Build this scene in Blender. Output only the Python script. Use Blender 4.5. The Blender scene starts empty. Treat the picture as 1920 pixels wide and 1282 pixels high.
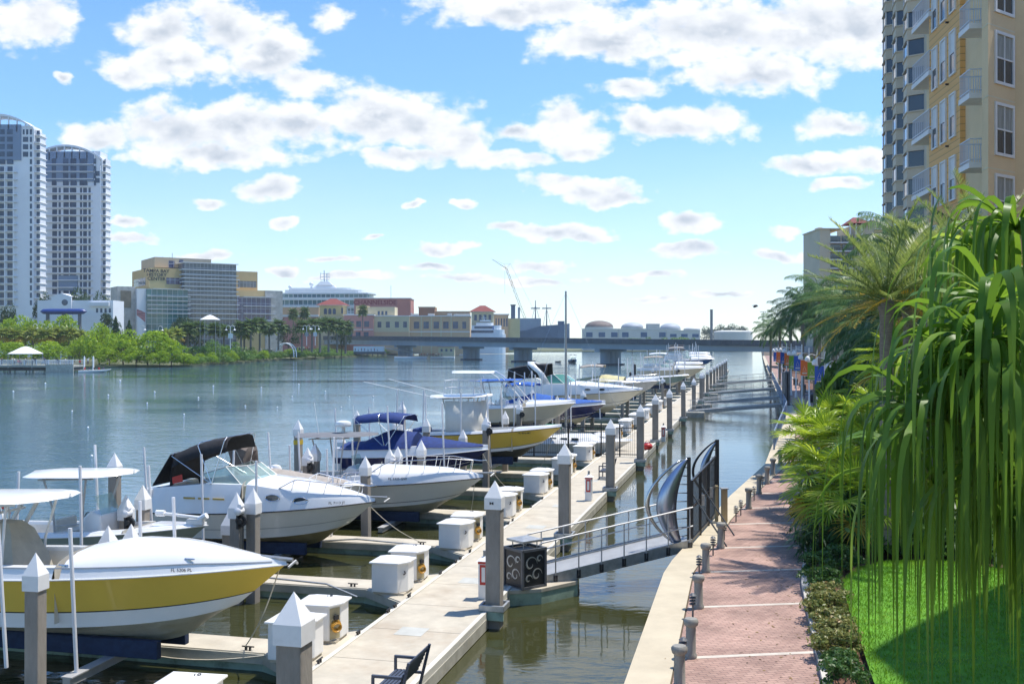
import bpy, bmesh, math, random
import numpy as np
from mathutils import Vector, Matrix
R=math.radians; sin=math.sin; cos=math.cos; PI=math.pi
C=bpy.context.scene.collection; SC=bpy.context.scene
rnd=random.Random(7)
# ---------------------------------------------------------------- camera, sky, sun
CAMH=7.5; F=1920.0
cam=bpy.data.objects.new('camera',bpy.data.cameras.new('camera')); C.objects.link(cam)
cam.location=(0,0,CAMH); cam.rotation_euler=(R(90),0,0)
cam.data.sensor_width=36; cam.data.lens=36; cam.data.clip_start=.1; cam.data.clip_end=9000
SC.camera=cam
SC.view_settings.view_transform='Standard'; SC.view_settings.look='None'; SC.view_settings.gamma=1
SC.view_settings.exposure=0.76
SUN_EL=R(69); SUN_AZ=R(24)       # azimuth measured from +X towards +Y
sd=Vector((cos(SUN_EL)*cos(SUN_AZ),cos(SUN_EL)*sin(SUN_AZ),sin(SUN_EL)))
sun=bpy.data.objects.new('sun',bpy.data.lights.new('sun','SUN')); C.objects.link(sun)
sun.data.energy=3.4; sun.data.angle=R(.5); sun.data.color=(1,.95,.86)
sun.rotation_euler=(-sd).to_track_quat('-Z','Y').to_euler()
W=bpy.data.worlds.new('World'); SC.world=W; W.use_nodes=True
nt=W.node_tree; nt.nodes.clear(); N=nt.nodes.new; LK=nt.links.new
def wn(t,**k):
    n=N(t)
    for a,b in k.items(): setattr(n,a,b)
    return n
def wmath(op,a,b=None,c=None,clamp=False):
    n=wn('ShaderNodeMath',operation=op,use_clamp=clamp)
    for i,x in enumerate((a,b,c)):
        if x is None: continue
        if isinstance(x,(int,float)): n.inputs[i].default_value=x
        else: LK(x,n.inputs[i])
    return n.outputs[0]
def wvec(op,a,b=None,c=None):
    n=wn('ShaderNodeVectorMath',operation=op)
    for i,x in enumerate((a,b,c)):
        if x is None: continue
        if isinstance(x,tuple): n.inputs[i].default_value=x
        else: LK(x,n.inputs[i])
    return n.outputs['Value'] if op=='LENGTH' else n.outputs[0]
sky=wn('ShaderNodeTexSky',sky_type='NISHITA',sun_disc=False,sun_elevation=SUN_EL,sun_rotation=PI/2-SUN_AZ,altitude=0,air_density=1.0,dust_density=.12,ozone_density=3.0)
hs=wn('ShaderNodeHueSaturation'); hs.inputs['Saturation'].default_value=1.2; hs.inputs['Hue'].default_value=.503; hs.inputs['Value'].default_value=1.0; LK(sky.outputs[0],hs.inputs['Color'])
bg=wn('ShaderNodeBackground'); bg.inputs['Strength'].default_value=.13
tc=wn('ShaderNodeTexCoord'); sp=wn('ShaderNodeSeparateXYZ'); LK(tc.outputs['Generated'],sp.inputs[0])
yy=wmath('MAXIMUM',sp.outputs[1],.06)
u=wmath('DIVIDE',sp.outputs[0],yy); w=wmath('DIVIDE',sp.outputs[2],yy)
tm=wn('ShaderNodeMapRange'); LK(w,tm.inputs[0]); tm.inputs[1].default_value=-.02; tm.inputs[2].default_value=.30; tm.inputs[3].default_value=1; tm.inputs[4].default_value=0
tint=wn('ShaderNodeMix',data_type='RGBA',blend_type='MULTIPLY'); LK(tm.outputs[0],tint.inputs['Factor']); LK(hs.outputs[0],tint.inputs[6]); tint.inputs[7].default_value=(.65,.785,1.0,1); LK(tint.outputs[2],bg.inputs[0])
cb=wn('ShaderNodeCombineXYZ'); LK(u,cb.inputs[0]); LK(w,cb.inputs[1])
def noise(vec,scale,detail,rough=.55):
    n=wn('ShaderNodeTexNoise'); n.inputs['Scale'].default_value=scale; n.inputs['Detail'].default_value=detail; n.inputs['Roughness'].default_value=rough
    LK(vec,n.inputs['Vector']); return n
sq=wvec('MULTIPLY',cb.outputs[0],(1,1.5,1))
nz=noise(sq,16,6); off=wvec('MULTIPLY_ADD',nz.outputs['Color'],(.045,.03,0),(-.0225,-.015,0))
p=wvec('ADD',cb.outputs[0],off)
CL=[(60,40,100,60),(300,60,85,55),(425,55,95,70),(350,115,140,45),(500,110,95,60),(565,155,75,32),(240,140,65,32),(620,30,40,32),
(190,262,70,36),(320,250,125,62),(455,242,115,62),(390,290,190,26),(565,240,90,52),(700,222,115,62),(790,235,105,60),(862,268,85,42),(940,300,120,22),(760,292,100,25),
(1070,240,78,52),(1095,280,55,24),(965,250,55,20),(1280,232,140,36),(1350,222,65,38),(1200,222,55,28),
(1000,18,230,42),(1150,78,160,48),(1350,60,240,72),(1510,60,210,85),(1420,140,150,44),(1170,165,70,22),(1610,60,130,70),(1850,90,160,70),
(510,350,66,30),(1100,356,115,28),(1035,345,60,20),(1155,372,70,18),(1580,238,95,28),(1535,310,120,24),(1620,300,70,28),(1570,350,60,13),
(1030,432,120,20),(950,424,50,18),(1100,440,60,12),(1285,418,72,30),(1305,473,90,18),(1260,467,56,13),(1475,430,40,15),(1460,475,70,13),
(830,464,64,15),(400,475,70,15),(240,446,60,14),(235,415,45,12),(625,482,70,10),(1010,500,66,15),(1000,527,110,12),(530,507,46,12),(1180,522,48,11),(1240,516,40,11),(870,523,90,12),(800,500,55,11),(640,520,100,10),(530,420,28,10),(400,378,44,14),(120,145,16,14),(700,441,24,7),(1230,560,60,8),(1360,555,80,8),(780,378,20,7),(865,376,24,8)]
d=None
for cx,cy,rx,ry in CL:
    sx,sy=F/rx,F/ry; ux,wy=(cx-960)/F,(641-cy)/F
    l=wvec('LENGTH',wvec('MULTIPLY_ADD',p,(sx,sy,0),(-ux*sx,-wy*sy,0)))
    d=l if d is None else wmath('MINIMUM',d,l)
n1=noise(sq,19,7,.52); up=wvec('ADD',sq,(.006,.022,0)); n2=noise(up,19,7,.52)
n4=noise(sq,62,4,.5); dens=wmath('ADD',wmath('SUBTRACT',1.0,d),wmath('ADD',wmath('MULTIPLY_ADD',n1.outputs[0],1.7,-.82),wmath('MULTIPLY_ADD',n4.outputs[0],1.0,-.50)))
mr=wn('ShaderNodeMapRange',interpolation_type='SMOOTHSTEP'); LK(dens,mr.inputs[0]); mr.inputs[1].default_value=-.10; mr.inputs[2].default_value=.48
# thin high veil, whiter towards the horizon
lowm=wn('ShaderNodeMapRange'); LK(w,lowm.inputs[0]); lowm.inputs[1].default_value=.0; lowm.inputs[2].default_value=.22; lowm.inputs[3].default_value=.5; lowm.inputs[4].default_value=0
n3=noise(wvec('MULTIPLY',cb.outputs[0],(1,3,1)),5,5); veil=wmath('MULTIPLY',lowm.outputs[0],wmath('MULTIPLY_ADD',n3.outputs[0],1.0,.3))
cov=wmath('MINIMUM',wmath('MAXIMUM',wmath('MULTIPLY',mr.outputs[0],.97),veil),1.0)
sh=wmath('MULTIPLY_ADD',wmath('SUBTRACT',n1.outputs[0],n2.outputs[0]),4.0,.55,clamp=True)
core=wn('ShaderNodeMapRange'); LK(wmath('ADD',wmath('SUBTRACT',1.0,d),wmath('MULTIPLY_ADD',n1.outputs[0],1.5,-.75)),core.inputs[0]); core.inputs[1].default_value=.05; core.inputs[2].default_value=.95
thick=wmath('MULTIPLY',core.outputs[0],wmath('SUBTRACT',1.25,sh),clamp=True)
cm=wn('ShaderNodeMix',data_type='RGBA'); LK(thick,cm.inputs['Factor']); cm.inputs[6].default_value=(1,1,1,1); cm.inputs[7].default_value=(.53,.585,.66,1)
bc=wn('ShaderNodeBackground'); LK(cm.outputs[2],bc.inputs[0]); bc.inputs['Strength'].default_value=.70
mx=wn('ShaderNodeMixShader'); LK(cov,mx.inputs[0]); LK(bg.outputs[0],mx.inputs[1]); LK(bc.outputs[0],mx.inputs[2])
wo=wn('ShaderNodeOutputWorld'); LK(mx.outputs[0],wo.inputs[0])
W.cycles.sampling_method='MANUAL'; W.cycles.sample_map_resolution=512
SC.cycles.max_bounces=7; SC.cycles.diffuse_bounces=3; SC.cycles.glossy_bounces=3; SC.cycles.transmission_bounces=4; SC.cycles.transparent_max_bounces=6
SC.cycles.caustics_reflective=False; SC.cycles.caustics_refractive=False; SC.cycles.use_denoising=True

# ---------------------------------------------------------------- helpers
def P(px,py,Y): return Vector(((px-960)/F*Y,Y,CAMH-(py-641)/F*Y))       # pixel at a distance -> place
def G(px,py,z): return P(px,py,F*(CAMH-z)/(py-641))                       # pixel on a level
UD=Vector((.2319,.9727,0)); VD=Vector((.9727,-.2319,0)); DO=Vector((-4.37,22.05,0)); DRZ=math.atan2(VD.y,VD.x)
def D(Yd,t,z=0):                                                          # dock frame: row Yd along, t out to the right of its left edge
    p=DO+UD*((Yd-22.05)/.9727)+VD*t; return Vector((p.x,p.y,z))
class MB:
    def __init__(s): s.v=[]; s.f=[]; s.m=[]
    def add(s,vs,fs,m=0):
        o=len(s.v); s.v+=[tuple(q) for q in vs]; s.f+=[tuple(i+o for i in f) for f in fs]
        s.m+=([m]*len(fs) if isinstance(m,int) else m); return s
    def hexa(s,q,m=0): return s.add(q,[(0,3,2,1),(4,5,6,7),(0,1,5,4),(1,2,6,5),(2,3,7,6),(3,0,4,7)],m)
    def box(s,x0,x1,y0,y1,z0,z1,m=0): return s.hexa([(x0,y0,z0),(x1,y0,z0),(x1,y1,z0),(x0,y1,z0),(x0,y0,z1),(x1,y0,z1),(x1,y1,z1),(x0,y1,z1)],m)
    def cb(s,x,y,z,a,b,h,m=0): return s.box(x-a/2,x+a/2,y-b/2,y+b/2,z,z+h,m)
    def ob(s,c,a,b,z0,z1,rz,m=0):
        c=Vector((c[0],c[1],0)); e=Vector((cos(rz),sin(rz),0))*a/2; g=Vector((-sin(rz),cos(rz),0))*b/2
        q=[c-e-g,c+e-g,c+e+g,c-e+g]; return s.hexa([(k.x,k.y,z0) for k in q]+[(k.x,k.y,z1) for k in q],m)
    def beam(s,a,b,wd,h,m=0):                                              # bar from a to b, wd wide, h high
        a=Vector(a); b=Vector(b); dd=(b-a).normalized(); upv=Vector((0,0,1)) if abs(dd.z)<.95 else Vector((0,1,0))
        e=dd.cross(upv).normalized()*wd/2; g=e.cross(dd).normalized()*h/2
        return s.hexa([a-e-g,a+e-g,a+e+g,a-e+g,b-e-g,b+e-g,b+e+g,b-e+g],m)
    def prism(s,poly,z0,z1,m=0,mt=None):
        n=len(poly); zz0=z0 if hasattr(z0,'__len__') else [z0]*n; zz1=z1 if hasattr(z1,'__len__') else [z1]*n
        vs=[(a[0],a[1],z) for a,z in zip(poly,zz0)]+[(a[0],a[1],z) for a,z in zip(poly,zz1)]
        s.add(vs,[tuple(range(n-1,-1,-1)),tuple(range(n,2*n))]+[(i,(i+1)%n,n+(i+1)%n,n+i) for i in range(n)],[m,m if mt is None else mt]+[m]*n); return s
    def tube(s,pts,r,n=6,m=0,cap=True):
        pts=[Vector(q) for q in pts]; k=len(pts); rr=r if hasattr(r,'__len__') else [r]*k; vs=[]; fs=[]
        pe=None
        for i,q in enumerate(pts):
            t=(pts[min(i+1,k-1)]-pts[max(i-1,0)]).normalized()
            if pe is None: pe=t.orthogonal().normalized()
            pe=(pe-t*pe.dot(t)); pe=pe.normalized() if pe.length>1e-5 else t.orthogonal().normalized()
            g=t.cross(pe)
            vs+=[q+(pe*cos(2*PI*j/n)+g*sin(2*PI*j/n))*rr[i] for j in range(n)]
        for i in range(k-1): fs+=[(i*n+j,i*n+(j+1)%n,(i+1)*n+(j+1)%n,(i+1)*n+j) for j in range(n)]
        if cap: fs+=[tuple(range(n-1,-1,-1)),tuple(range((k-1)*n,k*n))]
        return s.add(vs,fs,m)
    def lathe(s,prof,n=12,c=(0,0,0),m=0,sx=1,sy=1):
        vs=[(c[0]+r*cos(2*PI*j/n)*sx,c[1]+r*sin(2*PI*j/n)*sy,c[2]+z) for r,z in prof for j in range(n)]; k=len(prof)
        fs=[(i*n+j,i*n+(j+1)%n,(i+1)*n+(j+1)%n,(i+1)*n+j) for i in range(k-1) for j in range(n)]+[tuple(range(n-1,-1,-1)),tuple(range((k-1)*n,k*n))]
        return s.add(vs,fs,m)
    def ball(s,c,rx,ry,rz,n=10,k=6,m=0): return s.lathe([(max(.002,sin(PI*i/k)),-cos(PI*i/k)*rz) for i in range(k+1)],n,c,m,rx,ry)
    def loft(s,secs,m=0,close=False,mrow=None):
        n=len(secs[0]); vs=[q for sc in secs for q in sc]; fs=[]; ms=[]
        for i in range(len(secs)-1):
            for j in range(n if close else n-1):
                fs.append((i*n+j,i*n+(j+1)%n,(i+1)*n+(j+1)%n,(i+1)*n+j)); ms.append(mrow[j] if mrow else m)
        return s.add(vs,fs,ms)
    def build(s,name,mats,parent=None,smooth=False,bev=0,ang=40,loc=None):
        me=bpy.data.meshes.new(name); me.from_pydata(s.v,[],s.f); me.validate()
        if not isinstance(mats,(list,tuple)): mats=[mats]
        for x in mats: me.materials.append(x)
        if len(mats)>1 and len(me.polygons)==len(s.m): me.polygons.foreach_set('material_index',s.m)
        b=bmesh.new(); b.from_mesh(me); bmesh.ops.recalc_face_normals(b,faces=b.faces); b.to_mesh(me); b.free()
        if smooth: me.shade_smooth(); me.set_sharp_from_angle(angle=R(ang))
        o=bpy.data.objects.new(name,me); C.objects.link(o)
        if parent: o.parent=parent
        if loc is not None: o.location=loc
        if bev:
            md=o.modifiers.new('Bevel','BEVEL'); md.width=bev; md.segments=2; md.limit_method='ANGLE'
        return o
def tag(o,label=None,cat=None,group=None,kind=None):
    if label: o['label']=label
    if cat: o['category']=cat
    if group: o['group']=group
    if kind: o['kind']=kind
    return o
def thing(name,label,cat,loc=(0,0,0),rz=0,group=None):
    o=bpy.data.objects.new(name,None); C.objects.link(o); o.location=loc; o.rotation_euler=(0,0,rz); o.empty_display_size=.2
    return tag(o,label,cat,group)
KID={}
def kids(o): return [x for x in C.objects if x.parent==o]
def copy_tree(o,parent=None,ch=None):
    if ch is None:
        ch={}
        for x in C.objects:
            if x.parent: ch.setdefault(x.parent.name,[]).append(x)
    c=o.copy(); C.objects.link(c)
    if parent: c.parent=parent
    for x in ch.get(o.name,[]): copy_tree(x,c,ch)
    return c
def dup(o,loc,rz=None,label=None,sc=None,group=None):
    c=copy_tree(o); c.location=loc
    if rz is not None: c.rotation_euler=(0,0,rz)
    if label: c['label']=label
    if group: c['group']=group
    if sc is not None: c.scale=(sc,sc,sc) if not hasattr(sc,'__len__') else sc
    return c
def npmesh(name,v,f,mats,parent=None,mi=None,smooth=False):
    v=np.asarray(v,dtype=np.float32).reshape(-1,3); f=np.asarray(f,dtype=np.int32); k=f.shape[1]
    me=bpy.data.meshes.new(name); me.vertices.add(len(v)); me.vertices.foreach_set('co',v.ravel())
    me.loops.add(f.size); me.loops.foreach_set('vertex_index',f.ravel())
    me.polygons.add(len(f)); me.polygons.foreach_set('loop_start',np.arange(len(f),dtype=np.int32)*k)
    for x in (mats if isinstance(mats,(list,tuple)) else [mats]): me.materials.append(x)
    if mi is not None: me.polygons.foreach_set('material_index',np.asarray(mi,dtype=np.int32))
    me.update(calc_edges=True)
    if smooth: me.shade_smooth()
    o=bpy.data.objects.new(name,me); C.objects.link(o)
    if parent: o.parent=parent
    return o
# ---------------------------------------------------------------- materials
MC={}
def mat(name,col,rough=.6,var=.14,scale=2.0,bump=0,bscale=25,metal=0,spec=.5,coat=0,stretch=None,stain=None,sscale=.6,det=5):
    if name in MC: return MC[name]
    m=bpy.data.materials.new(name); m.use_nodes=True; t=m.node_tree; b=t.nodes['Principled BSDF']; n=t.nodes.new; l=t.links.new
    b.inputs['Roughness'].default_value=rough; b.inputs['Metallic'].default_value=metal; b.inputs['Specular IOR Level'].default_value=spec; b.inputs['Coat Weight'].default_value=coat; b.inputs['Coat Roughness'].default_value=.08
    c=n('ShaderNodeTexCoord'); src=c.outputs['Object']
    if stretch:
        mp=n('ShaderNodeMapping'); mp.inputs['Scale'].default_value=stretch; l(src,mp.inputs[0]); src=mp.outputs[0]
    z=n('ShaderNodeTexNoise'); z.inputs['Scale'].default_value=scale; z.inputs['Detail'].default_value=det; z.inputs['Roughness'].default_value=.6; l(src,z.inputs['Vector'])
    mr=n('ShaderNodeMapRange'); mr.inputs[1].default_value=.3; mr.inputs[2].default_value=.7; l(z.outputs[0],mr.inputs[0])
    x=n('ShaderNodeMix'); x.data_type='RGBA'; l(mr.outputs[0],x.inputs['Factor'])
    x.inputs[6].default_value=(*[max(0,k*(1-var)) for k in col],1); x.inputs[7].default_value=(*[min(1,k*(1+var)) for k in col],1)
    out=x.outputs[2]
    if stain:
        z2=n('ShaderNodeTexNoise'); z2.inputs['Scale'].default_value=sscale; z2.inputs['Detail'].default_value=8; z2.inputs['Roughness'].default_value=.7; l(src,z2.inputs['Vector'])
        m2=n('ShaderNodeMapRange'); m2.inputs[1].default_value=.52; m2.inputs[2].default_value=.75; m2.inputs[4].default_value=stain[3]; l(z2.outputs[0],m2.inputs[0])
        y=n('ShaderNodeMix'); y.data_type='RGBA'; l(m2.outputs[0],y.inputs['Factor']); l(out,y.inputs[6]); y.inputs[7].default_value=(*stain[:3],1); out=y.outputs[2]
    l(out,b.inputs['Base Color'])
    if bump:
        z3=n('ShaderNodeTexNoise'); z3.inputs['Scale'].default_value=bscale; z3.inputs['Detail'].default_value=4; l(src,z3.inputs['Vector'])
        bp=n('ShaderNodeBump'); bp.inputs['Strength'].default_value=bump; bp.inputs['Distance'].default_value=.02; l(z3.outputs[0],bp.inputs['Height']); l(bp.outputs[0],b.inputs['Normal'])
    MC[name]=m; return m
def leafmat(name,c1,c2,c3=None,scale=1.2,trans=.35,rough=.45,island=True):
    if name in MC: return MC[name]
    m=bpy.data.materials.new(name); m.use_nodes=True; t=m.node_tree; b=t.nodes['Principled BSDF']; n=t.nodes.new; l=t.links.new
    b.inputs['Roughness'].default_value=rough; b.inputs['Specular IOR Level'].default_value=.35
    c=n('ShaderNodeTexCoord'); z=n('ShaderNodeTexNoise'); z.inputs['Scale'].default_value=scale; z.inputs['Detail'].default_value=3; l(c.outputs['Object'],z.inputs['Vector'])
    g=n('ShaderNodeNewGeometry'); a=n('ShaderNodeMath'); a.operation='MULTIPLY_ADD'; a.inputs[1].default_value=.5; l(g.outputs['Random Per Island'],a.inputs[0])
    s=n('ShaderNodeMath'); s.operation='MULTIPLY_ADD'; s.inputs[1].default_value=1.4; s.inputs[2].default_value=-.45; l(z.outputs[0],s.inputs[0]); l(s.outputs[0],a.inputs[2])
    r=n('ShaderNodeValToRGB'); e=r.color_ramp.elements; e[0].position=.1; e[0].color=(*c1,1); e[1].position=.75; e[1].color=(*c2,1)
    if c3: q=r.color_ramp.elements.new(.93); q.color=(*c3,1)
    l(a.outputs[0],r.inputs[0]); l(r.outputs[0],b.inputs['Base Color'])
    tr=n('ShaderNodeBsdfTranslucent'); hv=n('ShaderNodeHueSaturation'); hv.inputs['Value'].default_value=1.3; hv.inputs['Hue'].default_value=.485; l(r.outputs[0],hv.inputs['Color']); l(hv.outputs[0],tr.inputs[0])
    mx=n('ShaderNodeMixShader'); mx.inputs[0].default_value=trans; l(b.outputs[0],mx.inputs[1]); l(tr.outputs[0],mx.inputs[2]); l(mx.outputs[0],t.nodes['Material Output'].inputs[0])
    MC[name]=m; return m
def glass(name,col,rough=.04,spec=.9):
    return mat(name,col,rough,.25,.35,spec=spec,det=2)
M_conc=mat('dock_concrete',(.50,.45,.36),.85,.14,1.5,.25,60,stain=(.36,.26,.17,.55),sscale=.45)
M_pile=mat('pile_concrete',(.30,.27,.235),.9,.22,3,.5,30,stretch=(1,1,.25),stain=(.12,.105,.085,.75),sscale=1.2)
M_cap=mat('white_plastic',(.78,.78,.78),.45,.05,3,stain=(.50,.49,.46,.45),sscale=2.5)
M_box=mat('white_fibreglass',(.80,.795,.78),.4,.05,2,coat=.2,stain=(.62,.58,.5,.25),sscale=1.5)
M_float=mat('green_float',(.30,.40,.31),.7,.25,1.5,.2,stain=(.06,.07,.03,.8),sscale=1.8)
M_fascia=mat('dock_fascia',(.42,.40,.34),.8,.2,2,.2,stain=(.18,.15,.1,.6),sscale=1.5)
M_alu=mat('aluminium',(.50,.50,.50),.55,.1,4,metal=.5)
M_galv=mat('galvanised_steel',(.42,.43,.43),.5,.2,6,metal=.7)
M_black=mat('black_metal',(.022,.023,.026),.4,.2,5)
M_char=mat('charcoal_metal',(.10,.105,.115),.45,.2,4)
M_gel=mat('white_gelcoat',(.82,.82,.815),.22,.03,1,coat=.5)
M_gelc=mat('cream_gelcoat',(.66,.61,.49),.28,.06,1,coat=.4)
M_bot=mat('hull_bottom',(.52,.52,.47),.5,.2,1.2,stain=(.32,.30,.22,.6),sscale=1.4)
M_yel=mat('yellow_gelcoat',(.74,.51,.085),.2,.05,1,coat=.6)
M_glassb=glass('boat_glass',(.05,.07,.08))
M_navyc=mat('navy_canvas',(.010,.034,.16),.8,.25,6,.4,25)
M_bluec=mat('blue_canvas',(.02,.10,.38),.8,.25,6,.4,25)
M_navyg=mat('navy_gelcoat',(.012,.016,.085),.18,.1,1,coat=.6)
M_blkc=mat('black_canvas',(.022,.022,.026),.85,.3,5,.5,20)
M_brnc=mat('brown_canvas',(.13,.105,.09),.85,.25,5,.5,20)
M_tanc=mat('tan_canvas',(.36,.32,.28),.85,.15,5,.5,15)
M_vinyl=mat('white_vinyl',(.72,.69,.62),.55,.06,4)
M_steel=mat('stainless_tube',(.75,.75,.76),.2,.05,3,metal=.95)
M_pvc=mat('white_pvc',(.80,.80,.82),.4,.06,2)
M_rub=mat('black_rubber',(.025,.025,.028),.6,.2,4)
M_ink=mat('black_lettering',(.02,.02,.025),.5,.1,4)
M_wood=mat('bunk_carpet',(.02,.035,.08),.9,.25,6,.4)
M_rope=mat('rope',(.55,.5,.4),.9,.15,8)
M_red=mat('red_paint',(.50,.03,.025),.4,.1,3)
# lettering meshes, made while the scene is still small
def make_text(s,size=1.0,ext=.01,gap=1.0,bold=0):
    cu=bpy.data.curves.new('lettering','FONT'); cu.body=s; cu.size=size; cu.extrude=ext; cu.align_x='CENTER'; cu.align_y='CENTER'; cu.space_line=gap; cu.offset=bold
    o=bpy.data.objects.new('lettering',cu); C.objects.link(o); dg=bpy.context.evaluated_depsgraph_get()
    me=bpy.data.meshes.new_from_object(o.evaluated_get(dg)); bpy.data.objects.remove(o); return me
TX={k:make_text(k,1,.02,1,.022 if k in('TAMPA BAY','HISTORY','CENTER','CHANNELSIDE') else .008) for k in ('FL 5206 PL','FL 7113 JT','FL 5325 GW','FL 4018 MT','TAMPA BAY','HISTORY','CENTER','CHANNELSIDE','12','10','A-2','M')}
def put_text(s,size,m,parent,loc,rx,ry,rz,wide=1.0,name='lettering'):
    me=TX[s].copy(); me.materials.clear(); me.materials.append(m)
    o=bpy.data.objects.new(name,me); C.objects.link(o); o.parent=parent; o.location=loc; o.rotation_euler=(rx,ry,rz); o.scale=(size*wide,size,size if size<1 else 1); return o
# ================================================================ the setting: water, land, promenade
def water():
    m=bpy.data.materials.new('river_water'); m.use_nodes=True; t=m.node_tree; b=t.nodes['Principled BSDF']; n=t.nodes.new; l=t.links.new
    b.inputs['Roughness'].default_value=.05; b.inputs['IOR'].default_value=1.42; b.inputs['Specular IOR Level'].default_value=.72
    c=n('ShaderNodeTexCoord'); mp=n('ShaderNodeMapping'); mp.inputs['Rotation'].default_value=(0,0,R(12)); mp.inputs['Scale'].default_value=(.55,1.25,1); l(c.outputs['Object'],mp.inputs[0])
    def nz(s,d,v=None,di=0):
        z=n('ShaderNodeTexNoise'); z.inputs['Scale'].default_value=s; z.inputs['Detail'].default_value=d; z.inputs['Distortion'].default_value=di; l(v or mp.outputs[0],z.inputs['Vector']); return z.outputs[0]
    def mm(op,a,bb,cc=None):
        q=n('ShaderNodeMath'); q.operation=op
        for i,x in enumerate((a,bb,cc)):
            if x is None: continue
            if isinstance(x,(int,float)): q.inputs[i].default_value=x
            else: l(x,q.inputs[i])
        return q.outputs[0]
    # ripples; calmer in the narrow channel right of the dock
    h=mm('ADD',mm('MULTIPLY',nz(.9,3,None,.6),.55),mm('MULTIPLY',nz(3.6,4),.22)); h=mm('ADD',h,mm('MULTIPLY',nz(.16,3),.7)); h=mm('ADD',h,mm('MULTIPLY',nz(1.9,3,None,1.0),.30))
    s=n('ShaderNodeSeparateXYZ'); l(c.outputs['Object'],s.inputs[0])
    # silty olive in the slips by the dock, sky-reflection blue painted into the open river
    op=n('ShaderNodeMapRange'); l(mm('SUBTRACT',s.outputs[0],mm('MULTIPLY_ADD',s.outputs[1],.2385,-9.6)),op.inputs[0]); op.inputs[1].default_value=-22; op.inputs[2].default_value=-8; op.inputs[3].default_value=1; op.inputs[4].default_value=0
    wc=n('ShaderNodeMix'); wc.data_type='RGBA'; l(op.outputs[0],wc.inputs['Factor']); wc.inputs[6].default_value=(.042,.044,.015,1); wc.inputs[7].default_value=(.055,.125,.17,1); l(wc.outputs[2],b.inputs['Base Color'])
    side=mm('SUBTRACT',s.outputs[0],mm('MULTIPLY_ADD',s.outputs[1],.2385,-8.2))     # metres right of the dock
    mr=n('ShaderNodeMapRange'); l(side,mr.inputs[0]); mr.inputs[1].default_value=-9; mr.inputs[2].default_value=2; mr.inputs[3].default_value=.58; mr.inputs[4].default_value=.24
    pz=n('ShaderNodeMapRange'); l(nz(.035,3),pz.inputs[0]); pz.inputs[1].default_value=.38; pz.inputs[2].default_value=.62; pz.inputs[3].default_value=.25; pz.inputs[4].default_value=1.35
    bp=n('ShaderNodeBump'); bp.inputs['Distance'].default_value=.30; l(mm('MULTIPLY',mr.outputs[0],mm('MULTIPLY',pz.outputs[0],.42)),bp.inputs['Strength']); l(h,bp.inputs['Height']); l(bp.outputs[0],b.inputs['Normal'])
    return m
M_water=water()
k=MB().add([(-3000,-60,0),(3000,-60,0),(3000,6000,0),(-3000,6000,0)],[(0,1,2,3)]); tag(k.build('water',M_water),kind='structure')
M_soil=mat('ground_soil',(.11,.08,.05),.95,.3,1.2,.5,8)
M_far=mat('far_ground',(.12,.13,.06),.95,.35,.05)
land=[(-900,283),(-146,288),(-97,308),(-95,410),(-82,520),(-64,640),(-40,760),(500,900),(2500,1500),(2500,5500),(-3000,5500),(-3000,283)]
tag(MB().prism(land,-2,.55).build('far_shore_ground',M_far),kind='structure')
SW=[(-6.8,-20),(-2.2,0),(2.12,18.87),(4.37,28.7),(9,42),(13.1,52.8),(24,90),(41,161),(64,258),(115,470),(190,780)]
PLn=[(-5.9,-20),(-1.3,0),(2.93,18.87),(4.13,24.24),(4.96,27.96),(5.5,29.6),(6.5,32.3),(7.7,36.1),(9.3,40.5),(10.9,44.5),(15.1,55),(25.1,90),(42,161),(65,258),(116,470)]
PRn=[(-3.2,-20),(1.3,0),(5.71,18.87),(6.78,23.5),(7.55,26.8),(9.3,32.3),(10.6,36.5),(11.6,39),(18.2,55),(28,90),(44.6,161),(67.6,258),(119,470)]
def ipx(pts,Y):
    for a,b in zip(pts,pts[1:]):
        if a[1]<=Y<=b[1]: return a[0]+(b[0]-a[0])*(Y-a[1])/(b[1]-a[1])
    return pts[-1][0]
M_sea=mat('seawall_concrete',(.36,.32,.25),.9,.2,.8,.3,20,stretch=(1,1,.6),stain=(.10,.09,.06,.75),sscale=.7)
tag(MB().prism(SW+[(2500,900),(2500,-20)],-2,1.18).build('right_bank_ground',[M_sea,M_soil]),kind='structure')
bpy.data.objects['right_bank_ground'].data.polygons[1].material_index=1; 
YS=[-20,-8,0,6,12,16,18.87,21,24.24,26.4,28.0,29.6,31,32.3,34,36.1,39,42,44.5,48,52.8,57,65,75,90,105,125,161,200,258,330,470]
def sheet(name,fl,fr,z,m,ys=YS,dz=0):
    b=MB(); b.loft([[(fl(y),y,z),((fl(y)+fr(y))/2,y,z+dz),(fr(y),y,z)] for y in ys]); o=b.build(name,m); return tag(o,kind='structure')
M_cap2=mat('seawall_cap_concrete',(.52,.45,.33),.9,.1,1.2,.25,50,stain=(.36,.29,.2,.4),sscale=.35)
sheet('seawall_cap',lambda y:ipx(SW,y)-.06,lambda y:ipx(PLn,y)-.02,1.20,M_cap2)
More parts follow.
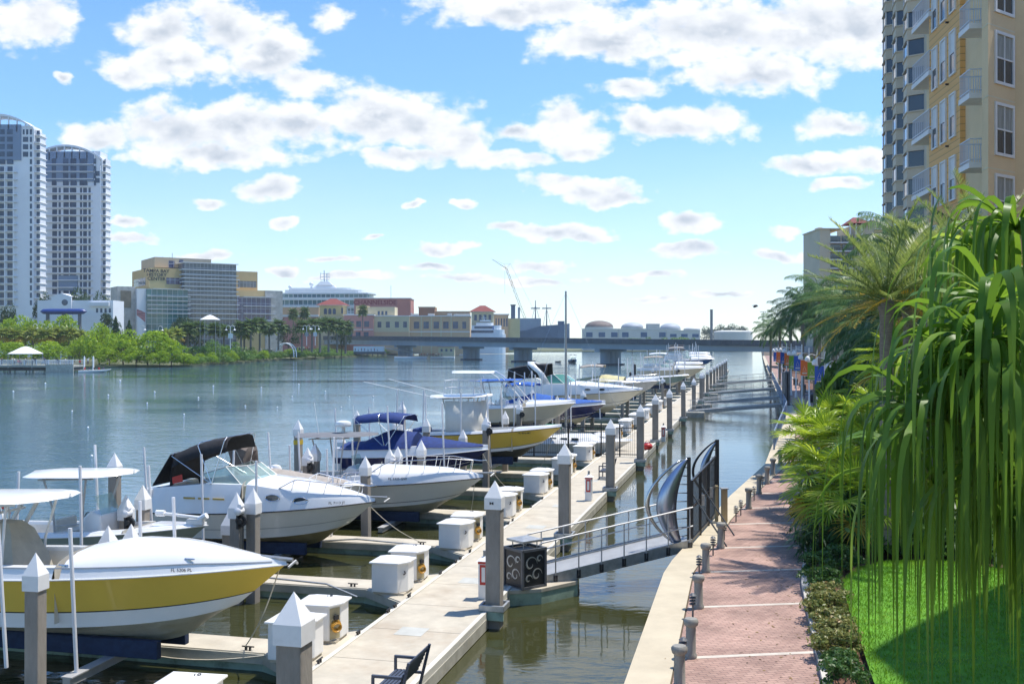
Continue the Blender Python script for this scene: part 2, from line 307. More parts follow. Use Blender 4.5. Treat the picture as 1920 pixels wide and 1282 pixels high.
def paver():
    m=bpy.data.materials.new('brick_pavers'); m.use_nodes=True; t=m.node_tree; b=t.nodes['Principled BSDF']; n=t.nodes.new; l=t.links.new
    b.inputs['Roughness'].default_value=.85
    c=n('ShaderNodeTexCoord'); mp=n('ShaderNodeMapping'); mp.inputs['Rotation'].default_value=(0,0,R(-15)); l(c.outputs['Object'],mp.inputs[0])
    br=n('ShaderNodeTexBrick'); l(mp.outputs[0],br.inputs[0]); br.inputs['Scale'].default_value=1; br.inputs['Brick Width'].default_value=.22; br.inputs['Row Height'].default_value=.11; br.inputs['Mortar Size'].default_value=.007; br.inputs['Mortar Smooth'].default_value=.3
    br.inputs['Color1'].default_value=(.43,.275,.22,1); br.inputs['Color2'].default_value=(.335,.205,.165,1); br.inputs['Mortar'].default_value=(.15,.105,.09,1); br.inputs['Bias'].default_value=-.1
    z=n('ShaderNodeTexNoise'); z.inputs['Scale'].default_value=.9; z.inputs['Detail'].default_value=6; l(c.outputs['Object'],z.inputs[0])
    mr=n('ShaderNodeMapRange'); mr.inputs[1].default_value=.3; mr.inputs[2].default_value=.7; mr.inputs[3].default_value=.70; mr.inputs[4].default_value=1.22; l(z.outputs[0],mr.inputs[0])
    x=n('ShaderNodeVectorMath'); x.operation='SCALE'; l(br.outputs[0],x.inputs[0]); l(mr.outputs[0],x.inputs['Scale']); l(x.outputs[0],b.inputs['Base Color'])
    bp=n('ShaderNodeBump'); bp.inputs['Strength'].default_value=.4; bp.inputs['Distance'].default_value=.01; bp.invert=True; l(br.outputs['Fac'],bp.inputs['Height']); l(bp.outputs[0],b.inputs['Normal'])
    return m
M_pav=paver()
sheet('promenade_paving',lambda y:ipx(PLn,y)+.02,lambda y:ipx(PRn,y),1.204,M_pav)
M_band=mat('pale_paver_band',(.55,.49,.42),.85,.15,3)
b=MB()
for Y in [13,16.6,20.4,24.3,28,31.3,35.4,38.8,42.6,46.4,50.2,54,58,62,66,70,74,78,82,86,90,95,100,105,110,115,120]:
    x0,x1=ipx(PLn,Y)+.05,ipx(PRn,Y+.5)-.02; b.add([(x0,Y-.07,1.208),(x1,Y+.33,1.208),(x1,Y+.48,1.208),(x0,Y+.08,1.208)],[(0,1,2,3)])
tag(b.build('pale_paving_bands',M_band),kind='structure')
b=MB()                                                                    # the dark joint and the pale kerb of the path
for s0,s1 in zip(YS,YS[1:]):
    a0,a1=ipx(PRn,s0),ipx(PRn,s1); b.hexa([(a0,s0,1.18),(a0+.2,s0,1.18),(a1+.2,s1,1.18),(a1,s1,1.18),(a0,s0,1.33),(a0+.2,s0,1.33),(a1+.2,s1,1.33),(a1,s1,1.33)])
tag(b.build('path_kerb',mat('kerb_concrete',(.48,.45,.40),.9,.2,2,.3)),kind='structure')
M_mulch=mat('bark_mulch',(.13,.065,.04),.95,.5,9,.9,30)
sheet('mulch_bed',lambda y:ipx(PRn,y)+.2,lambda y:ipx(PRn,y)+2.2,1.21,M_mulch,dz=.08)
# lawn on its low mound
LX=[(16,6.15),(18.6,6.55),(21.3,7.2),(23.5,7.7),(25.9,8.35),(27.3,9.2)]     # left margin at Y
def lawnz(x,y): return 1.25+.42*max(0,1-((x-11)/6)**2)*max(0,1-((y-20)/12)**2)
b=MB(); secs=[]
for i in range(30):
    y=8+i*(28.3-8)/29; xl=ipx([(6.1,0)]+[(a,c) for c,a in LX]+[(10.6,28.4)],y); xr=13.4+min(0,(27-y))*1.1
    secs.append([(xl+(xr-xl)*j/24,y,lawnz(xl+(xr-xl)*j/24,y)-(.06 if j in(0,24) else 0)) for j in range(25)])
b.loft(secs); lawn_pts=secs
M_lawn=mat('lawn_turf',(.10,.27,.012),.9,.3,2.5,.6,40)
tag(b.build('lawn',M_lawn,smooth=True),kind='structure')
M_blade=leafmat('grass_blades',(.085,.22,.010),(.18,.38,.02),(.32,.46,.06),scale=.7,trans=.4)
rg=np.random.default_rng(3); nb=52000
ys=rg.uniform(14,28.2,nb); ys=ys; xl=np.array([ipx([(6.1,0)]+[(a,c) for c,a in LX]+[(10.6,28.4)],y) for y in ys]); xr=13.3+np.minimum(0,27-ys)*1.1
xs=xl+rg.uniform(0,1,nb)*(xr-xl); zs=np.array([lawnz(x,y) for x,y in zip(xs,ys)])
an=rg.uniform(0,2*PI,nb); hh=rg.uniform(.03,.075,nb); wd=rg.uniform(.006,.012,nb); le=rg.normal(0,.03,(nb,2))
base=np.stack([xs,ys,zs-.01],1); e=np.stack([np.cos(an)*wd,np.sin(an)*wd,0*an],1); tip=base+np.stack([le[:,0],le[:,1],hh+.01],1)
V=np.stack([base-e,base+e,tip],1).reshape(-1,3); tag(npmesh('grass',V,np.arange(3*nb).reshape(-1,3),M_blade),'short bright green lawn grass','grass',kind='stuff')

# ================================================================ floating dock, fingers, piles
md=thing('main_dock','long pale concrete floating dock running away from the viewer','dock',DO,DRZ-PI/2)   # local x along the dock, y to the left
md.rotation_euler=(0,0,math.atan2(UD.y,UD.x))
S=lambda Yd:(Yd-22.05)/.9727
b=MB(); s=S(9)
while s<S(262):
    b.box(s+.008,s+2.39,-2.42,-.12,.33,.45); s+=2.4
b.build('deck',M_conc,md,bev=.01)
b=MB(); b.box(S(9),S(262),-.12,0,.28,.475); b.box(S(9),S(262),-2.54,-2.42,.28,.475); b.build('edge_rail',mat('edge_timber',(.60,.57,.50),.8,.15,2,.2,stretch=(.2,1,1)),md,bev=.015)
b=MB(); b.box(S(9),S(262),-.03,.012,.02,.30); b.box(S(9),S(262),-2.552,-2.51,.02,.30); b.build('fascia',M_fascia,md)
b=MB(); b.box(S(9),S(262),-2.47,-.07,-.35,.325); b.build('float',M_float,md)
for Yd in (24.9,30.2,33.5,39,44,52): MB().box(S(Yd),S(Yd)+.7,-1.55,-.85,.452,.456).build('hatch_cover',mat('hatch_grey',(.46,.46,.42),.8,.1,3),md)
cl=MB(); cl.cb(0,0,0,.05,.05,.07); cl.cb(.10,0,0,.04,.05,.07); cl.tube([(-.10,0,.085),(.20,0,.085)],.018,6)
c0=cl.build('cleat',M_black,md)
cs=[20.2,22.4,24.6,26.6,27.1,28.2,31,32.6,33.1,34.2,37.4,39.5,40.2,43.5,45.8,49.6,51.8]
for i,Yd in enumerate(cs):
    o=c0 if i==0 else c0.copy()
    if i: C.objects.link(o); o.parent=md
    o.location=(S(Yd),-.06,.475)
FY=[17.6,23.4,29.5,35.6,41.9,48.3,54.8,61.3,67.8,74.3,80.8,87.3,93.8,100.3,106.8,113.3,120,127,134,141,148,156,165,175,186,198]
ford=['first','second','third','fourth','fifth','sixth','seventh','eighth','ninth','tenth','eleventh','twelfth','thirteenth','fourteenth','fifteenth','sixteenth','seventeenth','eighteenth','nineteenth','twentieth','twenty-first','twenty-second','twenty-third','twenty-fourth','twenty-fifth','twenty-sixth']
FLAB=['narrow finger pier cut by the lower left picture edge','narrow finger pier under the near yellow speedboat with a white rope along it','narrow finger pier ahead of the near yellow bow with a grey pole alongside','narrow finger pier just beyond the white cruiser with the black canopy']
def make_finger():
    t=thing('finger_pier',FLAB[0],'finger pier',(0,0,0),0,'finger piers off the main dock')
    w_=.52; poly=[(0,-1.75),(0,1.75),(-1.5,w_),(-9.2,w_),(-9.2,-w_),(-1.5,-w_)]
    MB().prism(poly,.33,.45).build('deck',M_conc,t,bev=.01)
    b=MB(); o=.05
    for a,c in zip([poly[1],poly[2],poly[3],poly[4],poly[5]],[poly[2],poly[3],poly[4],poly[5],poly[0]]):
        b.beam((a[0],a[1],.31),(c[0],c[1],.31),.08,.22)
    b.build('fascia',mat('finger_edge',(.44,.42,.35),.8,.2,2,stain=(.2,.19,.13,.5)),t)
    MB().prism([(-.1,-1.2),(-.1,1.2),(-1.6,.44),(-9,.44),(-9,-.44),(-1.6,-.44)],-.3,.325).build('float',M_float,t)
    for x in (-2.0,-6.5):
        o=c0.copy(); C.objects.link(o); o.parent=t; o.location=(x,-.42,.452)
    return t
f0=make_finger()
NEARB=['','','','','before the white cabin boat','behind the white cabin boat','in front of the far yellow centre console','with the black fence on it']
for i,Yd in enumerate(FY):
    lab=FLAB[i] if i<4 else ('narrow finger pier %s'%NEARB[i] if 4<=i<8 else '%s narrow finger pier counted from the near end of the dock'%ford[i])
    o=f0 if i==0 else copy_tree(f0); o.location=D(Yd,0); o.rotation_euler=(0,0,DRZ); o['label']=lab
# boxes in pairs where each finger meets the dock
def make_box(util):
    t=thing('utility_box' if util else 'dock_box','x','dock box',(0,0,0),0,'white dock boxes on the fingers')
    p=[(-.52,-.45),(.30,-.45),(.52,-.1),(.52,.45),(-.52,.45)]; h=.86
    p=[(x*.93,y*.93) for x,y in p]; b=MB(); b.prism(p,.06,h)
    b.build('body',M_box,t,bev=.02)
    q=[(x*1.13,y*1.13) for x,y in p]; l=MB(); l.prism(q,h,h+.045); cz=[(x*.45,y*.45,h+.13) for x,y in q]
    l.v+= [(x*.99,y*.99,h+.0455) for x,y in q]+cz; k=len(l.v)-10; l.f+=[(k+i,k+(i+1)%5,k+5+(i+1)%5,k+5+i) for i in range(5)]+[tuple(range(k+5,k+10))]; l.m+=[0]*6
    l.build('lid',M_box,t,bev=.012)
    MB().cb(0,0,0,.9,.75,.06).build('plinth',M_conc,t)
    if util:
        a=Vector((.279,-.4185,0)); c=Vector((.4836,-.093,0)); dd=(c-a).normalized(); nn=Vector((dd.y,-dd.x,0))
        MB().beam(a+dd*.05+nn*.006+Vector((0,0,.45)),c-dd*.05+nn*.006+Vector((0,0,.45)),.012,.72).build('recess_panel',mat('recess_tan',(.42,.36,.22),.7,.2,3),t)
        mm=(a+c)/2; hz=MB()
        for k in range(3): hz.tube([mm+nn*(.05+.02*k)+dd*(.13*cos(j*PI/6))+Vector((0,0,.42+.10*sin(j*PI/6)-.03*k)) for j in range(13)],.018,5)
        hz.build('hose',mat('yellow_hose',(.5,.25,.02),.5,.2,5),t); MB().beam(mm+nn*.03+Vector((0,0,.60)),mm+nn*.09+Vector((0,0,.60)),.12,.1).build('tap',M_black,t)
    else:
        MB().tube([(.43,-.25,.66),(.46,-.27,.60),(.41,-.28,.56)],.02,5).build('latch',M_black,t)
    return t
b0=make_box(False); b1=make_box(True)
BOXW=['beside the big capped pile at the bottom edge','in front of the near yellow bow','beside the white cruiser bow','below the white cabin boat bow','just beyond the trash bin','before the white cabin boat bow rail','beside the far yellow boat','close to the black fence']
for i,Yd in enumerate(FY[:16]):
    wh=BOXW[i] if i<8 else 'on the %s finger pier of the dock'%ford[i]
    for t_,u_,p0,kk in ((-.62,-.72,b0,'plain white'),(-.66,.85,b1,'open panelled white')):
        lab='%s dock box %s'%(kk,wh)
        o=p0 if i==0 else copy_tree(p0); o.location=D(Yd,t_)+UD*u_+Vector((0,0,.45)); o.rotation_euler=(0,0,DRZ+(0 if p0 is b0 else R(6))+R(rnd.uniform(-4,4))); o['label']=lab
        if p0 is b1 and i in (0,1): put_text('12' if i==1 else '10',.16,M_ink,o,(.12,.1,.998),0,0,R(20))
# piles
def pile_mesh(name,w_,label,brk):
    t=thing(name,label,'pile',(0,0,0),0,'square concrete piles with white pointed caps'); h=w_/2
    MB().box(-h,h,-h,h,-7,-.50).build('shaft',M_pile,t,bev=.025)
    k=h+.028; b=MB(); b.box(-k,k,-k,k,-.74,-.44); b.add([(-k,-k,-.439),(k,-k,-.439),(k,k,-.439),(-k,k,-.439),(0,0,0)],[(0,1,4),(1,2,4),(2,3,4),(3,0,4)])
    b.build('cap',M_cap,t)
    if brk:
        z=brk; g=h+.07; b=MB(); b.box(-g-.07,g+.07,-g-.07,-g,z-.08,z+.08); b.box(-g-.07,g+.07,g,g+.07,z-.08,z+.08); b.box(-g-.07,-g,-g,g,z-.08,z+.08); b.box(g,g+.07,-g,g,z-.08,z+.08)
        b.box(-g-.05,g+.05,-g-.05,-g+.03,z-.32,z-.085,1); b.build('pile_guide',[M_galv,M_float],t,bev=.012)
    return t
PR=[(551,1108,15,'bottom edge of the picture beside the white dock boxes'),(928,900,27,'in front of the trash bin'),(1059,830,37,'beside the gangway foot'),(1145,785,48.5,'just beyond the gangway'),(1201,757,60,'beside the black fence gate'),(1229,738,72,'beside the red bag'),(1255,728,81.5,'sixth along the right dock edge'),(1281,715,93.5,'seventh along the right dock edge'),(1301,708,103.5,'eighth along the right dock edge'),(1315,697,116,'ninth along the right dock edge')]
for k,(Y,nm) in enumerate([(128,'tenth'),(139,'eleventh'),(150,'twelfth'),(162,'thirteenth'),(174,'fourteenth'),(187,'fifteenth'),(200,'sixteenth'),(214,'seventeenth'),(228,'eighteenth')]): PR.append((None,None,Y,nm+' along the right dock edge'))
pp=None
for px,py,Y,where in PR:
    loc=P(px,py,Y) if px else D(Y,2.95,3.86)
    lab='concrete dock pile '+where
    if pp is None: pp=pile_mesh('dock_pile',.40,lab,-3.3); o=pp
    else: o=copy_tree(pp)
    o.location=loc; o.rotation_euler=(R(rnd.uniform(-.5,.5)),R(rnd.uniform(-.5,.5)),DRZ+R(rnd.uniform(-2,2))); o['label']=lab
put_text('M',.10,M_ink,[x for x in C.objects if x.name=='dock_pile.001'][0],(-.03,-.236,-.58),R(90),0,0,1.6)
lp=pile_mesh('lift_pile',.30,'x',0)
def add_motor(o):                                                         # hoist motor and black cable drum on a lift pile
    b=MB(); b.tube([(.20,-.1,-.50),(.20,-.34,-.50)],.11,12); b.tube([(.20,-.34,-.50),(.20,-.38,-.50)],[.11,.06],12); b.tube([(.24,-.16,-.36),(.24,-.30,-.36)],.07,10); b.build('motor',M_pvc,o,smooth=True)
    b=MB(); b.tube([(.24,-.15,-.78),(.24,-.22,-.78)],.17,16); b.tube([(.24,-.22,-.78),(.24,-.30,-.78)],.08,10); b.box(.14,.20,-.3,.02,-1.0,-.45); b.build('cable_drum',M_black,o)
    b=MB(); b.tube([(.30,-.2,-.9),(.30,-.18,-3.3)],.012,4); b.build('cable',M_black,o)
LPL=[(67,1035,20.4,0,'in front of the near yellow speedboat'),(4,958,29.5,0,'at the left picture edge behind the tan helm cover'),(215,848,33,0,'tallest of the piles left of the white cruiser'),(236,927,30.2,1,'left of the white hoist motor near the grey skiff'),(268,908,30.8,0,'right of the hoist motor by the cruiser stern'),(203,984,26.5,0,'poking up behind the near yellow boat deck, left'),(246,981,26.8,0,'poking up behind the near yellow boat deck, right'),(444,922,29.3,1,'left one of the pair before the white cruiser hull'),(475,914,29.5,0,'right one of the pair before the white cruiser hull'),(428,958,33.0,0,'low behind the grey skiff bow'),
(559,786,46,0,'tall with a yellow reflector band behind the brown cover'),(577,838,41.5,1,'beside the hoist motor behind the brown cover'),(591,830,42,0,'right of the hoist motor behind the brown cover'),(685,854,38.6,0,'in front of the navy boat hull, left'),(731,840,44.6,1,'left of the pair before the navy hull'),(746,836,44.8,0,'right of the pair before the navy hull'),(790,824,44.2,0,'before the navy boat bow'),(669,768,52,0,'behind the navy boat folded top'),(754,752,56,0,'behind the blue sun top'),(868,804,51,0,'before the far yellow hull'),(640,812,50,0,'far side of the radar boat')]
first=True
for px,py,Y,mo,where in LPL:
    o=lp if first else dup(lp,(0,0,0)); first=False
    o.location=P(px,py,Y); o.rotation_euler=(R(rnd.uniform(-.8,.8)),R(rnd.uniform(-.8,.8)),DRZ+R(rnd.uniform(-4,4))); o['label']='slim grey lift pile '+where
    LPL_last=o; o['mo']=mo
for o in [x for x in C.objects if x.parent is None and x.get('mo') is not None]:
    if o['mo']: add_motor(o)
    del o['mo']
o=[x for x in C.objects if x.name.startswith('lift_pile') and 'reflector' in x.get('label','')][0]
b=MB(); b.box(-.158,.158,-.158,.158,-1.12,-.92); b.build('reflector_band',mat('yellow_black',(.6,.42,.03),.5,.3,6),o)
# ================================================================ boats
def lerp(pts,t):
    for a,b in zip(pts,pts[1:]):
        if t<=b[0]: return a[1]+(b[1]-a[1])*(t-a[0])/max(1e-6,b[0]-a[0])
    return pts[-1][1]
MSET=[]
def boat(name,label,bow,L,B,Hs,Hb,side=M_gel,low=None,stripe=None,bottom=M_bot,cap=((0,.2),(1,.12)),crown=((0,.1),(.6,.25),(1,.05)),tc=.5,fz=None,deckm=M_gel,rake=1.0,group='boats raised on lifts along the dock',cat='motorboat',rz=DRZ,bandf=.22,liner=None,rail=True):
    low=low or side; stripe=stripe or low
    q=Vector(bow); rot=Matrix.Rotation(rz,3,'Z'); org=q-rot@Vector((L,0,Hb))
    root=thing(name,label,cat,org,rz,group)
    n=26; ts=[(i/n)**.85 for i in range(n+1)]
    bs=lambda t:(B/2)*(.95+.05*min(1,t/.3))*(1-(max(0,(t-.28)/.72))**2.5)
    bch=lambda t:(B/2)*.86*(1-(max(0,(t-.2)/.8))**2.1)
    sz=lambda t:Hs+(Hb-Hs)*t**1.7
    cz=lambda t:.30*Hs+(.52*Hb-.30*Hs)*max(0,(t-.15)/.85)**2.6
    kz=lambda t:(.40*Hb)*max(0,(t-.58)/.42)**2.4
    X=lambda t,f:L*t-(L*(.20*rake)*(1-f))*t**5           # f: 0 keel .. 1 sheer
    def row(t,kind,f=0):
        if kind=='k': return (X(t,0),0.0,kz(t))
        if kind=='b': g=f; return (X(t,.42*g),bch(t)*g,kz(t)+(cz(t)-kz(t))*g**1.05)
        fl=f**1.25; return (X(t,.42+.58*f),bch(t)+(bs(t)-bch(t))*fl,cz(t)+(sz(t)-cz(t))*f)
    R_=[('b',.0),('b',.36),('b',.38),('b',.70),('b',.72),('b',1),('s',0.001),('s',bandf*.45),('s',bandf),('s',bandf+.025),('s',.55),('s',.8),('s',1)]
    mr=[0,0,0,0,0,0,1,1,3,2,2,2]
    b=MB()
    for sg in (-1,1):
        secs=[]
        for t in ts:
            sc=[]
            for k,(kd,f) in enumerate(R_):
                x,y,z=row(t,kd,f)
                if k in(2,4): z-=.035*(1-t)                       # lifting strakes
                if k==6: y+=.03*(1-t)
                sc.append((x,sg*y,z))
            secs.append(sc)
        b.loft(secs,mrow=mr)
    tr=[row(0,kd,f) for kd,f in R_]; b.add([(x,y,z) for x,y,z in tr]+[(x,-y,z) for x,y,z in reversed(tr)],[tuple(range(2*len(tr)))],2)
    b.build('hull',[bottom,low,side,stripe],root,smooth=True,ang=28)
    # deck moulding: coaming, foredeck, cockpit
    fz=fz if fz is not None else .42*Hs; d=MB(); cp=lambda t:lerp(cap,t); cr=lambda t:lerp(crown,t)
    lim=liner or M_vinyl
    for sg in (-1,1):
        secs=[]; 
        for t in ts:
            if t<tc: continue
            y=bs(t); z=sz(t); c=cp(t); x=X(t,1); yi=max(0,y-.05-.16*c); zz=z+c
            secs.append([(x,sg*(y+.012),z),(x,sg*max(0,y-.03-.06*c),z+c*.6),(x,sg*yi,zz),(x,sg*yi*.86,zz+cr(t)*.42),(x,sg*yi*.55,zz+cr(t)*.82),(x,0,zz+cr(t))])
        d.loft(secs)
        s2=[]
        for t in [i*tc/8 for i in range(9)]:
            y=bs(t); z=sz(t); c=cp(t); x=X(t,1); yi=y-.05-.16*c; w_=.22
            s2.append([(x,sg*(y+.012),z),(x,sg*(y-.03-.06*c),z+c*.6),(x,sg*yi,z+c),(x,sg*(yi-w_),z+c+.01),(x,sg*(yi-w_-.03),z+c-.08),(x,sg*(yi-w_-.05),fz),(x,0,fz)])
        d.loft(s2,mrow=[0,0,0,0,1,1])
        # bulkhead at the cockpit end and stern coaming
        y=bs(tc); z=sz(tc); c=cp(tc); x=X(tc,1); yi=y-.05-.16*c
        d.add([(x,sg*yi,z+c),(x,sg*yi*.86,z+c+cr(tc)*.42),(x,sg*yi*.55,z+c+cr(tc)*.82),(x,0,z+c+cr(tc)),(x,0,fz),(x,sg*yi,fz)],[tuple(range(6))],1)
    y=bs(0); z=sz(0)+cp(0)-.02; d.box(-.02,.32,-y+.05,y-.05,fz,z)
    d.build('deck',[deckm,lim],root,smooth=True,ang=32)
    if rail:
        r=MB()
        for sg in (-1,1): r.tube([(X(t,1)+(.02 if t==1 else 0),sg*(bs(t)+.02),sz(t)-.005) for t in ts],.022,6)
        r.build('rub_rail',M_rub if rail is True else rail,root)
    root['L']=L
    f=dict(root=root,L=L,B=B,bs=bs,sz=sz,cp=cp,cr=cr,X=X,fz=fz,tc=tc,dz=lambda t:sz(t)+cp(t)+cr(t),row=row); return f
def hullpt(f,t,fr,out=.012,side=-1):
    """point and frame on the near topside"""
    x,y,z=f['row'](t,'s',fr); x2,y2,z2=f['row'](t+.02,'s',fr); x3,y3,z3=f['row'](t,'s',min(1,fr+.05))
    return (x,side*(y+out),z),math.atan2(side*(y2-y),x2-x),math.atan2((y3-y),z3-z)
def reg(f,s,t,size,fr=.9,m=M_ink,wide=1.0):
    p,a,tilt=hullpt(f,t,fr,.02); put_text(s,size,m,f['root'],p,R(90)+tilt,0,a,wide,'registration_lettering')
def reg_cap(f,s,t,size,m=M_ink,h=.5,wide=1.0):
    y=f['bs'](t); c=f['cp'](t); a=math.atan2(-(f['bs'](t+.03)-y),f['X'](t+.03,1)-f['X'](t,1))
    put_text(s,size,m,f['root'],(f['X'](t,1),-(y-.015-.05*c*h*2)-.05,f['sz'](t)+c*h),R(84),0,a,wide,'registration_lettering')
def windshield(f,x0,x1,z0,hgt,wb,wt,lean,m=None,fr=M_alu):
    """wrap-round screen: x0 aft ends, x1 front, on the coaming"""
    pts=[(x0,-wb),(x0+(x1-x0)*.6,-wb*.97),(x1,-wb*.55),(x1+.12,0),(x1,wb*.55),(x0+(x1-x0)*.6,wb*.97),(x0,wb)]
    top=[(x-lean*(.55+.45*(x-x0)/(x1-x0+.01)),y*wt,z0+hgt*(.55+.45*min(1,(x-x0)/(x1-x0)*1.6))) for x,y in pts]; lo=[(x,y,z0) for x,y in pts]
    b=MB(); b.loft([lo,top]); o=b.build('windshield',m or M_screen,f['root'])
    r=MB(); r.tube(top,.018,6); r.tube(lo,.018,6)
    for a,c in zip(lo,top): r.tube([a,c],.014,5)
    r.build('windshield_frame',fr,o); return o
def screenmat():
    m=bpy.data.materials.new('windscreen'); m.use_nodes=True; t=m.node_tree; b=t.nodes['Principled BSDF']; b.inputs['Base Color'].default_value=(.45,.6,.6,1); b.inputs['Roughness'].default_value=.03
    b.inputs['Specular IOR Level'].default_value=.8; tr=t.nodes.new('ShaderNodeBsdfTransparent'); tr.inputs[0].default_value=(.75,.9,.88,1); x=t.nodes.new('ShaderNodeMixShader'); x.inputs[0].default_value=.62
    t.links.new(b.outputs[0],x.inputs[1]); t.links.new(tr.outputs[0],x.inputs[2]); t.links.new(x.outputs[0],t.nodes['Material Output'].inputs[0]); return m
M_screen=screenmat()
def bowrail(f,t0,t1,h,inset=.12,n=7,lo=True):
    b=MB(); ts=[t0+(t1-t0)*i/14 for i in range(15)]
    def pt(t,sg,k): y=max(.03,f['bs'](t)-inset-.1*f['cp'](t)); return (f['X'](t,1),sg*y,f['sz'](t)+f['cp'](t)+k)
    L_=[pt(t,-1,h*min(1,(t-t0)/(t1-t0)*5+.05)) for t in ts]; R_=[pt(t,1,h*min(1,(t-t0)/(t1-t0)*5+.05)) for t in reversed(ts)]
    tip=(f['X'](t1,1)+.22,0,f['sz'](t1)+f['cp'](t1)+h+.03); b.tube(L_+[tip]+R_,.020,6)
    for i in range(n):
        t=t0+(t1-t0)*(i+1)/(n+.6)
        for sg in (-1,1): q=pt(t,sg,h); b.tube([pt(t-.012,sg,0),q],.014,5)
    return b.build('bow_rail',M_steel,f['root'])
def slab_top(f,name,x0,x1,z,hw,m,th=.10,crown=.10,nose=.25,tilt=0,parent=None):
    secs=[]; n=12
    for i in range(n+1):
        s=i/n; x=x0+(x1-x0)*s; e=min(1,math.sqrt(max(.02,1-(2*s-1)**8)))
        if s>1-nose: e*=max(.12,math.sqrt(max(0,1-((s-1+nose)/nose)**2*.85)))
        ww=hw*e; zz=z+tilt*s; tt=th*(.35+.65*min(1,4*s,4*(1-s)+.2))
        ring=[(x,ww*cos(a)*(1 if abs(cos(a))<.9 else 1),zz+(tt/2)*sin(a)*(1+.0)+crown*(1-(cos(a))**2)*.8*(1 if sin(a)>0 else .55)) for a in [2*PI*j/16 for j in range(16)]]
        secs.append(ring)
    b=MB(); b.loft(secs,close=True); b.add(secs[0],[tuple(range(16))]); b.add(secs[-1],[tuple(range(16))]); return b.build(name,m,parent or f['root'],smooth=True,ang=50)
def ttop(f,xc,w_,lnx,z,m=M_gel,fr=M_alu,base=None,name='t_top',th=.12):
    o=slab_top(f,name,xc-lnx/2,xc+lnx/2,z,w_,m,th=th,tilt=.10); bz=base if base is not None else f['fz']; b=MB()
    for sg in (-1,1):
        for x,xt in ((xc-.45,xc-.75),(xc+.35,xc+.65)): b.tube([(x,sg*w_*.62,bz),(x+(xt-x)*.3,sg*w_*.64,bz+(z-bz)*.6),(xt,sg*w_*.78,z-.02)],.032,6)
        b.tube([(xc-.9,sg*w_*.8,z-.06),(xc+.9,sg*w_*.8,z+.02)],.025,6); b.tube([(xc-.45,sg*w_*.63,bz+.9),(xc+.42,sg*w_*.64,bz+1.0)],.02,6)
    b.tube([(xc-.72,-w_*.78,z-.05),(xc-.72,w_*.78,z-.05)],.022,6); b.tube([(xc+.6,-w_*.78,z),(xc+.6,w_*.78,z)],.022,6)
    b.build('top_frame',fr,o); return o
def console(f,xc,wd=.9,h=1.15,m=M_gel,cover=None):
    z=f['fz']; b=MB(); p=[(xc-.42,z),(xc+.48,z),(xc+.34,z+h*.92),(xc+.02,z+h),(xc-.30,z+h*.80)]; q=wd/2
    vs=[(x,-q,zz) for x,zz in p]+[(x,q,zz) for x,zz in p]; b.add(vs,[(0,1,2,3,4),(9,8,7,6,5)]+[(i,(i+1)%5,5+(i+1)%5,5+i) for i in range(5)])
    o=b.build('console',m,f['root'],bev=.05)
    s=MB(); s.loft([[(xc+.34,-q*.9,z+h*.92),(xc+.34,q*.9,z+h*.92)],[(xc+.08,-q*.85,z+h+.42),(xc+.08,q*.85,z+h+.42)]]); s.build('console_screen',M_screen,o)
    w_=MB(); w_.tube([(xc-.42,.0+.16*cos(a),z+h*.78+.16*sin(a)) for a in [2*PI*i/14 for i in range(15)]],.016,5); w_.build('steering_wheel',M_black,o)
    sb=MB(); sb.cb(xc-1.0,0,z,.5,wd*.95,.62); sb.cb(xc-1.18,0,z+.62,.12,wd*.95,.42); sb.cb(xc-.95,0,z+.62,.42,wd*.92,.10); sb.build('leaning_post',M_vinyl,f['root'],bev=.05); return o
def outboard(f,y=0,m=M_gel):
    z=f['sz'](0); b=MB(); secs=[]
    for s,(a,c,hh) in enumerate([(.10,.10,-.05),(.26,.19,.0),(.30,.21,.2),(.28,.20,.38),(.20,.15,.5),(.05,.05,.54)]): secs.append([(-.30+a*cos(2*PI*j/12),y+c*sin(2*PI*j/12),z+.15+hh) for j in range(12)])
    b.loft(secs,close=True); b.add(secs[-1],[tuple(range(12))]); o=b.build('outboard',m,f['root'],smooth=True)
    b=MB(); b.box(-.42,-.20,y-.07,y+.07,z-.75,z+.16); b.tube([(-.55,y,z-.78),(-.15,y,z-.78)],[.05,.07],8); b.box(-.36,-.2,y-.012,y+.012,z-1.0,z-.75); b.build('outboard_leg',M_char,o)
def bimini(f,x0,x1,z0,z1,hw,m,drop=.0,name='bimini_top',foot=None,back=0):
    secs=[]; n=8
    for i in range(n+1):
        s=i/n; x=x0+(x1-x0)*s; z=z0+(z1-z0)*s+.10*sin(PI*s); row=[]
        for j in range(11):
            a=-1+2*j/10; zz=z+.20*(1-a**4)-.20 -(drop*max(0,abs(a)-.88)/.12) + .012*sin(i*2.1+j*1.3)
            row.append((x,hw*a,zz))
        secs.append(row)
    if back: secs=[[(x0-.12+.0*j,y*.98,z-back) for j,(x,y,z) in enumerate(secs[0])]]+secs
    b=MB(); b.loft(secs); o=b.build(name,m,f['root'],smooth=True,ang=60); md=o.modifiers.new('Solidify','SOLIDIFY'); md.thickness=.03
    fx=foot if foot is not None else (x0+x1)/2; fr=MB()
    for xx,zz in ((x0+.02,z0),((x0+x1)/2,(z0+z1)/2+.1),(x1-.02,z1)):
        t=min(.9,max(.05,fx/f['L'])); yb=f['bs'](t)-.15; zb=f['sz'](t)+f['cp'](t)
        fr.tube([(fx,-yb,zb),(xx,-hw,zz-.10),(xx,-hw*.85,zz+.0),(xx,hw*.85,zz+.0),(xx,hw,zz-.10),(fx,yb,zb)],.016,6)
    fr.build('top_frame',M_steel,o); return o
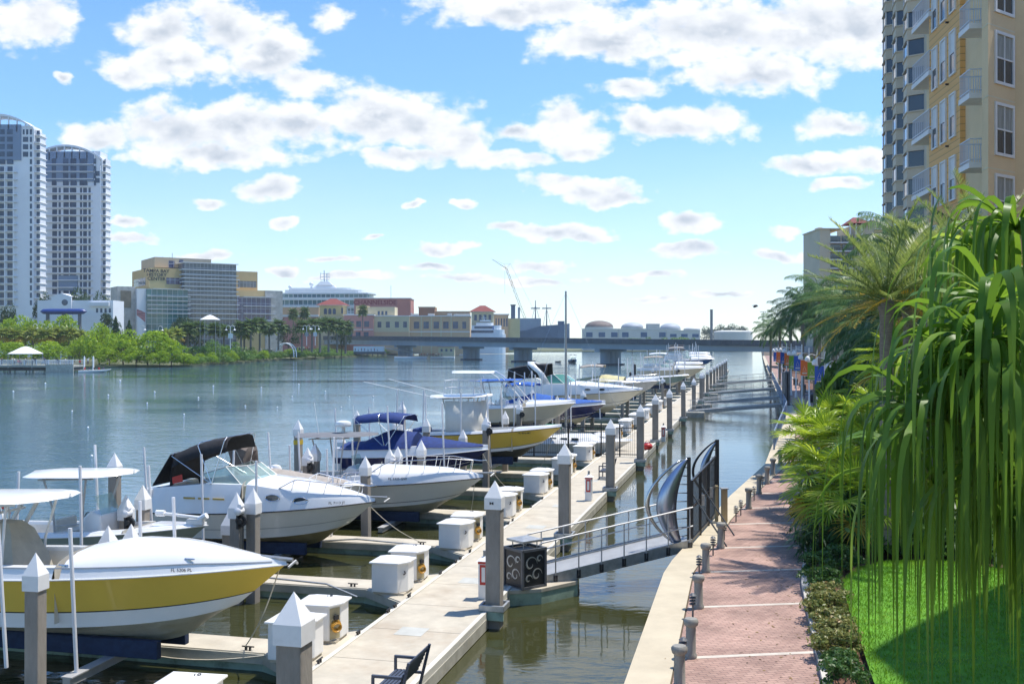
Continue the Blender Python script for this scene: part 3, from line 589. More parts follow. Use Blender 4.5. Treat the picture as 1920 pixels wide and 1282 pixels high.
def cover(f,t0,t1,m,h=((0,.1),(.5,.35),(1,.15)),over=.1,name='boat_cover'):
    secs=[]; n=20
    for i in range(n+1):
        t=t0+(t1-t0)*i/n; y=f['bs'](t); zs=f['sz'](t)+f['cp'](t); hh=lerp(h,i/n); x=f['X'](t,1); row=[]
        for j in range(13):
            a=-1+2*j/12; k=abs(a); z=zs+hh*(1-k**1.7)+.025*sin(i*1.9+j*2.3)*(1-k)+.02
            if k>.95: z=f['sz'](t)+f['cp'](t)*.82
            row.append((x,(y+.03-.16*f['cp'](t)*.8)*a,z))
        secs.append(row)
    b=MB(); b.loft(secs); b.add(secs[0],[tuple(range(13))]); b.add(secs[-1],[tuple(range(13))]); return b.build(name,m,f['root'],smooth=True,ang=50)
def lift(f,label,posts=((.22,-1),(.22,1),(.62,-1),(.62,1)),ph=2.6,piles=False,beamz=.0,lean=1):
    r=f['root']; L=f['L']; hb=f['B']/2
    t=thing('boat_lift',label,'boat lift',r.location,r.rotation_euler[2],'boat lifts under the raised boats')
    for x in (.24*L,.60*L):
        b=MB(); b.box(x-.09,x+.09,-hb-.75,hb+.75,-.36,-.20); b.box(x-.13,x+.13,-hb-.75,hb+.75,-.20,-.17); b.build('cradle_beam',M_alu,t)
    for y in (-.42*hb,.42*hb): b=MB(); b.box(.10*L,.72*L,y-.09,y+.09,-.17,.22); b.build('bunk',M_wood,t,bev=.02)
    rr=random.Random(int(L*1000))
    for tt,sg in posts:
        x=tt*L; y=sg*(hb+.42); b=MB(); hh=(ph+.55)*rr.uniform(.86,1.06); dx,dy=(rr.uniform(-.22,.12)*lean,rr.uniform(-.08,.08))
        b.tube([(x,y,-.2),(x+dx,y+dy,hh)],.042,8); b.build('guide_post',M_pvc,t,smooth=True)
    return t
def autopiles(f,where,zt=3.75):
    r=f['root']; L=f['L']; hb=f['B']/2
    for i,(tt,sg) in enumerate(((.24,-1),(.60,-1),(.24,1),(.60,1))):
        p=Matrix.Rotation(r.rotation_euler[2],3,'Z')@Vector((tt*L,sg*(hb+.7),0))+r.location
        o=dup(lp,(p.x,p.y,zt+rnd.uniform(-.15,.15)),DRZ+R(rnd.uniform(-4,4)),'slim grey lift pile, %s side of %s'%(('near stern','near bow','far stern','far bow')[i],where))
        if i in (1,2): add_motor_copy(o)
_mot=[None]
def add_motor_copy(o):
    src=[x for x in C.objects if x.parent and x.name in('motor','cable_drum','cable')]
    for x in src:
        c=x.copy(); C.objects.link(c); c.parent=o
# --- near yellow speedboat
f=boat('speedboat','yellow and white speedboat with white T-top and tan helm cover, nearest at lower left',P(537,1057,22.3),9.8,2.7,1.46,1.92,side=M_yel,low=M_gel,stripe=M_ink,cap=((0,.22),(.35,.26),(.8,.2),(1,.06)),crown=((0,.1),(.50,.26),(.62,.46),(.74,.42),(.88,.2),(1,.02)),tc=.50,bandf=.30,rail=M_gel)
reg_cap(f,'FL 5206 PL',.79,.10,h=.42,wide=1.0)
M_helm=mat('tan_helm_cover',(.50,.46,.37),.85,.12,3,.5,12)
b=MB(); z=f['fz']; secs=[]
for k,(s,h) in enumerate([(1,0),(.97,.5),(.80,1.1),(.52,1.75),(.3,1.95)]): secs.append([(2.6+.95*s*x+.1*(1-s),.85*s*y,z+h) for x,y in ((-1,-1),(-.2,-1.03),(1,-.9),(1.05,0),(1,.9),(-.2,1.03),(-1,1),(-1.05,0))])
b.loft(secs,close=True); b.add(secs[-1],[tuple(range(8))]); b.build('helm_cover',M_helm,f['root'],smooth=True,ang=35)
b=MB(); b.tube([(x,y,zz) for x,y,zz in secs[1]]+[secs[1][0]],.014,4); b.build('cover_strap',M_ink,f['root'])
ttop(f,2.75,1.12,3.3,3.08,fr=M_gel)
b=MB()
for sg in (-1,1): b.beam((1.6,sg*.75,z+.8),(2.5,sg*.9,3.02),.09,.07); b.beam((2.0,sg*.75,z+.8),(2.9,sg*.9,3.02),.09,.07)
for k in range(4): b.beam((1.8+.25*k,-.8,z+1.1+.35*k),(1.8+.25*k,.8,z+1.1+.35*k),.05,.05)
b.build('tower_brace',M_gel,f['root'])
b=MB(); b.add([(6.9,-.35,f['dz'](.70)+.012),(7.55,-.28,f['dz'](.77)+.0),(7.55,.28,f['dz'](.77)+.0),(6.9,.35,f['dz'](.70)+.012)],[(0,1,2,3)]); o=b.build('deck_hatch',M_glassb,f['root']); o.location=(.45,0,-.12); md=o.modifiers.new('Solidify','SOLIDIFY'); md.thickness=.02
b=MB()
for t in (.52,.80): y=f['bs'](t)-.12; b.tube([(f['X'](t,1)-.12,-y,f['sz'](t)+.29),(f['X'](t,1)+.12,-y,f['sz'](t)+.29)],.018,5); b.cb(f['X'](t,1),-y,f['sz'](t)+.22,.08,.04,.07)
b.build('deck_cleat',M_steel,f['root'])
b=MB(); b.tube([(9.2,0,2.06),(9.95,0,2.02)],.05,6); b.tube([(9.95,-.22,1.9),(10.02,0,2.0),(9.95,.22,1.9)],.03,6); b.build('anchor',M_galv,f['root'])
for y in(-.5,.5): outboard(f,y)
b=MB(); b.box(5.15,5.75,-.75,.75,z,z+.55); b.box(4.9,5.2,-1.0,1.0,z,z+.95); b.build('cockpit_seat',M_vinyl,f['root'],bev=.08)
lift(f,'aluminium boat lift with white guide posts under the near yellow speedboat',posts=((.425,-1),(.60,-1),(.52,1),(.62,1)),ph=2.75)
# flag of that boat
t=thing('flag','small red flag on a thin staff at the far left','flag',P(14,925,25.5)-Vector((0,0,1.6)))
MB().tube([(-.35,0,2.3),(.05,0,0)],.012,5).build('staff',M_gel,t); b=MB(); b.loft([[(-.22+.02*k,.03*sin(k),1.72-.12*k+0),(-.02+.03*k,.04*cos(k),1.62-.13*k)] for k in range(5)]); b.build('cloth',M_red,t)
b=MB()
for sg in(-1,1): b.tube([(f['X'](t,1),sg*max(.02,f['bs'](t)-.05-.16*f['cp'](t)+.012),f['sz'](t)+f['cp'](t)-.005) for t in [.02+.95*i/24 for i in range(25)]],.016,5)
b.build('deck_moulding',mat('grey_moulding',(.35,.37,.40),.4,.05,2),f['root'])
# --- grey centre console
M_grn=mat('grey_green_gelcoat',(.26,.31,.29),.25,.06,1,coat=.5)
f=boat('centre_console_boat','grey green centre console skiff with white T-top and bow trolling motor',P(388,984,29.2),7.2,2.4,1.0,1.42,side=M_grn,cap=((0,.10),(1,.08)),crown=((0,.02),(1,.02)),tc=.70,rail=M_gel)
console(f,3.75,1.0,1.35); ttop(f,3.2,1.05,3.3,2.72)
b=MB(); z=f['dz'](.93); b.tube([(5.9,-.25,z+.28),(7.15,-.10,z+.16)],.045,8); b.tube([(7.0,-.1,z+.1),(7.25,-.1,z+.24)],.09,8); b.tube([(5.75,-.26,z+.28),(6.0,-.24,z+.28)],.09,8); b.cb(6.9,-.1,z-.02,.5,.16,.14); b.build('trolling_motor',M_gel,f['root'],smooth=True)
outboard(f)
lift(f,'boat lift with white guide posts under the grey green skiff',posts=((.30,-1),(.60,-1),(.36,1),(.62,1)),ph=2.7)
# --- white cruiser with black canopy
f=boat('cabin_cruiser','white cabin cruiser with a black canvas canopy and two oval portholes',P(703,940,34.8),8.0,2.9,1.16,1.62,side=mat('warm_white_gelcoat',(.72,.70,.65),.25,.04,1,coat=.5),bottom=mat('tan_bottom',(.42,.36,.22),.5,.2,1.2,stain=(.2,.18,.1,.5),sscale=1.5),cap=((0,.82),(.3,1.0),(.5,.92),(.8,.42),(1,.10)),crown=((0,.1),(.45,.16),(.7,.30),(.9,.16),(1,.04)),tc=.46,bandf=.34,stripe=mat('grey_line',(.3,.3,.29),.4,.1,2),fz=.9)
windshield(f,2.55,4.35,f['dz'](.45)-.22,.62,1.12,.85,.85)
bimini(f,.95,3.0,3.20,3.78,1.1,M_blkc,drop=.30,name='canopy',foot=2.6,back=1.05)
b=MB(); b.loft([[(0.95,-1.1,3.15),(.25,-1.12,2.05)],[(.95,1.1,3.15),(.25,1.12,2.05)]]); o=b.build('aft_curtain',M_blkc,f['root']); md=o.modifiers.new('Solidify','SOLIDIFY'); md.thickness=.03
for t,hh in((.60,.60),(.715,.52)):
    y=f['bs'](t); c=f['cp'](t); a=math.atan2(-(f['bs'](t+.03)-y),f['X'](t+.03,1)-f['X'](t,1)); b=MB()
    b.tube([(0,0,0),(0,.05,0)],.17,16); o=b.build('porthole',M_glassb,f['root']); o.scale=(1.35,1,.62); o.location=(f['X'](t,1),-(y-.02-.06*c),f['sz'](t)+c*hh); o.rotation_euler=(R(-6),0,a); 
    r=MB(); r.tube([(.18*cos(k*PI/8),-.005,.18*sin(k*PI/8)) for k in range(17)],.02,5); r.build('porthole_rim',M_steel,o)
reg_cap(f,'FL 7113 JT',.86,.115,h=.35,wide=1.1); bowrail(f,.62,.98,.40,n=5)
b=MB()
for k in range(3): x,y=.9+.3*k,f['bs'](.1); b.box(1.6+k*.55,1.6+k*.55+.42,-y-.0-.0,-y+.03,1.2+.50,1.2+.56)
o=b.build('gold_lettering_band',mat('gold',(.5,.36,.1),.4),f['root']); 
b=MB(); b.tube([(7.8,0,1.78),(8.45,0,1.78)],.04,6); b.tube([(8.4,-.2,1.64),(8.52,0,1.74),(8.4,.2,1.64)],.03,6); b.build('anchor',M_galv,f['root'])
b=MB(); b.box(2.9,3.25,.25,.85,.9,2.0); b.box(2.0,2.5,.25,.85,.9,1.8); b.build('helm_seat',M_vinyl,f['root'],bev=.06)
b=MB(); b.add([(1.05,-1.16,2.15),(1.45,-1.2,2.25),(1.42,-1.2,2.5),(1.02,-1.16,2.38)],[(0,1,2,3)]); o=b.build('ensign',M_red,f['root']); md=o.modifiers.new('Solidify','SOLIDIFY'); md.thickness=.02
lift(f,'boat lift with tall leaning white posts under the white cruiser',posts=((.08,-1),(.33,-1),(.57,-1),(.42,1),(.70,1)),ph=3.0,lean=1.3)
# --- boat with brown covers
f=boat('bowrider_boat','white bowrider with brown canvas cover and folded brown top',P(697,906,39.2),7.2,2.3,1.0,1.45,side=M_gel,stripe=M_ink,cap=((0,.12),(1,.10)),crown=((0,.1),(1,.05)),tc=.6,rail=M_gel)
cover(f,.03,.86,M_tanc,h=((0,.15),(.35,.75),(.55,.62),(1,.05)))
b=MB(); rb=random.Random(5)
secs=[[(1.55+.55*s+.10*sin(3*j+s*5)+.35*cos(2*PI*j/10),1.05*(1-2*s)*1.0,1.55+1.05*(1-.25*(2*s-1)**2)+(.55 if sin(2*PI*j/10)>0 else .62)*sin(2*PI*j/10)+.05*sin(j*4+s*9)) for j in range(10)] for s in [i/8 for i in range(9)]]
b.loft(secs,close=True); b.add(secs[0],[tuple(range(10))]); b.add(secs[-1],[tuple(range(10))]); b.build('folded_top',M_brnc,f['root'],smooth=True,ang=60)
bowrail(f,.78,.99,.34,n=3)
lift(f,'boat lift under the boat with brown covers',posts=((.30,-1),(.16,1),(.5,1)),ph=2.5)
# --- white walkaround with radar
f=boat('walkaround_boat','white cabin boat with long bow rail, black rub stripe and radar dome on its top',P(906,895,41.4),9.0,2.8,1.16,1.62,side=mat('bone_gelcoat',(.70,.675,.62),.25,.04,1,coat=.5),stripe=M_ink,cap=((0,.3),(.5,.42),(.85,.34),(1,.12)),crown=((0,.05),(.5,.34),(.75,.22),(1,.02)),tc=.48,bandf=.16,rail=True)
reg_cap(f,'FL 5325 GW',.64,.13,h=.62,wide=1.1); bowrail(f,.5,.99,.55,n=7)
console(f,3.4,1.1,1.5); ttop(f,2.7,1.15,3.6,3.15,m=mat('grey_top_canvas',(.16,.165,.18),.8,.15,3),th=.06)
b=MB(); b.lathe([(.05,0),(.30,.02),(.33,.08),(.33,.15),(.30,.22),(.1,.27),(.01,.275)],16,(2.95,0,3.55)); b.lathe([(.335,.085),(.335,.13)],16,(2.95,0,3.55)); b.cb(2.95,0,3.25,.12,.12,.3); b.build('radar_dome',M_gel,f['root'],smooth=True)
b=MB(); b.tube([(2.2,-.8,3.3),(2.0,-.8,4.6)],.012,4); b.tube([(3.2,.7,3.3),(3.1,.7,4.4)],.012,4); b.build('antenna',M_gel,f['root'])
outboard(f,-.35); outboard(f,.35)
b=MB(); b.tube([(8.7,0,1.8),(9.4,0,1.82)],.04,6); b.tube([(9.35,-.2,1.7),(9.45,0,1.8),(9.35,.2,1.7)],.03,6); b.build('anchor',M_galv,f['root'])
lift(f,'boat lift under the white cabin boat with the bow rail',posts=((.16,-1),(.34,-1),(.30,1),(.58,1)),ph=2.6)
# --- navy bowrider with blue covers
f=boat('bowrider_boat','navy and white bowrider under dark blue canvas with raised blue sun top',P(915,842,46.6),7.0,2.4,1.0,1.42,side=M_navyg,low=M_navyg,stripe=M_gel,cap=((0,.42),(.6,.42),(1,.16)),crown=((0,.1),(1,.05)),tc=.6,rail=M_gel)
cover(f,.03,.52,M_navyc,h=((0,.15),(.25,.2),(.62,.72),(1,.55)))
cover(f,.56,.97,M_navyc,h=((0,.35),(.4,.22),(1,.02)),name='bow_cover')
bimini(f,.9,3.3,2.88,2.92,1.05,M_navyc,drop=.15,foot=2.4)
lift(f,'boat lift with many white posts under the navy bowrider',posts=((.05,-1),(.42,-1),(.78,-1),(.10,1),(.36,1)),ph=3.0)
# --- far yellow centre console
f=boat('centre_console_boat','yellow and white centre console with tall tower top, farther of the two yellow boats',P(1053,800,53.2),8.8,2.7,1.25,1.78,side=M_yel,low=M_gel,stripe=M_ink,bottom=mat('dark_bottom',(.05,.055,.05),.6,.3,2,stain=(.16,.16,.13,.6),sscale=3),cap=((0,.16),(1,.12)),crown=((0,.03),(1,.03)),tc=.72,bandf=.16)
reg(f,'FL 4018 MT',.80,.13,.86)
console(f,3.9,1.2,1.7); ttop(f,3.4,1.25,3.4,3.25); 
b=MB(); zz=3.3
for sx,sy in((2.6,-.7),(4.2,-.7),(2.6,.7),(4.2,.7)): b.tube([(sx,sy,zz),(sx+.1,sy*.9,zz+.85)],.025,5)
for k in(.45,.85): b.tube([(2.66,-.66,zz+k),(4.28,-.66,zz+k),(4.28,.66,zz+k),(2.66,.66,zz+k),(2.66,-.66,zz+k)],.022,5)
b.build('tower_rail',M_gel,f['root']); slab_top(f,'upper_top',2.9,5.2,4.55,.9,M_gel,th=.08)
b=MB(); b.loft([[(2.8,-1.0,1.0),(2.8,-1.05,3.1)],[(4.5,-1.0,1.0),(4.3,-1.05,3.1)],[(4.85,-.7,1.0),(4.6,-.7,3.1)],[(4.85,.7,1.0),(4.6,.7,3.1)]]); o=b.build('clear_enclosure',M_vinyl,f['root'],smooth=True); md=o.modifiers.new('Solidify','SOLIDIFY'); md.thickness=.03
b=MB(); b.tube([(2.7,-1.2,3.2),(-1.4,-1.9,4.1)],.018,5); b.tube([(2.7,1.2,3.2),(-1.4,1.9,4.1)],.018,5); b.build('outrigger',M_gel,f['root'])
for y in(-.4,.4): outboard(f,y)
b=MB(); b.box(.9,1.5,-.8,.8,.6,1.6); b.build('aft_seat_cover',M_navyc,f['root'],bev=.08)
lift(f,'boat lift with white posts under the farther yellow boat',posts=((.04,-1),(.2,-1),(.44,-1),(.62,-1),(.1,1),(.4,1),(.6,1)),ph=3.0)
autopiles(f,'the farther yellow boat')
# --- boats farther along
def far_boat(i,name,label,bow,L,B,H,kw,extra=None):
    f=boat(name,label,bow,L,B,H*.72,H,**kw)
    if extra: extra(f)
    lift(f,'boat lift under '+label.split(',')[0],posts=((.1,-1),(.3,-1),(.55,-1),(.72,-1),(.2,1),(.6,1)),ph=3.0)
    return f
def ex7(f):
    console(f,3.3,1.0,1.4); ttop(f,2.9,1.1,3.6,3.0,m=M_bluec,th=.05); b=MB()
    for sg in(-1,1): b.tube([(4.6,sg*.95,1.5),(3.2,sg*.9,3.3),(2.7,sg*.85,3.6),(2.6,0,3.65)],.045,6); b.tube([(5.2,sg*.9,1.5),(3.6,sg*.9,3.2)],.035,6)
    b.build('wake_tower',M_gel,f['root'])
f7=far_boat(7,'centre_console_boat','cream centre console with white tower arch and blue top, beside the navy boat',P(1079,755,66.3),8.2,2.6,1.65,dict(side=M_gelc,tc=.6,cap=((0,.2),(1,.15)),rail=M_gel),ex7); autopiles(f7,'the cream tower boat')
def ex8(f): cover(f,.05,.52,M_bluec,h=((0,.15),(.6,.75),(1,.5))); cover(f,.55,.97,M_bluec,h=((0,.35),(.5,.2),(1,.02)),name='bow_cover'); bimini(f,.6,2.8,2.9,2.95,1.0,M_bluec,foot=2.2)
f8=far_boat(8,'bowrider_boat','navy and white bowrider under bright blue canvas, before the large cruiser',P(1135,757,71.5),7.6,2.5,1.55,dict(side=M_navyg,bottom=M_gelc,stripe=M_gel,cap=((0,.35),(1,.2)),tc=.6,rail=M_gel),ex8); autopiles(f8,'the bright blue covered boat')
def ex9(f):
    windshield(f,3.6,5.9,f['dz'](.45)-.2,.75,1.25,.82,1.1,m=mat('green_screen',(.10,.30,.24),.05,.2,.4,spec=.9))
    b=MB(); b.loft([[(x,sg*y,z),(x+.55,sg*y,z)] for sg in(-1,) for x,y,z in((3.4,1.4,2.4),(2.8,1.38,3.4),(2.0,1.2,4.1),(1.7,0,4.3))]+[[(x,y,z),(x+.55,y,z)] for x,y,z in((2.0,1.2,4.1),(2.8,1.38,3.4),(3.4,1.4,2.4))]); o=b.build('radar_arch',M_gel,f['root'],smooth=True); md=o.modifiers.new('Solidify','SOLIDIFY'); md.thickness=.12
    bimini(f,.3,3.6,3.75,4.15,1.3,M_blkc,drop=.9,name='canopy',foot=3.2,back=1.4); bowrail(f,.55,.98,.5,n=6)
    for t in(.62,.72): y=f['bs'](t); c=f['cp'](t); o=MB().tube([(0,0,0),(0,.05,0)],.16,14).build('porthole',M_glassb,f['root']); o.scale=(1.5,1,.6); o.location=(f['X'](t,1),-(y-.05*c),f['sz'](t)+c*.55); o.rotation_euler=(0,0,math.atan2(-(f['bs'](t+.03)-y),.3))
f9=far_boat(9,'cabin_cruiser','large cream and white cruiser with dark canopy and arch, biggest of the middle boats',P(1205,731,82.5),11.2,3.4,2.05,dict(side=M_gelc,stripe=M_ink,cap=((0,.85),(.4,.95),(.75,.5),(1,.12)),crown=((0,.1),(.6,.3),(1,.05)),tc=.48,fz=1.0),ex9); autopiles(f9,'the large cream cruiser')
def ex10(f): cover(f,.05,.6,mat('yellow_cover',(.55,.50,.28),.8),h=((0,.2),(.6,.6),(1,.3))); bimini(f,.8,3.0,2.9,3.0,1.0,M_tanc,foot=2.4); bowrail(f,.6,.98,.4,n=4)
f10=far_boat(10,'bowrider_boat','white bowrider with a pale yellow cover, beyond the large cream cruiser',P(1238,713,95),8.2,2.6,1.6,dict(side=mat('grey_white',(.5,.5,.48),.3),cap=((0,.3),(1,.2)),tc=.6,rail=M_gel),ex10); autopiles(f10,'the pale yellow covered boat')
f11=far_boat(11,'skiff','small grey green skiff without a top, right of the raised white boats',P(1291,703,111),6.6,2.2,1.3,dict(side=mat('sage_gelcoat',(.22,.30,.27),.3),tc=.75,cap=((0,.1),(1,.1)),crown=((0,.02),(1,.02)),rail=M_gel)); autopiles(f11,'the small grey green skiff')
def exF(c): return lambda f:(bimini(f,.8,3.4,3.0,3.1,1.05,c,foot=2.6),windshield(f,3.3,4.5,f['dz'](.5)-.2,.5,.9,.8,.6))
FB=[(1322,689,138,9,M_gelc,M_tanc,'cream bowrider with grey top, nearest of the far boat cluster'),(1318,681,148,8.5,M_gel,M_gel,'white boat with white top, second in the far boat cluster'),(1339,672,164,8,mat('mid_blue_gel',(.03,.10,.28),.25),M_blkc,'blue hulled boat in the far boat cluster'),(1333,667,176,8,M_gel,M_tanc,'white boat with tan top deep in the far cluster'),(1330,662,190,8,M_gel,M_blkc,'white boat with black top, last of the far cluster')]
for i,(px,py,Y,L,sm,cm,lab) in enumerate(FB):
    q=far_boat(20+i,'motorboat',lab,P(px,py,Y),L,2.7,1.6,dict(side=sm,cap=((0,.35),(1,.2)),tc=.52,rail=M_gel),exF(cm)); autopiles(q,['nearest far boat','second far boat','far blue hulled boat','far tan topped boat','last far boat'][i],zt=4.3)
# afloat: sailing boat behind the fence, small craft near the bridge
M_sail=mat('mast_alu',(.36,.37,.38),.4,.1,3,metal=.5)
f=boat('sailboat','small white sailboat with bare mast afloat behind the black fence',P(1186,838,66.5),9.0,2.8,1.1,1.35,cap=((0,.1),(1,.08)),crown=((0,.1),(.3,.5),(.7,.45),(.8,.12),(1,.02)),tc=.25,group=None,cat='sailboat',rail=M_gel)
f['root'].location.z=-.25
b=MB(); q=f['X'](.55,1); b.tube([(q-.35,0,1.5),(q-.35,0,11.1)],[.085,.06],8); b.build('mast',M_sail,f['root'],smooth=True)
b=MB(); b.tube([(q-.3,0,2.1),(q-3.6,0,2.0)],.06,6); b.build('boom',M_sail,f['root']); b=MB(); b.box(q-3.4,q-.6,-.16,.16,2.02,2.32); b.build('sail_cover',mat('green_canvas',(.02,.22,.10),.8),f['root'],bev=.08)
b=MB(); top=(q-.35,0,11.0)
for e in((8.9,0,1.3),(.2,0,1.2),(q-.4,-1.3,1.2),(q-.4,1.3,1.2)): b.tube([e,top],.008,3)
b.build('rigging',M_steel,f['root'])
for k in range(4):
    x=f['X'](.36+.08*k,1); y=f['bs'](.4); o=MB().cb(0,0,0,.45,.04,.16).build('cabin_window',M_glassb,f['root']); o.location=(x,-y+.30,1.38)
# ================================================================ gangway, gate, bin, benches, pedestals, bollards
def gang(name,label,a,b,w_,loop=True,lod=False):
    a=Vector(a); b=Vector(b); L=(b-a).length; hz=Vector((b.x-a.x,b.y-a.y,0)); rz=math.atan2(hz.y,hz.x); th=math.atan2(b.z-a.z,hz.length)
    t=thing(name,label,'gangway',a,rz,'aluminium gangways from the promenade down to the dock'); dx=hz.length; sl=(b.z-a.z)/dx
    Z=lambda x,z:z+sl*x
    k=MB(); k.hexa([(0,-w_/2,-.05),(dx,-w_/2,Z(dx,-.05)),(dx,w_/2,Z(dx,-.05)),(0,w_/2,-.05),(0,-w_/2,0),(dx,-w_/2,Z(dx,0)),(dx,w_/2,Z(dx,0)),(0,w_/2,0)]); k.build('walkway',mat('ribbed_aluminium',(.42,.42,.41),.5,.12,2,.5,30,metal=.4),t)
    k=MB()
    for s in(-1,1):
        y=s*(w_/2+.03); k.hexa([(0,y-.03,-.30),(dx,y-.03,Z(dx,-.30)),(dx,y+.03,Z(dx,-.30)),(0,y+.03,-.30),(0,y-.03,.04),(dx,y-.03,Z(dx,.04)),(dx,y+.03,Z(dx,.04)),(0,y+.03,.04)])
    k.build('side_beam',M_galv,t)
    for s in(-1,1):
        y=s*(w_/2+.07); k=MB(); n=6 if not lod else 8
        top=[(x,y,Z(x,1.02)) for x in(-.05,dx*.5,dx)]; low=[(x,y,Z(x,.45)) for x in(dx,dx*.5,-.05)]
        if loop: k.tube([low[1],low[2]]+[(-.05-.30*sin(PI*j/8),y,Z(-.05,.735-.285*cos(PI*j/8))) for j in range(1,8)]+top[:2],.026,6); k.tube(top[1:],.026,6); k.tube([low[0],low[1]],.022,6)
        else: k.tube(top,.022,5); k.tube(low,.02,5)
        for i in range(n+1): x=.25+(dx-.35)*i/n; k.tube([(x,y,Z(x,-.2)),(x,y,Z(x,1.02))],.022,5)
        k.build('handrail',M_alu,t,smooth=True)
        if not lod:
            for i in range(n+1): x=.25+(dx-.35)*i/n; MB().box(x-.06,x+.06,y-.02+s*.0,y+.015,Z(x,-.27),Z(x,-.03)).build('bracket',M_black,t)
    return t
gang('gangway','aluminium gangway with looped handrails sloping from the steel gate to the dock',(.85,30.75,.62),(5.35,32.05,1.42),1.25)
pf=thing('landing_float','angled concrete landing float under the gangway foot and trash bin','float',(0,0,0))
q=[G(935,1108,.45),G(1015,1103,.45),G(1084,1088,.45),G(1087,1058,.45),G(1010,1035,.45)]; q=[(a.x,a.y) for a in q]
MB().prism(q,.34,.452).build('deck',M_conc,pf,bev=.01); qc=Vector((sum(a[0] for a in q)/5,sum(a[1] for a in q)/5)); MB().prism([((a[0]-qc.x)*.985+qc.x,(a[1]-qc.y)*.985+qc.y) for a in q],-.3,.335).build('float',M_float,pf)
t=thing('trash_bin','dark square metal trash bin with cut out wave pattern and raised lid','trash bin',G(984,1097,.455),R(38)); h=.42
MB().box(-h,h,-h,h,.04,1.05).build('liner',M_black,t)
b=MB()
for sx,sy in((-1,-1),(1,-1),(1,1),(-1,1)): b.cb(sx*h,sy*h,0,.07,.07,1.12)
b.box(-h-.03,h+.03,-h-.035,-h+.03,1.06,1.13); b.box(-h-.03,h+.03,h-.03,h+.035,1.06,1.13); b.box(-h-.035,-h+.03,-h+.03,h-.03,1.06,1.13); b.box(h-.03,h+.035,-h+.03,h-.03,1.06,1.13)
b.box(-h,h,-h-.03,h+.03,.0,.07); b.build('frame',M_char,t)
def swirl(face):
    b=MB()
    for x0,z0,r0,tn in((-.12,.70,.24,1.25),(.10,.38,.20,1.35),(.20,.82,.12,1.2),(-.2,.28,.14,1.1)):
        b.tube([((x0+r0*(1-k/22)*cos(k/16*2*PI*tn*.8)),-.004*k*0,z0+r0*(1-k/22)*sin(k/16*2*PI*tn*.8)) for k in range(17)],[.035*(1-abs(k-8)/10) for k in range(17)],5)
    o=b.build('wave_panel',M_galv,t); o.rotation_euler=(0,0,face); o.location=(sin(face)*(h+.005),-cos(face)*(h+.005),0); o.scale=(1,.35,1)
for k in range(4): swirl(PI/2*k)
b=MB(); [b.tube([(sx*.25,sy*.25,1.05),(sx*.25,sy*.25,1.30)],.018,5) for sx in(-1,1) for sy in(-1,1)]; b.box(-.38,.38,-.38,.38,1.30,1.36); b.add([(-.38,-.38,1.361),(.38,-.38,1.361),(.38,.38,1.361),(-.38,.38,1.361),(0,0,1.41)],[(0,1,4),(1,2,4),(2,3,4),(3,0,4)]); b.build('lid',M_galv,t)
# crescent gate
M_plate=mat('brushed_blue_steel',(.36,.40,.50),.28,.25,1.5,metal=.85,stretch=(1,1,.4)); M_plate2=mat('brushed_steel',(.55,.55,.56),.25,.2,2,metal=.9)
g=thing('marina_gate','dark steel marina gate with two crescent sail fins at the gangway head','gate',(0,0,0)); A=Vector((5.46,31.5,1.21)); Bq=Vector((7.45,37.2,1.21)); gd=(Bq-A).normalized()
def crescent(base,h,out,thick,m,name,off=0,dirv=Vector((-1,-.12,0))):
    """blade standing off the post: outer arc bulges to the water side"""
    b=MB(); n=22; dirv=dirv.normalized(); nn=Vector((-dirv.y,dirv.x,0)); rows=[]
    for k in range(n+1):
        s=k/n; z=h*s; bow=sin(PI*s)**.85; o_=off+out*bow+.02; wi=thick*sin(PI*min(1,max(0,s)))**.8+.012; skew=.30*(s-.5)
        r=[]
        for j in range(5):
            f=j/4; c=.10*sin(PI*f)*(wi/.5); p_=base+dirv*(o_-wi*f-skew*.5)+nn*(c)+Vector((0,0,z)); r.append(p_)
        rows.append(r)
    b.loft(rows); o=b.build(name,m,g,smooth=True); md=o.modifiers.new('Solidify','SOLIDIFY'); md.thickness=.03
b=MB(); b.tube([A+Vector((-.02,0,-.1)),A+Vector((-.02,0,2.75))],.075,4); b.build('gate_post',M_black,g); b=MB(); b.tube([Bq,Bq+Vector((0,0,2.75))],.09,4); b.build('gate_post',M_black,g)
crescent(A+Vector((-.10,0,-.12)),2.85,.92,.60,M_plate,'crescent_fin',.0); crescent(A+Vector((-.28,.1,.05)),2.6,1.05,.10,M_plate2,'outer_fin',.02)
crescent(Bq+Vector((-.06,0,.6)),2.1,.55,.26,M_plate,'crescent_fin',.0); crescent(Bq+Vector((-.12,0,.6)),2.1,.80,.06,M_black,'outer_fin')
for k in range(9):
    z=.35+.26*k; s=z/2.85; MB().tube([A+Vector((-.06,0,z)),A+Vector((-.12-.5*sin(PI*s),-.04,z+.08*(s-.5)))],[.018,.008],5).build('spike',M_black,g)
for k in range(7):
    z=.75+.27*k; s=(z-.6)/2.1; MB().tube([Bq+Vector((-.04,0,z)),Bq+Vector((-.12-.42*sin(PI*max(0,min(1,s))),-.04,z))],[.016,.008],5).build('spike',M_black,g)
b=MB(); P0,P1=A+gd*.35,Bq-gd*.35
for z in(.12,1.15,1.95): b.beam(P0+Vector((0,0,z)),P1+Vector((0,0,z+.22*(z>1.9))),.06,.08)
n=26
for k in range(n+1): q=P0.lerp(P1,k/n); b.tube([q+Vector((0,0,.1)),q+Vector((0,0,1.95+.22*k/n))],.016,4)
for f in(.0,.32,.66,1): q=P0.lerp(P1,f); b.beam(q+Vector((0,0,0)),q+Vector((0,0,2.0+.2*f)),.09,.09)
b.build('bar_panel',M_black,g)
q=P0.lerp(P1,.5)
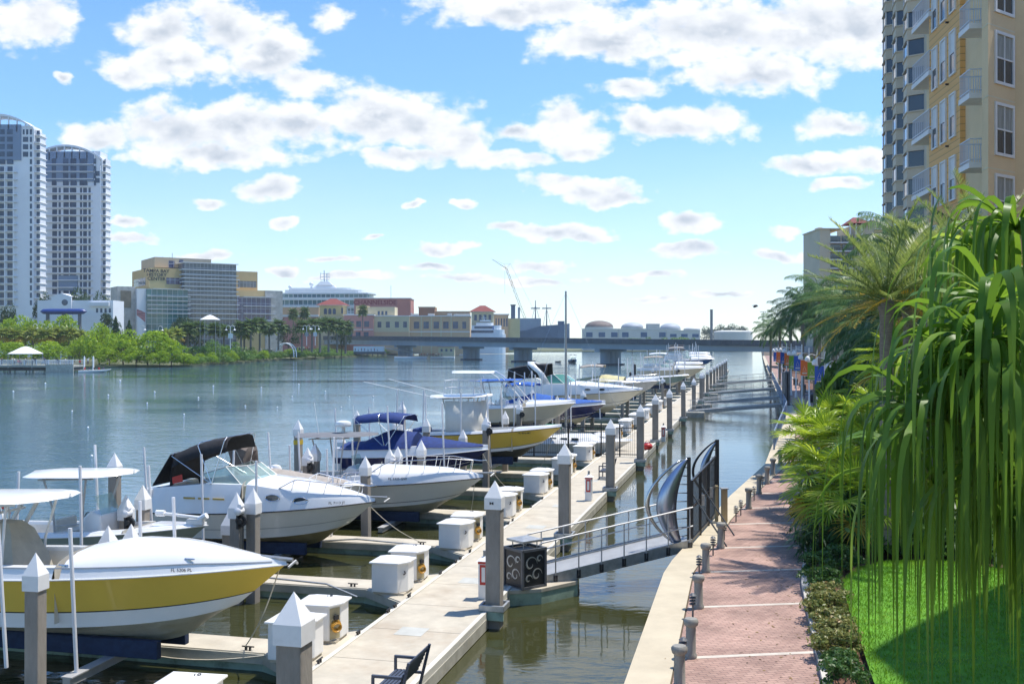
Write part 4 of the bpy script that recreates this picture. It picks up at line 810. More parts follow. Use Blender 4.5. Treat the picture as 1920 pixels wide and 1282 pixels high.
for f in(.33,.67):
    q=P0.lerp(P1,f); nn=Vector((gd.y,-gd.x,0)); MB().beam(q+nn*.05+Vector((0,0,.95)),q+nn*.05+Vector((0,0,1.30)),.18,.06).build('lock_box',M_galv,g)
b=MB()
for f in(.05,.4): q=P0.lerp(P1,f); b.tube([q+Vector((0,0,1.5)),q+Vector((.95,-.55,.0))],.028,5)
b.build('brace',M_char,g)
t=thing('wooden_post','weathered tan wooden post pair beside the gate','post',G(1358,978,1.205)); MB().cb(0,0,0,.2,.2,1.15).build('post',mat('tan_timber',(.40,.31,.17),.8,.25,3,.3,stretch=(1,1,.2)),t,bev=.02); MB().cb(-.24,.15,0,.10,.16,1.25).build('post',mat('tan_timber',(.4,.3,.2)),t,bev=.015); MB().cb(0,0,1.15,.26,.26,.04).build('post_cap',M_galv,t)
# benches
def make_bench(label):
    t=thing('bench',label,'bench',(0,0,0),0,'dark slatted benches along the dock'); Lb=1.2; m=mat('slate_blue_metal',(.055,.065,.095),.45,.2,4)
    for k in range(6): MB().box(-.40+.075*k,-.40+.075*k+.055,-Lb/2,Lb/2,.42,.45).build('seat_slat',m,t,bev=.006)
    for k in range(7):
        f=k/6; MB().box(-.0,.025,-Lb/2,Lb/2,0,.052).build('back_slat',m,t,bev=.005).location=(.06+.20*f,0,.47+.44*f)
    for y in(-Lb/2-.03,Lb/2+.03):
        b=MB(); b.beam((-.42,y,0),(-.42,y,.66),.05,.05); b.beam((.06,y,0),(.30,y,.98),.05,.06); b.beam((-.44,y,.685),(.16,y,.685),.06,.05); b.beam((-.40,y,.40),(.12,y,.40),.045,.05); b.build('side_frame',m,t)
    return t
bn=make_bench('dark slatted bench at the bottom edge facing the boats'); bn.location=D(20.6,2.7,.476); bn.rotation_euler=(0,0,DRZ)
dup(bn,D(53.5,1.95,.452),DRZ,'dark slatted bench beyond the gangway, near the black fence')
# fire pedestals
def make_ped(label):
    t=thing('fire_pedestal',label,'pedestal',(0,0,0),0,'white fire extinguisher pedestals'); MB().box(-.15,.15,-.15,.15,0,1.05).build('body',M_box,t,bev=.02)
    b=MB(); b.add([(-.2,-.2,1.051),(.2,-.2,1.051),(.2,.2,1.051),(-.2,.2,1.051),(0,0,1.2)],[(0,1,4),(1,2,4),(2,3,4),(3,0,4),(0,3,2,1)]); b.build('hood',M_box,t); MB().tube([(0,0,1.15),(0,0,1.32)],.05,8).build('lamp',M_galv,t)
    MB().box(-.10,.10,-.158,-.151,.40,.95).build('red_panel',M_red,t); MB().box(-.05,.05,-.162,-.1585,.48,.88).build('extinguisher_window',M_box,t); MB().box(-.155,.155,-.155,.155,.97,1.03).build('red_band',M_red,t); return t
p1=make_ped('white and red fire extinguisher pedestal behind the pile by the trash bin'); p1.location=G(909,1121,.45); p1.rotation_euler=(0,0,DRZ)
dup(p1,G(1104,938,.45),DRZ,'white and red fire extinguisher pedestal beyond the gangway foot'); dup(p1,G(1244,828,.45),DRZ,'white pedestal far along the dock past the black fence')
# black fence across the dock
t=thing('security_fence','black metal bar fence across the dock before the sailboat','fence',D(63.3,0,.45),DRZ)
b=MB()
for z in(.12,1.75): b.box(-6.4,2.5,-.02,.02,z,z+.05)
b.build('rail',M_black,t); b=MB()
for k in range(75): b.box(-6.4+.12*k-.009,-6.4+.12*k+.009,-.009,.009,.05,1.92)
b.build('bars',M_black,t)
for x in(-6.4,-4.2,-2.0,.05,1.2,2.5): MB().cb(x,0,-.1,.08,.08,2.12).build('fence_post',M_black,t)
t=thing('dock_bag','small red bag lying on the dock by a pile','bag',G(1214,843,.45)); MB().ball((0,0,.22),.35,.28,.24,10,6).build('body',M_red,t,smooth=True); MB().tube([(-.15,0,.42),(-.08,0,.6),(.1,0,.58),(.16,0,.4)],.02,5).build('strap',M_red,t)
# ropes and poles by the fingers
t=tag(MB().tube([D(29.5,-7.6,.50)+UD*-.75,D(29.5,-4.5,.66)+UD*-.78,D(29.5,-2.6,.58)+UD*-.80,D(29.5,-1.6,.30)+UD*-.95],.03,6).build('boat_pole',M_galv),'long grey pole leaning along the finger before the yellow bow','pole')
t=tag(MB().tube([D(35.6,-7.0,.35)+UD*-.75,D(35.6,-4.2,.62)+UD*-.8,D(35.6,-1.9,.52)+UD*-.82],.03,6).build('boat_pole',M_galv),'long grey pole along the finger below the white cruiser bow','pole')
t=tag(MB().tube([D(23.4,-6.2,.9)+UD*-.9]+[D(23.4,-6.0+.45*k,.50-.30*sin(PI*k/11))+UD*(-.62-.0*k) for k in range(12)],.016,5).build('mooring_rope',M_rope),'pale rope sagging along the finger under the near yellow boat','rope')
# bollards and small lights
M_bol=mat('weathered_grey_post',(.27,.26,.235),.85,.3,4,.4,25,stretch=(1,1,.3),stain=(.12,.11,.09,.7),sscale=2)
def make_bol():
    t=thing('bollard','x','bollard',(0,0,0),0,'round grey bollards along the promenade'); MB().lathe([(.125,0),(.13,.06),(.105,.10),(.10,.62)],12).build('shaft',M_bol,t,smooth=True); MB().lathe([(.10,.62),(.135,.65),(.15,.70),(.15,.74),(.12,.78),(.03,.80)],12).build('cap',M_bol,t,smooth=True); return t
def make_lt():
    t=thing('path_light','x','path light',(0,0,0),0,'small dark path lights between the bollards'); MB().tube([(0,0,0),(0,0,.30)],.022,6).build('stem',M_char,t); b=MB()
    for k in range(3): b.lathe([(.05,.30+.07*k),(.085,.31+.07*k),(.085,.33+.07*k),(.05,.345+.07*k)],10)
    b.lathe([(.06,.51),(.09,.52),(.03,.57)],10); b.build('lamp_head',M_char,t); return t
bp_=make_bol(); lt_=make_lt()
BP=[(1274.5,1290,'at the bottom edge of the picture'),(1295,1232,'nearest one shown whole'),(1310,1139.5,'second whole one from the viewer'),(1323.5,1072,'third whole one from the viewer'),(1351,1027.5,'right in front of the steel gate'),(1403.7,953.5,'first beyond the tan wooden post'),(1423,925,'second beyond the tan wooden post'),(1438,907,'third beyond the tan wooden post'),(1449,890,'fourth beyond the tan wooden post'),(1463,872,'touched by the fan palm fronds')]
for i,(x,y,wh) in enumerate(BP):
    o=bp_ if i==0 else copy_tree(bp_); o.location=G(x,y,1.205); o['label']='round weathered grey bollard '+wh; o.rotation_euler=(R(rnd.uniform(-1,1)),R(rnd.uniform(-1,1)),rnd.uniform(0,6))
LP_=[(1281,1249,'behind the bollard at the bottom edge'),(1299,1158,'behind the nearest whole bollard'),(1311,1080,'by the second whole bollard'),(1337,1041,'by the third whole bollard'),(1358,1012,'just behind the bollard by the gate'),(1380,978,'beside the tan wooden post'),(1389,966,'first beyond the tan wooden post'),(1414,938,'between two far bollards'),(1430,914,'farthest of the row')]
for i,(x,y,wh) in enumerate(LP_):
    o=lt_ if i==0 else copy_tree(lt_); o.location=G(x,y,1.205); o['label']='small dark layered path light '+wh
# far promenade railing along the seawall
M_rail=mat('blue_grey_rail',(.20,.27,.38),.45,.15,3); rl=thing('seawall_railing','blue grey railing on the seawall along the far promenade','railing',(0,0,0))
ys=[60+k*2.0 for k in range(92)]
b=MB()
for a,c in zip(ys,ys[1:]):
    p0=Vector((ipx(SW,a)+.15,a,1.2)); p1=Vector((ipx(SW,c)+.15,c,1.2))
    for z in(.12,.95,1.08): b.beam(p0+Vector((0,0,z)),p1+Vector((0,0,z)),.05,.05)
b.build('rails',M_rail,rl)
b=MB()
for a in np.arange(60,242,.5): b.tube([(ipx(SW,a)+.15,a,1.2),(ipx(SW,a)+.15,a,2.2)],.02,4)
b.build('balusters',M_rail,rl)
for a in ys[::3]: MB().cb(ipx(SW,a)+.15,a,1.19,.09,.09,1.12).build('rail_post',M_rail,rl)
# far gangways
for Yg,lab in((104,'grey gangway nearest of the far row, before the far promenade railing'),(118,'grey gangway second of the far row'),(140,'grey gangway third of the far row'),(172,'grey gangway deepest of the far row, near the bridge')):
    a=D(Yg,2.75,.6); c=Vector((ipx(SW,Yg+2)-.1,Yg-1.0,1.35)); gang('gangway',lab,a,c,1.2,False,True)
    q=D(Yg,3.4,0); t=tag(MB().ob((q.x,q.y),1.9,2.6,-.3,.5,DRZ).build('landing_float',M_fascia,bev=.03),'dark landing float at the foot of the %s'%lab.split(',')[0].replace('grey ',''),'float')
t=thing('gate_pylon','tall dark gate pylon at the head of the far gangways','gate',(ipx(SW,103)+.2,103,1.2)); MB().box(-.15,.05,-1.2,.0,0,3.3).build('panel',M_char,t,bev=.03); MB().box(.15,.35,-1.3,.2,0,3.4).build('panel',M_char,t,bev=.03); MB().box(-.15,.35,-.3,-.1,2.9,3.1).build('crossbar',M_char,t)
# a marker pile out in the river and two mooring piles
for px,Y,zt,lab in((1190,150,4.2,'lone dark mooring pile in open water left of the far boats'),(1182,170,2.4,'short dark mooring pile in open water')):
    X=(px-960)/F*Y; tag(MB().lathe([(.22,-3),(.2,zt-.3),(.2,zt),(.05,zt+.1)],10,(X,Y,0)).build('mooring_pile',mat('dark_timber',(.05,.05,.055),.9,.3,3),smooth=True),lab,'pile')
# marker floats on the river
BU=[(135,772),(203,742),(165,803),(172,857),(290,736),(276,757),(345,778),(372,747),(460,762),(548,745),(420,840),(85,720),(25,735),(225,715),(560,722),(640,765),(655,745),(520,765),(700,745),(610,735),(490,728),(400,725)]
bm_=MB().ball((0,0,.1),.16,.16,.2,10,6).build('marker_float',M_gel,smooth=True); tag(bm_,'small white marker float on the open river','float','white marker floats scattered on the river')
for i,(x,y) in enumerate(BU):
    o=bm_ if i==0 else bm_.copy()
    if i: C.objects.link(o)
    o.location=G(x,y,0); k=o.location.y/120; o.scale=(max(.6,k*.65),)*3
# ================================================================ buildings on the right bank
M_stuc=mat('beige_stucco',(.70,.525,.31),.9,.06,.6,.15,40,stain=(.52,.39,.22,.3),sscale=.5)
M_stuc2=mat('cream_stucco',(.64,.56,.40),.9,.06,.6,.15,40)
M_trim=mat('white_trim',(.72,.70,.68),.6,.05,2)
M_dark=glass('dark_window',(.035,.042,.055)); M_blind=mat('white_blind',(.66,.65,.63),.6,.04,3); M_curt=mat('curtain',(.30,.30,.27),.8,.3,2,stretch=(6,6,.5))
def siding():
    m=bpy.data.materials.new('orange_lap_siding'); m.use_nodes=True; t=m.node_tree; b=t.nodes['Principled BSDF']; n=t.nodes.new; l=t.links.new
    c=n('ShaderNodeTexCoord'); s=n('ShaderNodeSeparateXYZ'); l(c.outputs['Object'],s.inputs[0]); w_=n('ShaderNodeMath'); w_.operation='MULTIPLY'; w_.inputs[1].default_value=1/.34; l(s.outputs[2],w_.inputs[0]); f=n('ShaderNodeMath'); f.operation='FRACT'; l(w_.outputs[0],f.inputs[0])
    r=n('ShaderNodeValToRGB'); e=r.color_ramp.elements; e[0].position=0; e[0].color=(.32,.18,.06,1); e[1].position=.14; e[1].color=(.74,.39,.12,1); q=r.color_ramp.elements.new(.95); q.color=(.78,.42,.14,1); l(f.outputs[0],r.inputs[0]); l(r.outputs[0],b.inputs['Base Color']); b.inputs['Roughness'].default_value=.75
    bp=n('ShaderNodeBump'); bp.inputs['Strength'].default_value=1; bp.inputs['Distance'].default_value=.05; l(f.outputs[0],bp.inputs['Height']); bp.invert=True; l(bp.outputs[0],b.inputs['Normal']); return m
M_sid=siding()
# condo: local x runs away from the viewer along the facade, local y out towards the river; facade plane y=0
CO=Vector((16+.1146*40,40,0)); crz=math.atan2(.9935,.1138)
ap=thing('condo_building','tan and orange apartment building with white balconies at upper right','building',CO,crz)
def ax(px): k=(px-960)/F; return (CO.x-k*CO.y)/(k*.9935-.1138) if 0 else ((k*CO.y-CO.x)/(.1138-k*.9935))
def axo(px,o): k=(px-960)/F; return (k*(CO.y+.1138*o)-(CO.x-.9935*o))/(.1138-k*.9935)
H=26.8; z0=1.1
x_e=ax(1710); xa=ax(1742); xb=ax(1800); xc_=ax(1842)
MB().box(xb,xa,-14,.0,z0,H).build('siding_wall',M_sid,ap)
MB().box(xa+.003,x_e,-14,-.80,z0,H).build('wall',M_stuc,ap); 
# corner bay with chamfered faces towards the viewer
a1=axo(1841,.55); a2=axo(1853,.55); a3=axo(1911,-1.35); bx=a1+.7
MB().box(bx+.005,xb-.003,-14,-.25,z0,H).build('wall',M_stuc,ap)
BPOLY=[(bx,.15),(a1,.55),(a2,.55),(a3,-1.35),(a3-.35,-3.0)]
MB().prism([(bx,-14)]+BPOLY+[(a3-.35,-14)],z0,H).build('corner_bay',M_stuc,ap)
FH=3.10
def win(x,z,w_,h,y,parent=ap,blind=False,nrm='y',frame=.09,two=True,rot=0,cur=False):
    """window in plane y, facing +y; origin at its lower middle"""
    b=MB(); f=frame; b.box(-w_/2-f,w_/2+f,-.06,.07,-f,0); b.box(-w_/2-f,w_/2+f,-.06,.07,h,h+f); b.box(-w_/2-f,-w_/2,-.06,.07,0,h); b.box(w_/2,w_/2+f,-.06,.07,0,h)
    if two: b.box(-w_/2,w_/2,-.05,.045,h*.5-.035,h*.5+.035)
    if w_>1.2 and cur: b.box(-.03,.03,-.05,.042,0,h*.5-.036); b.box(-.03,.03,-.05,.042,h*.5+.036,h)
    o=b.build('window',M_trim,parent); o.location=(x,y,z); o.rotation_euler=(0,0,rot)
    MB().box(-w_/2,w_/2,-.04,.01,0,h*.5 if blind or cur else h).build('pane',M_dark,o)
    if blind: MB().box(-w_/2,w_/2,-.04,.012,h*.5,h).build('blind',M_blind,o)
    if cur: MB().box(-w_/2,w_/2,-.04,.011,h*.5,h).build('curtain',M_curt,o)
    return o
floors=range(0,9)
def zat(px,py): a=ax(px); y=CO.y+.9935*a; return CAMH-(py-641)/F*y
zr=zat(1768,110)-1.2                                                       # sill height of a known row
base=zr-FH*round((zr-3)/FH)
for fl in range(10):
    z=base+FH*fl
    for px in (1754,1770,1787.5): win(ax(px),z,.62*1.25,2.05,.015,blind=True,frame=.08)
    for px in (1757,1785):
        pass
    o=MB().tube([(0,0,0),(0,.16,0)],.05,6).build('wall_lamp',M_black,ap); o.location=((ax(1787.5)+ax(1770))/2,.0,z+2.75)
def balcony(x0,x1,z,out):
    o=MB().box(x0,x1,(-.79 if out<.5 else -.24),out,-.0,.24).build('balcony',M_trim,ap); o.location.z=z
    r=MB(); 
    for zz in(.36,1.28): r.box(x0+.05,x1-.05,out-.07,out-.03,zz,zz+.05); r.box(x0+.05,x0+.09,-.2,out-.07,zz,zz+.05); r.box(x1-.09,x1-.05,-.2,out-.07,zz,zz+.05)
    n=int((x1-x0)/.13)
    for k in range(n+1): x=x0+.06+(x1-x0-.14)*k/n; r.box(x,x+.02,out-.06,out-.04,.24,1.28)
    for k in range(8): y=(-.7 if out<.5 else -.1)+(out-.02+(.6 if out<.5 else 0))*k/8; r.box(x0+.06,x0+.08,y,y+.02,.24,1.28); r.box(x1-.08,x1-.06,y,y+.02,.24,1.28)
    r.build('railing',mat('pale_rail',(.56,.58,.63),.5,.05),o)
for (p0,p1,pd,pref,out) in((1741,1709,1727,(1727,372),.22),(1838,1797,1822,(1822,330),.85)):
    x0,x1=axo(p0,out),axo(p1,out); wy=-.80 if out<.5 else -.25; x0=x0 if out<.5 else max(x0,bx+.03); zb=zat(*pref)
    zb=zb-FH*round((zb-3)/FH)
    for fl in range(10):
        z=zb+FH*fl; balcony(min(x0,x1),max(x0,x1),z,out)
        d_=MB(); w_=abs(x1-x0)*.62; d_.box(-w_/2,-w_/2+.1,-.1,.06,0,2.35); d_.box(w_/2-.1,w_/2,-.1,.06,0,2.35); d_.box(-w_/2,w_/2,-.1,.07,2.35,2.5); d_.box(-.05,.05,-.1,.05,0,2.35)
        o=d_.build('balcony_door',M_trim,ap); o.location=((x0+x1)/2,wy,z+.25); MB().box(-w_/2+.1,w_/2-.1,-.09,.0,0,2.35).build('pane',M_dark,o)
# large windows on the chamfer
mx_,my_=(a2+a3)/2,(.55-1.35)/2; nx_,ny_=-1.9,(a2-a3); wrot=math.atan2(ny_,nx_)-PI/2; flen=math.hypot(a2-a3,1.9)
def chz(py):
    w=Vector((CO.x+.1138*mx_-.9935*my_,CO.y+.9935*mx_+.1138*my_,0)); return CAMH-(py-641)/F*w.y
zc=chz(156); zc-=FH*round((zc-3)/FH)
for fl in range(10):
    o=win(mx_,zc+FH*fl,flen*.52,2.05,my_,frame=.13,cur=True); o.rotation_euler=(0,0,wrot)
    zz=zc+FH*fl-.75; e=.02; MB().prism([(x-(e if k>1 else 0),y+e) for k,(x,y) in enumerate(BPOLY)]+[(x+.15,y-.15) for x,y in reversed(BPOLY)],zz,zz+.05).build('belt_course',M_stuc2,ap)
# off-frame near wing of the same complex: it throws the shade over the lower lawn
# bay-window tower behind
tw=thing('bay_tower','tall beige tower with stacks of bay windows behind the orange building','building',(0,0,0)); T0=Vector((45.2,117,0)); td=Vector((.2319,.9727,0)); trz=math.atan2(td.y,td.x); tw.location=T0; tw.rotation_euler=(0,0,trz)
M_tb=mat('tower_beige',(.60,.50,.375),.9,.07,.4); 
HB=66; MB().box(-12,23.5,-16,-1.1,1,HB).build('wall',M_tb,tw)
bays=[(-2.2,4.6),(7.2,4.6),(17.3,4.6)]; fh=3.08
for bi,(xc,wd) in enumerate(bays):
    hh=wd/2
    for fl in range(3,21 if bi<2 else 20):
        z=1+fh*fl; q=[(xc-hh,-1.1),(xc-hh*.62,.55),(xc+hh*.62,.55),(xc+hh,-1.1)]
        b=MB(); b.prism([(x,y) for x,y in q],z,z+1.05); q2=[(x+(.12 if x>xc else -.12),y+(.12 if y>0 else 0)) for x,y in q]; b.prism(q2,z+1.05,z+1.2); b.prism(q2,z-.16,z); o=b.build('bay',M_tb,tw)
        g_=MB(); qg=[(xc+(x-xc)*.97,y-.05) for x,y in q]; g_.prism(qg,z+1.2,z+fh-.16); g_.build('bay_glass',M_dark,o)
        for x,y in(q[1],q[2]): MB().cb(x*.995+xc*.005,y-.06,z+1.2,.16,.16,fh-1.36).build('mullion',M_trim,o)
for xc in(2.5,12.2):
    MB().box(xc-1.6,xc+1.6,-1.09,-.45,1,HB).build('pier',M_tb,tw)
    for fl in range(3,21):
        o=win(xc,1+fh*fl+1.0,1.3,1.6,-.44,parent=tw,frame=.08)
# far apartment block with the red roof
fa=thing('apartment_block','distant beige apartment block with dark balconies and small red hip roof','building',P(1585,641,250)-Vector((0,0,CAMH))); u=250/F
M_fb=mat('far_beige',(.58,.50,.36),.9,.08,.2)
def fbox(x0,x1,y0,y1,d0,d1,m=M_fb,name='wall',par=fa): return MB().box((x0-1585)*u,(x1-1585)*u,d0,d1,CAMH-(y1-641)*u if y1 is not None else 1,CAMH-(y0-641)*u).build(name,m,par)
fbox(1537,1557,430,None,0,14); fbox(1557.3,1603,441,None,1.2,14); fbox(1603.3,1640,421,None,.3,14); fbox(1640.3,1668,410,None,2,14,M_stuc2)
fbox(1535,1580,428,430,-.3,14,M_stuc2,'parapet'); fbox(1541,1549,424,428,3,6,M_fb,'roof_box')
b=MB(); x0,x1=(1590-1585)*u,(1632-1585)*u; zt=CAMH+(641-419)*u; b.add([(x0,-1,zt),(x1,-1,zt),(x1,6,zt),(x0,6,zt),((x0+x1)/2-.7,2.5,zt+1.75),((x0+x1)/2+.7,2.5,zt+1.75)],[(0,1,5,4),(1,2,5),(2,3,4,5),(3,0,4),(0,3,2,1)]); b.build('roof',mat('red_tile',(.20,.035,.035),.8,.2,2),fa)
for x in(1592,1603,1614): fbox(x,x+2,419.5,441,-.6,-.2,M_trim,'roof_column')
for k,y in enumerate((446,462,478,494,510,526)):
    fbox(1556,1603,y+8.5,y+10.5,-.9,1.15,M_trim,'balcony'); fbox(1559,1578,y-4,y+8.4,.9,1.19,M_dark,'window'); fbox(1582,1602,y-4,y+8.4,.9,1.19,M_dark,'window'); fbox(1557,1603,y+3,y+4,-.85,-.8,M_black,'railing')
fbox(1614,1622,454,464,.1,.29,M_dark,'window'); fbox(1614,1622,484,494,.1,.29,M_dark,'window'); fbox(1614,1622,514,524,.1,.29,M_dark,'window')
for k in range(5): fbox(1640,1666,409+k*5-2,410+k*5-.6,1.0,1.6,M_trim,'louvre')
b=MB(); b.tube([((1648-1585)*u,6,CAMH+231*u),((1648-1585)*u,6,CAMH+250*u)],.08,4); b.tube([((1644-1585)*u,6,CAMH+244*u),((1652-1585)*u,6,CAMH+244*u)],.06,4); b.build('aerial',M_galv,fa)
# ================================================================ far left bank: towers, museum, mall, ship, port, bridge
M_tw=mat('tower_white',(.76,.78,.82),.7,.05,.1); M_tb2=mat('tower_blue_grey',(.20,.27,.38),.7,.08,.1); M_wg=mat('tower_glass',(.06,.095,.15),.15,.35,.35,spec=.35,det=2); M_slab=mat('balcony_slab',(.74,.75,.77),.7,.05,.2)
class Far:
    def __init__(s,name,label,cat,px,Y,group=None): s.px=px; s.u=Y/F; s.t=thing(name,label,cat,((px-960)*s.u,Y,0),0,group)
    def c(s,x0,x1,y0,y1,d0,d1): return ((x0-s.px)*s.u,(x1-s.px)*s.u,d0,d1,.6 if y1 is None else CAMH-(y1-641)*s.u,CAMH-(y0-641)*s.u)
    def box(s,x0,x1,y0,y1,d0,d1,m,name='wall',par=None): return MB().box(*s.c(x0,x1,y0,y1,d0,d1)).build(name,m,par or s.t)
    def many(s,name,rects,m,cap=100,par=None):
        for r in rects[:cap]: MB().box(*s.c(*r)).build(name,m,par or s.t)
        if len(rects)>cap:
            b=MB(); [b.box(*s.c(*r)) for r in rects[cap:]]; b.build(name,m,par or s.t)['kind']='stuff'
# --- two residential towers
def arc_roof(t,xs,ys,xe,ye,sag,d0,d1):
    n=16; b=MB(); secs=[]
    for i in range(n+1):
        f=i/n; x=xs+(xe-xs)*f; y=ys+(ye-ys)*f-sag*(1-(2*f-1)**2); X=(x-t.px)*t.u; z=CAMH-(y-641)*t.u; secs.append([(X,d0,z-.9),(X,d0,z),(X,d1,z),(X,d1,z-.9)])
    b.loft(secs,close=True); b.add(secs[0],[(0,1,2,3)]); b.add(secs[-1],[(0,1,2,3)]); b.build('arched_roof',M_tw,t.t)
    b=MB()
    for i in range(0,n+1,2): q=secs[i][0]; b.box(q[0]-.25,q[0]+.25,d0+.1,d0+.6,q[2]-5.5,q[2]+.1)
    b.build('roof_strut',M_tw,t.t)
t=Far('residential_tower','white and blue grey high rise tower shown whole, right of its twin','building',140,500,'pair of residential towers'); 
t.box(83,188,284,None,0,9,M_tw); t.box(77,83-.1,290,None,3,9,M_tw); t.box(188.1,195,296,None,2.5,8,M_tw,'balcony_wing')
t.box(84,176,285,341,-.5,-.02,M_tb2,'upper_panel'); t.box(111,146,517,545,-.9,-.02,M_tb2,'lower_panel'); arc_roof(t,79,282,192,297,17,-.6,8)
ys=[298+13.55*k for k in range(21)]
t.many('balcony',[(87,174,y+10,y+11.6,-1.7,-.03) for y in ys[4:]]+[(84,176,y+10,y+11.2,-1.2,-.52) for y in ys[:4]],M_slab)
t.many('wing_balcony',[(186,196.5,y+9,y+10.6,.8,8.6) for y in ys]+[(76,83,y+9,y+10.4,1.9,8.5) for y in ys],M_slab)
cols=[(98,107),(110,114),(119,129),(131,143),(150,154),(156,163),(166,170)]
t.many('window',[(a,b_,y,y+9.5,-.56 if k<4 else -.06,-.0) for k,y in enumerate(ys) for a,b_ in(cols if k>=4 else [(98,106),(119,129),(133,144),(150,164),(177,180)])]+[(178,187,321,330,-.06,0),(178,187,334,343,-.06,0)],M_wg)
t.many('wing_window',[(189.5,194,y,y+8,2.40,2.48) for y in ys],M_wg)
t2=Far('residential_tower','white and blue grey high rise tower cut by the left picture edge','building',30,470,'pair of residential towers')
t2.box(-60,62,236,None,0,9,M_tw); t2.box(62.1,71,247,None,2.5,8,M_tw,'balcony_wing'); t2.box(-60,40,234,301,-.5,-.02,M_tb2,'upper_panel'); arc_roof(t2,-62,232,64,240,22,-.6,8)
ys=[243+13.9*k for k in range(24)]
t2.many('balcony',[(-60,33,y+10,y+11.6,-1.7,-.03) for y in ys[5:]],M_slab); t2.many('wing_balcony',[(61,72.5,y+9,y+10.6,.8,8.6) for y in ys],M_slab)
t2.many('window',[(a,b_,y,y+9.5,-.56 if (k<5 and a<40) else -.06,0) for k,y in enumerate(ys) for a,b_ in((0,10),(14,25),(-14,-4),(-30,-18),(56,60),(43,53))if not(a==43 and k>3)],M_wg); t2.many('wing_window',[(64,70,y,y+8,2.4,2.48) for y in ys],M_wg)
t2.many('column',[(-2,-.5,312,None,-1.6,-1.0),(11,12.5,312,None,-1.6,-1.0),(27,28.5,312,None,-1.6,-1.0)],M_tw)
# low buildings below the towers
t=Far('low_building','low white building with arched gable and round window below the towers','building',120,430); t.box(70,212,563,None,0,12,M_tw); t.box(98,135,556,None,-.8,-.02,M_tw); MB().tube([((132-120)*t.u-2,-.9,CAMH+74*t.u),((132-120)*t.u-2,-.78,CAMH+74*t.u)],1.3,14).build('round_window',M_wg,t.t)
b=MB(); b.prism([((97-120)*t.u,0),((136-120)*t.u,0),((116-120)*t.u,0)],0,1) if 0 else b.add([((97-120)*t.u,-.8,CAMH+85*t.u),((136-120)*t.u,-.8,CAMH+85*t.u),((117-120)*t.u,-.8,CAMH+91*t.u),((97-120)*t.u,6,CAMH+85*t.u),((136-120)*t.u,6,CAMH+85*t.u),((117-120)*t.u,6,CAMH+91*t.u)],[(0,1,2),(3,5,4),(0,2,5,3),(1,4,5,2)]); b.build('gable',M_tw,t.t)
t.box(170,206,567,574,-1.2,-.1,M_slab,'canopy'); t.many('window',[(180+8*k,184+8*k,578,586,-.06,0) for k in range(4)],M_wg)
t=Far('blue_hull','long dark blue boat hull stored in front of the low white building','boat hull',118,415); b=MB(); secs=[]
for k in range(15): f=k/14; x=(75+88*f-118)*t.u; w_=1.6*min(1,math.sqrt(max(0,1-(2*f-1)**8))+.02); secs.append([(x,w_*cos(a),CAMH+57*t.u+1.15*w_/1.6*sin(a)) for a in[2*PI*j/12 for j in range(12)]])
b.loft(secs,close=True); b.add(secs[0],[tuple(range(12))]); b.add(secs[-1],[tuple(range(12))]); b.build('hull',mat('deep_blue_paint',(.02,.05,.22),.35,.1,1),t.t,smooth=True); t.many('cradle',[(88,91,588,None,-1,1),(118,121,588,None,-1,1),(148,151,588,None,-1,1)],M_char)
# --- museum block with the glass tower
M_mtan=mat('museum_tan',(.64,.46,.22),.85,.06,.2); M_mtan2=mat('museum_pale_tan',(.50,.42,.30),.85,.06,.2); M_stone=mat('museum_stone',(.46,.44,.40),.85,.2,.6)
def curtain(name,c1,c2,mul,bw=1.5,rh=1.15,ms=.10):
    m=bpy.data.materials.new(name); m.use_nodes=True; t=m.node_tree; b=t.nodes['Principled BSDF']; n=t.nodes.new; l=t.links.new
    c=n('ShaderNodeTexCoord'); s=n('ShaderNodeSeparateXYZ'); l(c.outputs['Object'],s.inputs[0]); a=n('ShaderNodeMath'); a.operation='ADD'; l(s.outputs[0],a.inputs[0]); l(s.outputs[1],a.inputs[1]); q=n('ShaderNodeCombineXYZ'); l(a.outputs[0],q.inputs[0]); l(s.outputs[2],q.inputs[1])
    r=n('ShaderNodeTexBrick'); r.offset=0; l(q.outputs[0],r.inputs[0]); r.inputs['Scale'].default_value=1; r.inputs['Brick Width'].default_value=bw; r.inputs['Row Height'].default_value=rh; r.inputs['Mortar Size'].default_value=ms; r.inputs['Mortar Smooth'].default_value=0
    r.inputs['Color1'].default_value=(*c1,1); r.inputs['Color2'].default_value=(*c2,1); r.inputs['Mortar'].default_value=(*mul,1); l(r.outputs[0],b.inputs['Base Color'])
    g=n('ShaderNodeMapRange'); l(r.outputs['Fac'],g.inputs[0]); g.inputs[3].default_value=.06; g.inputs[4].default_value=.6; l(g.outputs[0],b.inputs['Roughness']); b.inputs['Specular IOR Level'].default_value=.6; return m
M_cw=curtain('grey_curtain_wall',(.07,.085,.11),(.13,.15,.18),(.30,.32,.34),1.7,3.0,.10); M_cteal=curtain('teal_curtain_wall',(.02,.10,.12),(.03,.16,.17),(.45,.5,.52),2.3,2.6,.09); M_cblue=curtain('blue_curtain_wall',(.015,.02,.09),(.03,.04,.14),(.42,.44,.5),2.3,2.6,.1)
HO=Vector((-166.5,470,0)); hth=R(33); hc,hsn=cos(hth),sin(hth)
mu=thing('museum_building','tan museum building with a louvred glass tower and wall lettering','building',HO,hth)
def ha(px,b): k=(px-960)/F; return (k*(HO.y+b*hc)-(HO.x-b*hsn))/(hc-k*hsn)
def hy(a,b): return HO.y+a*hsn+b*hc
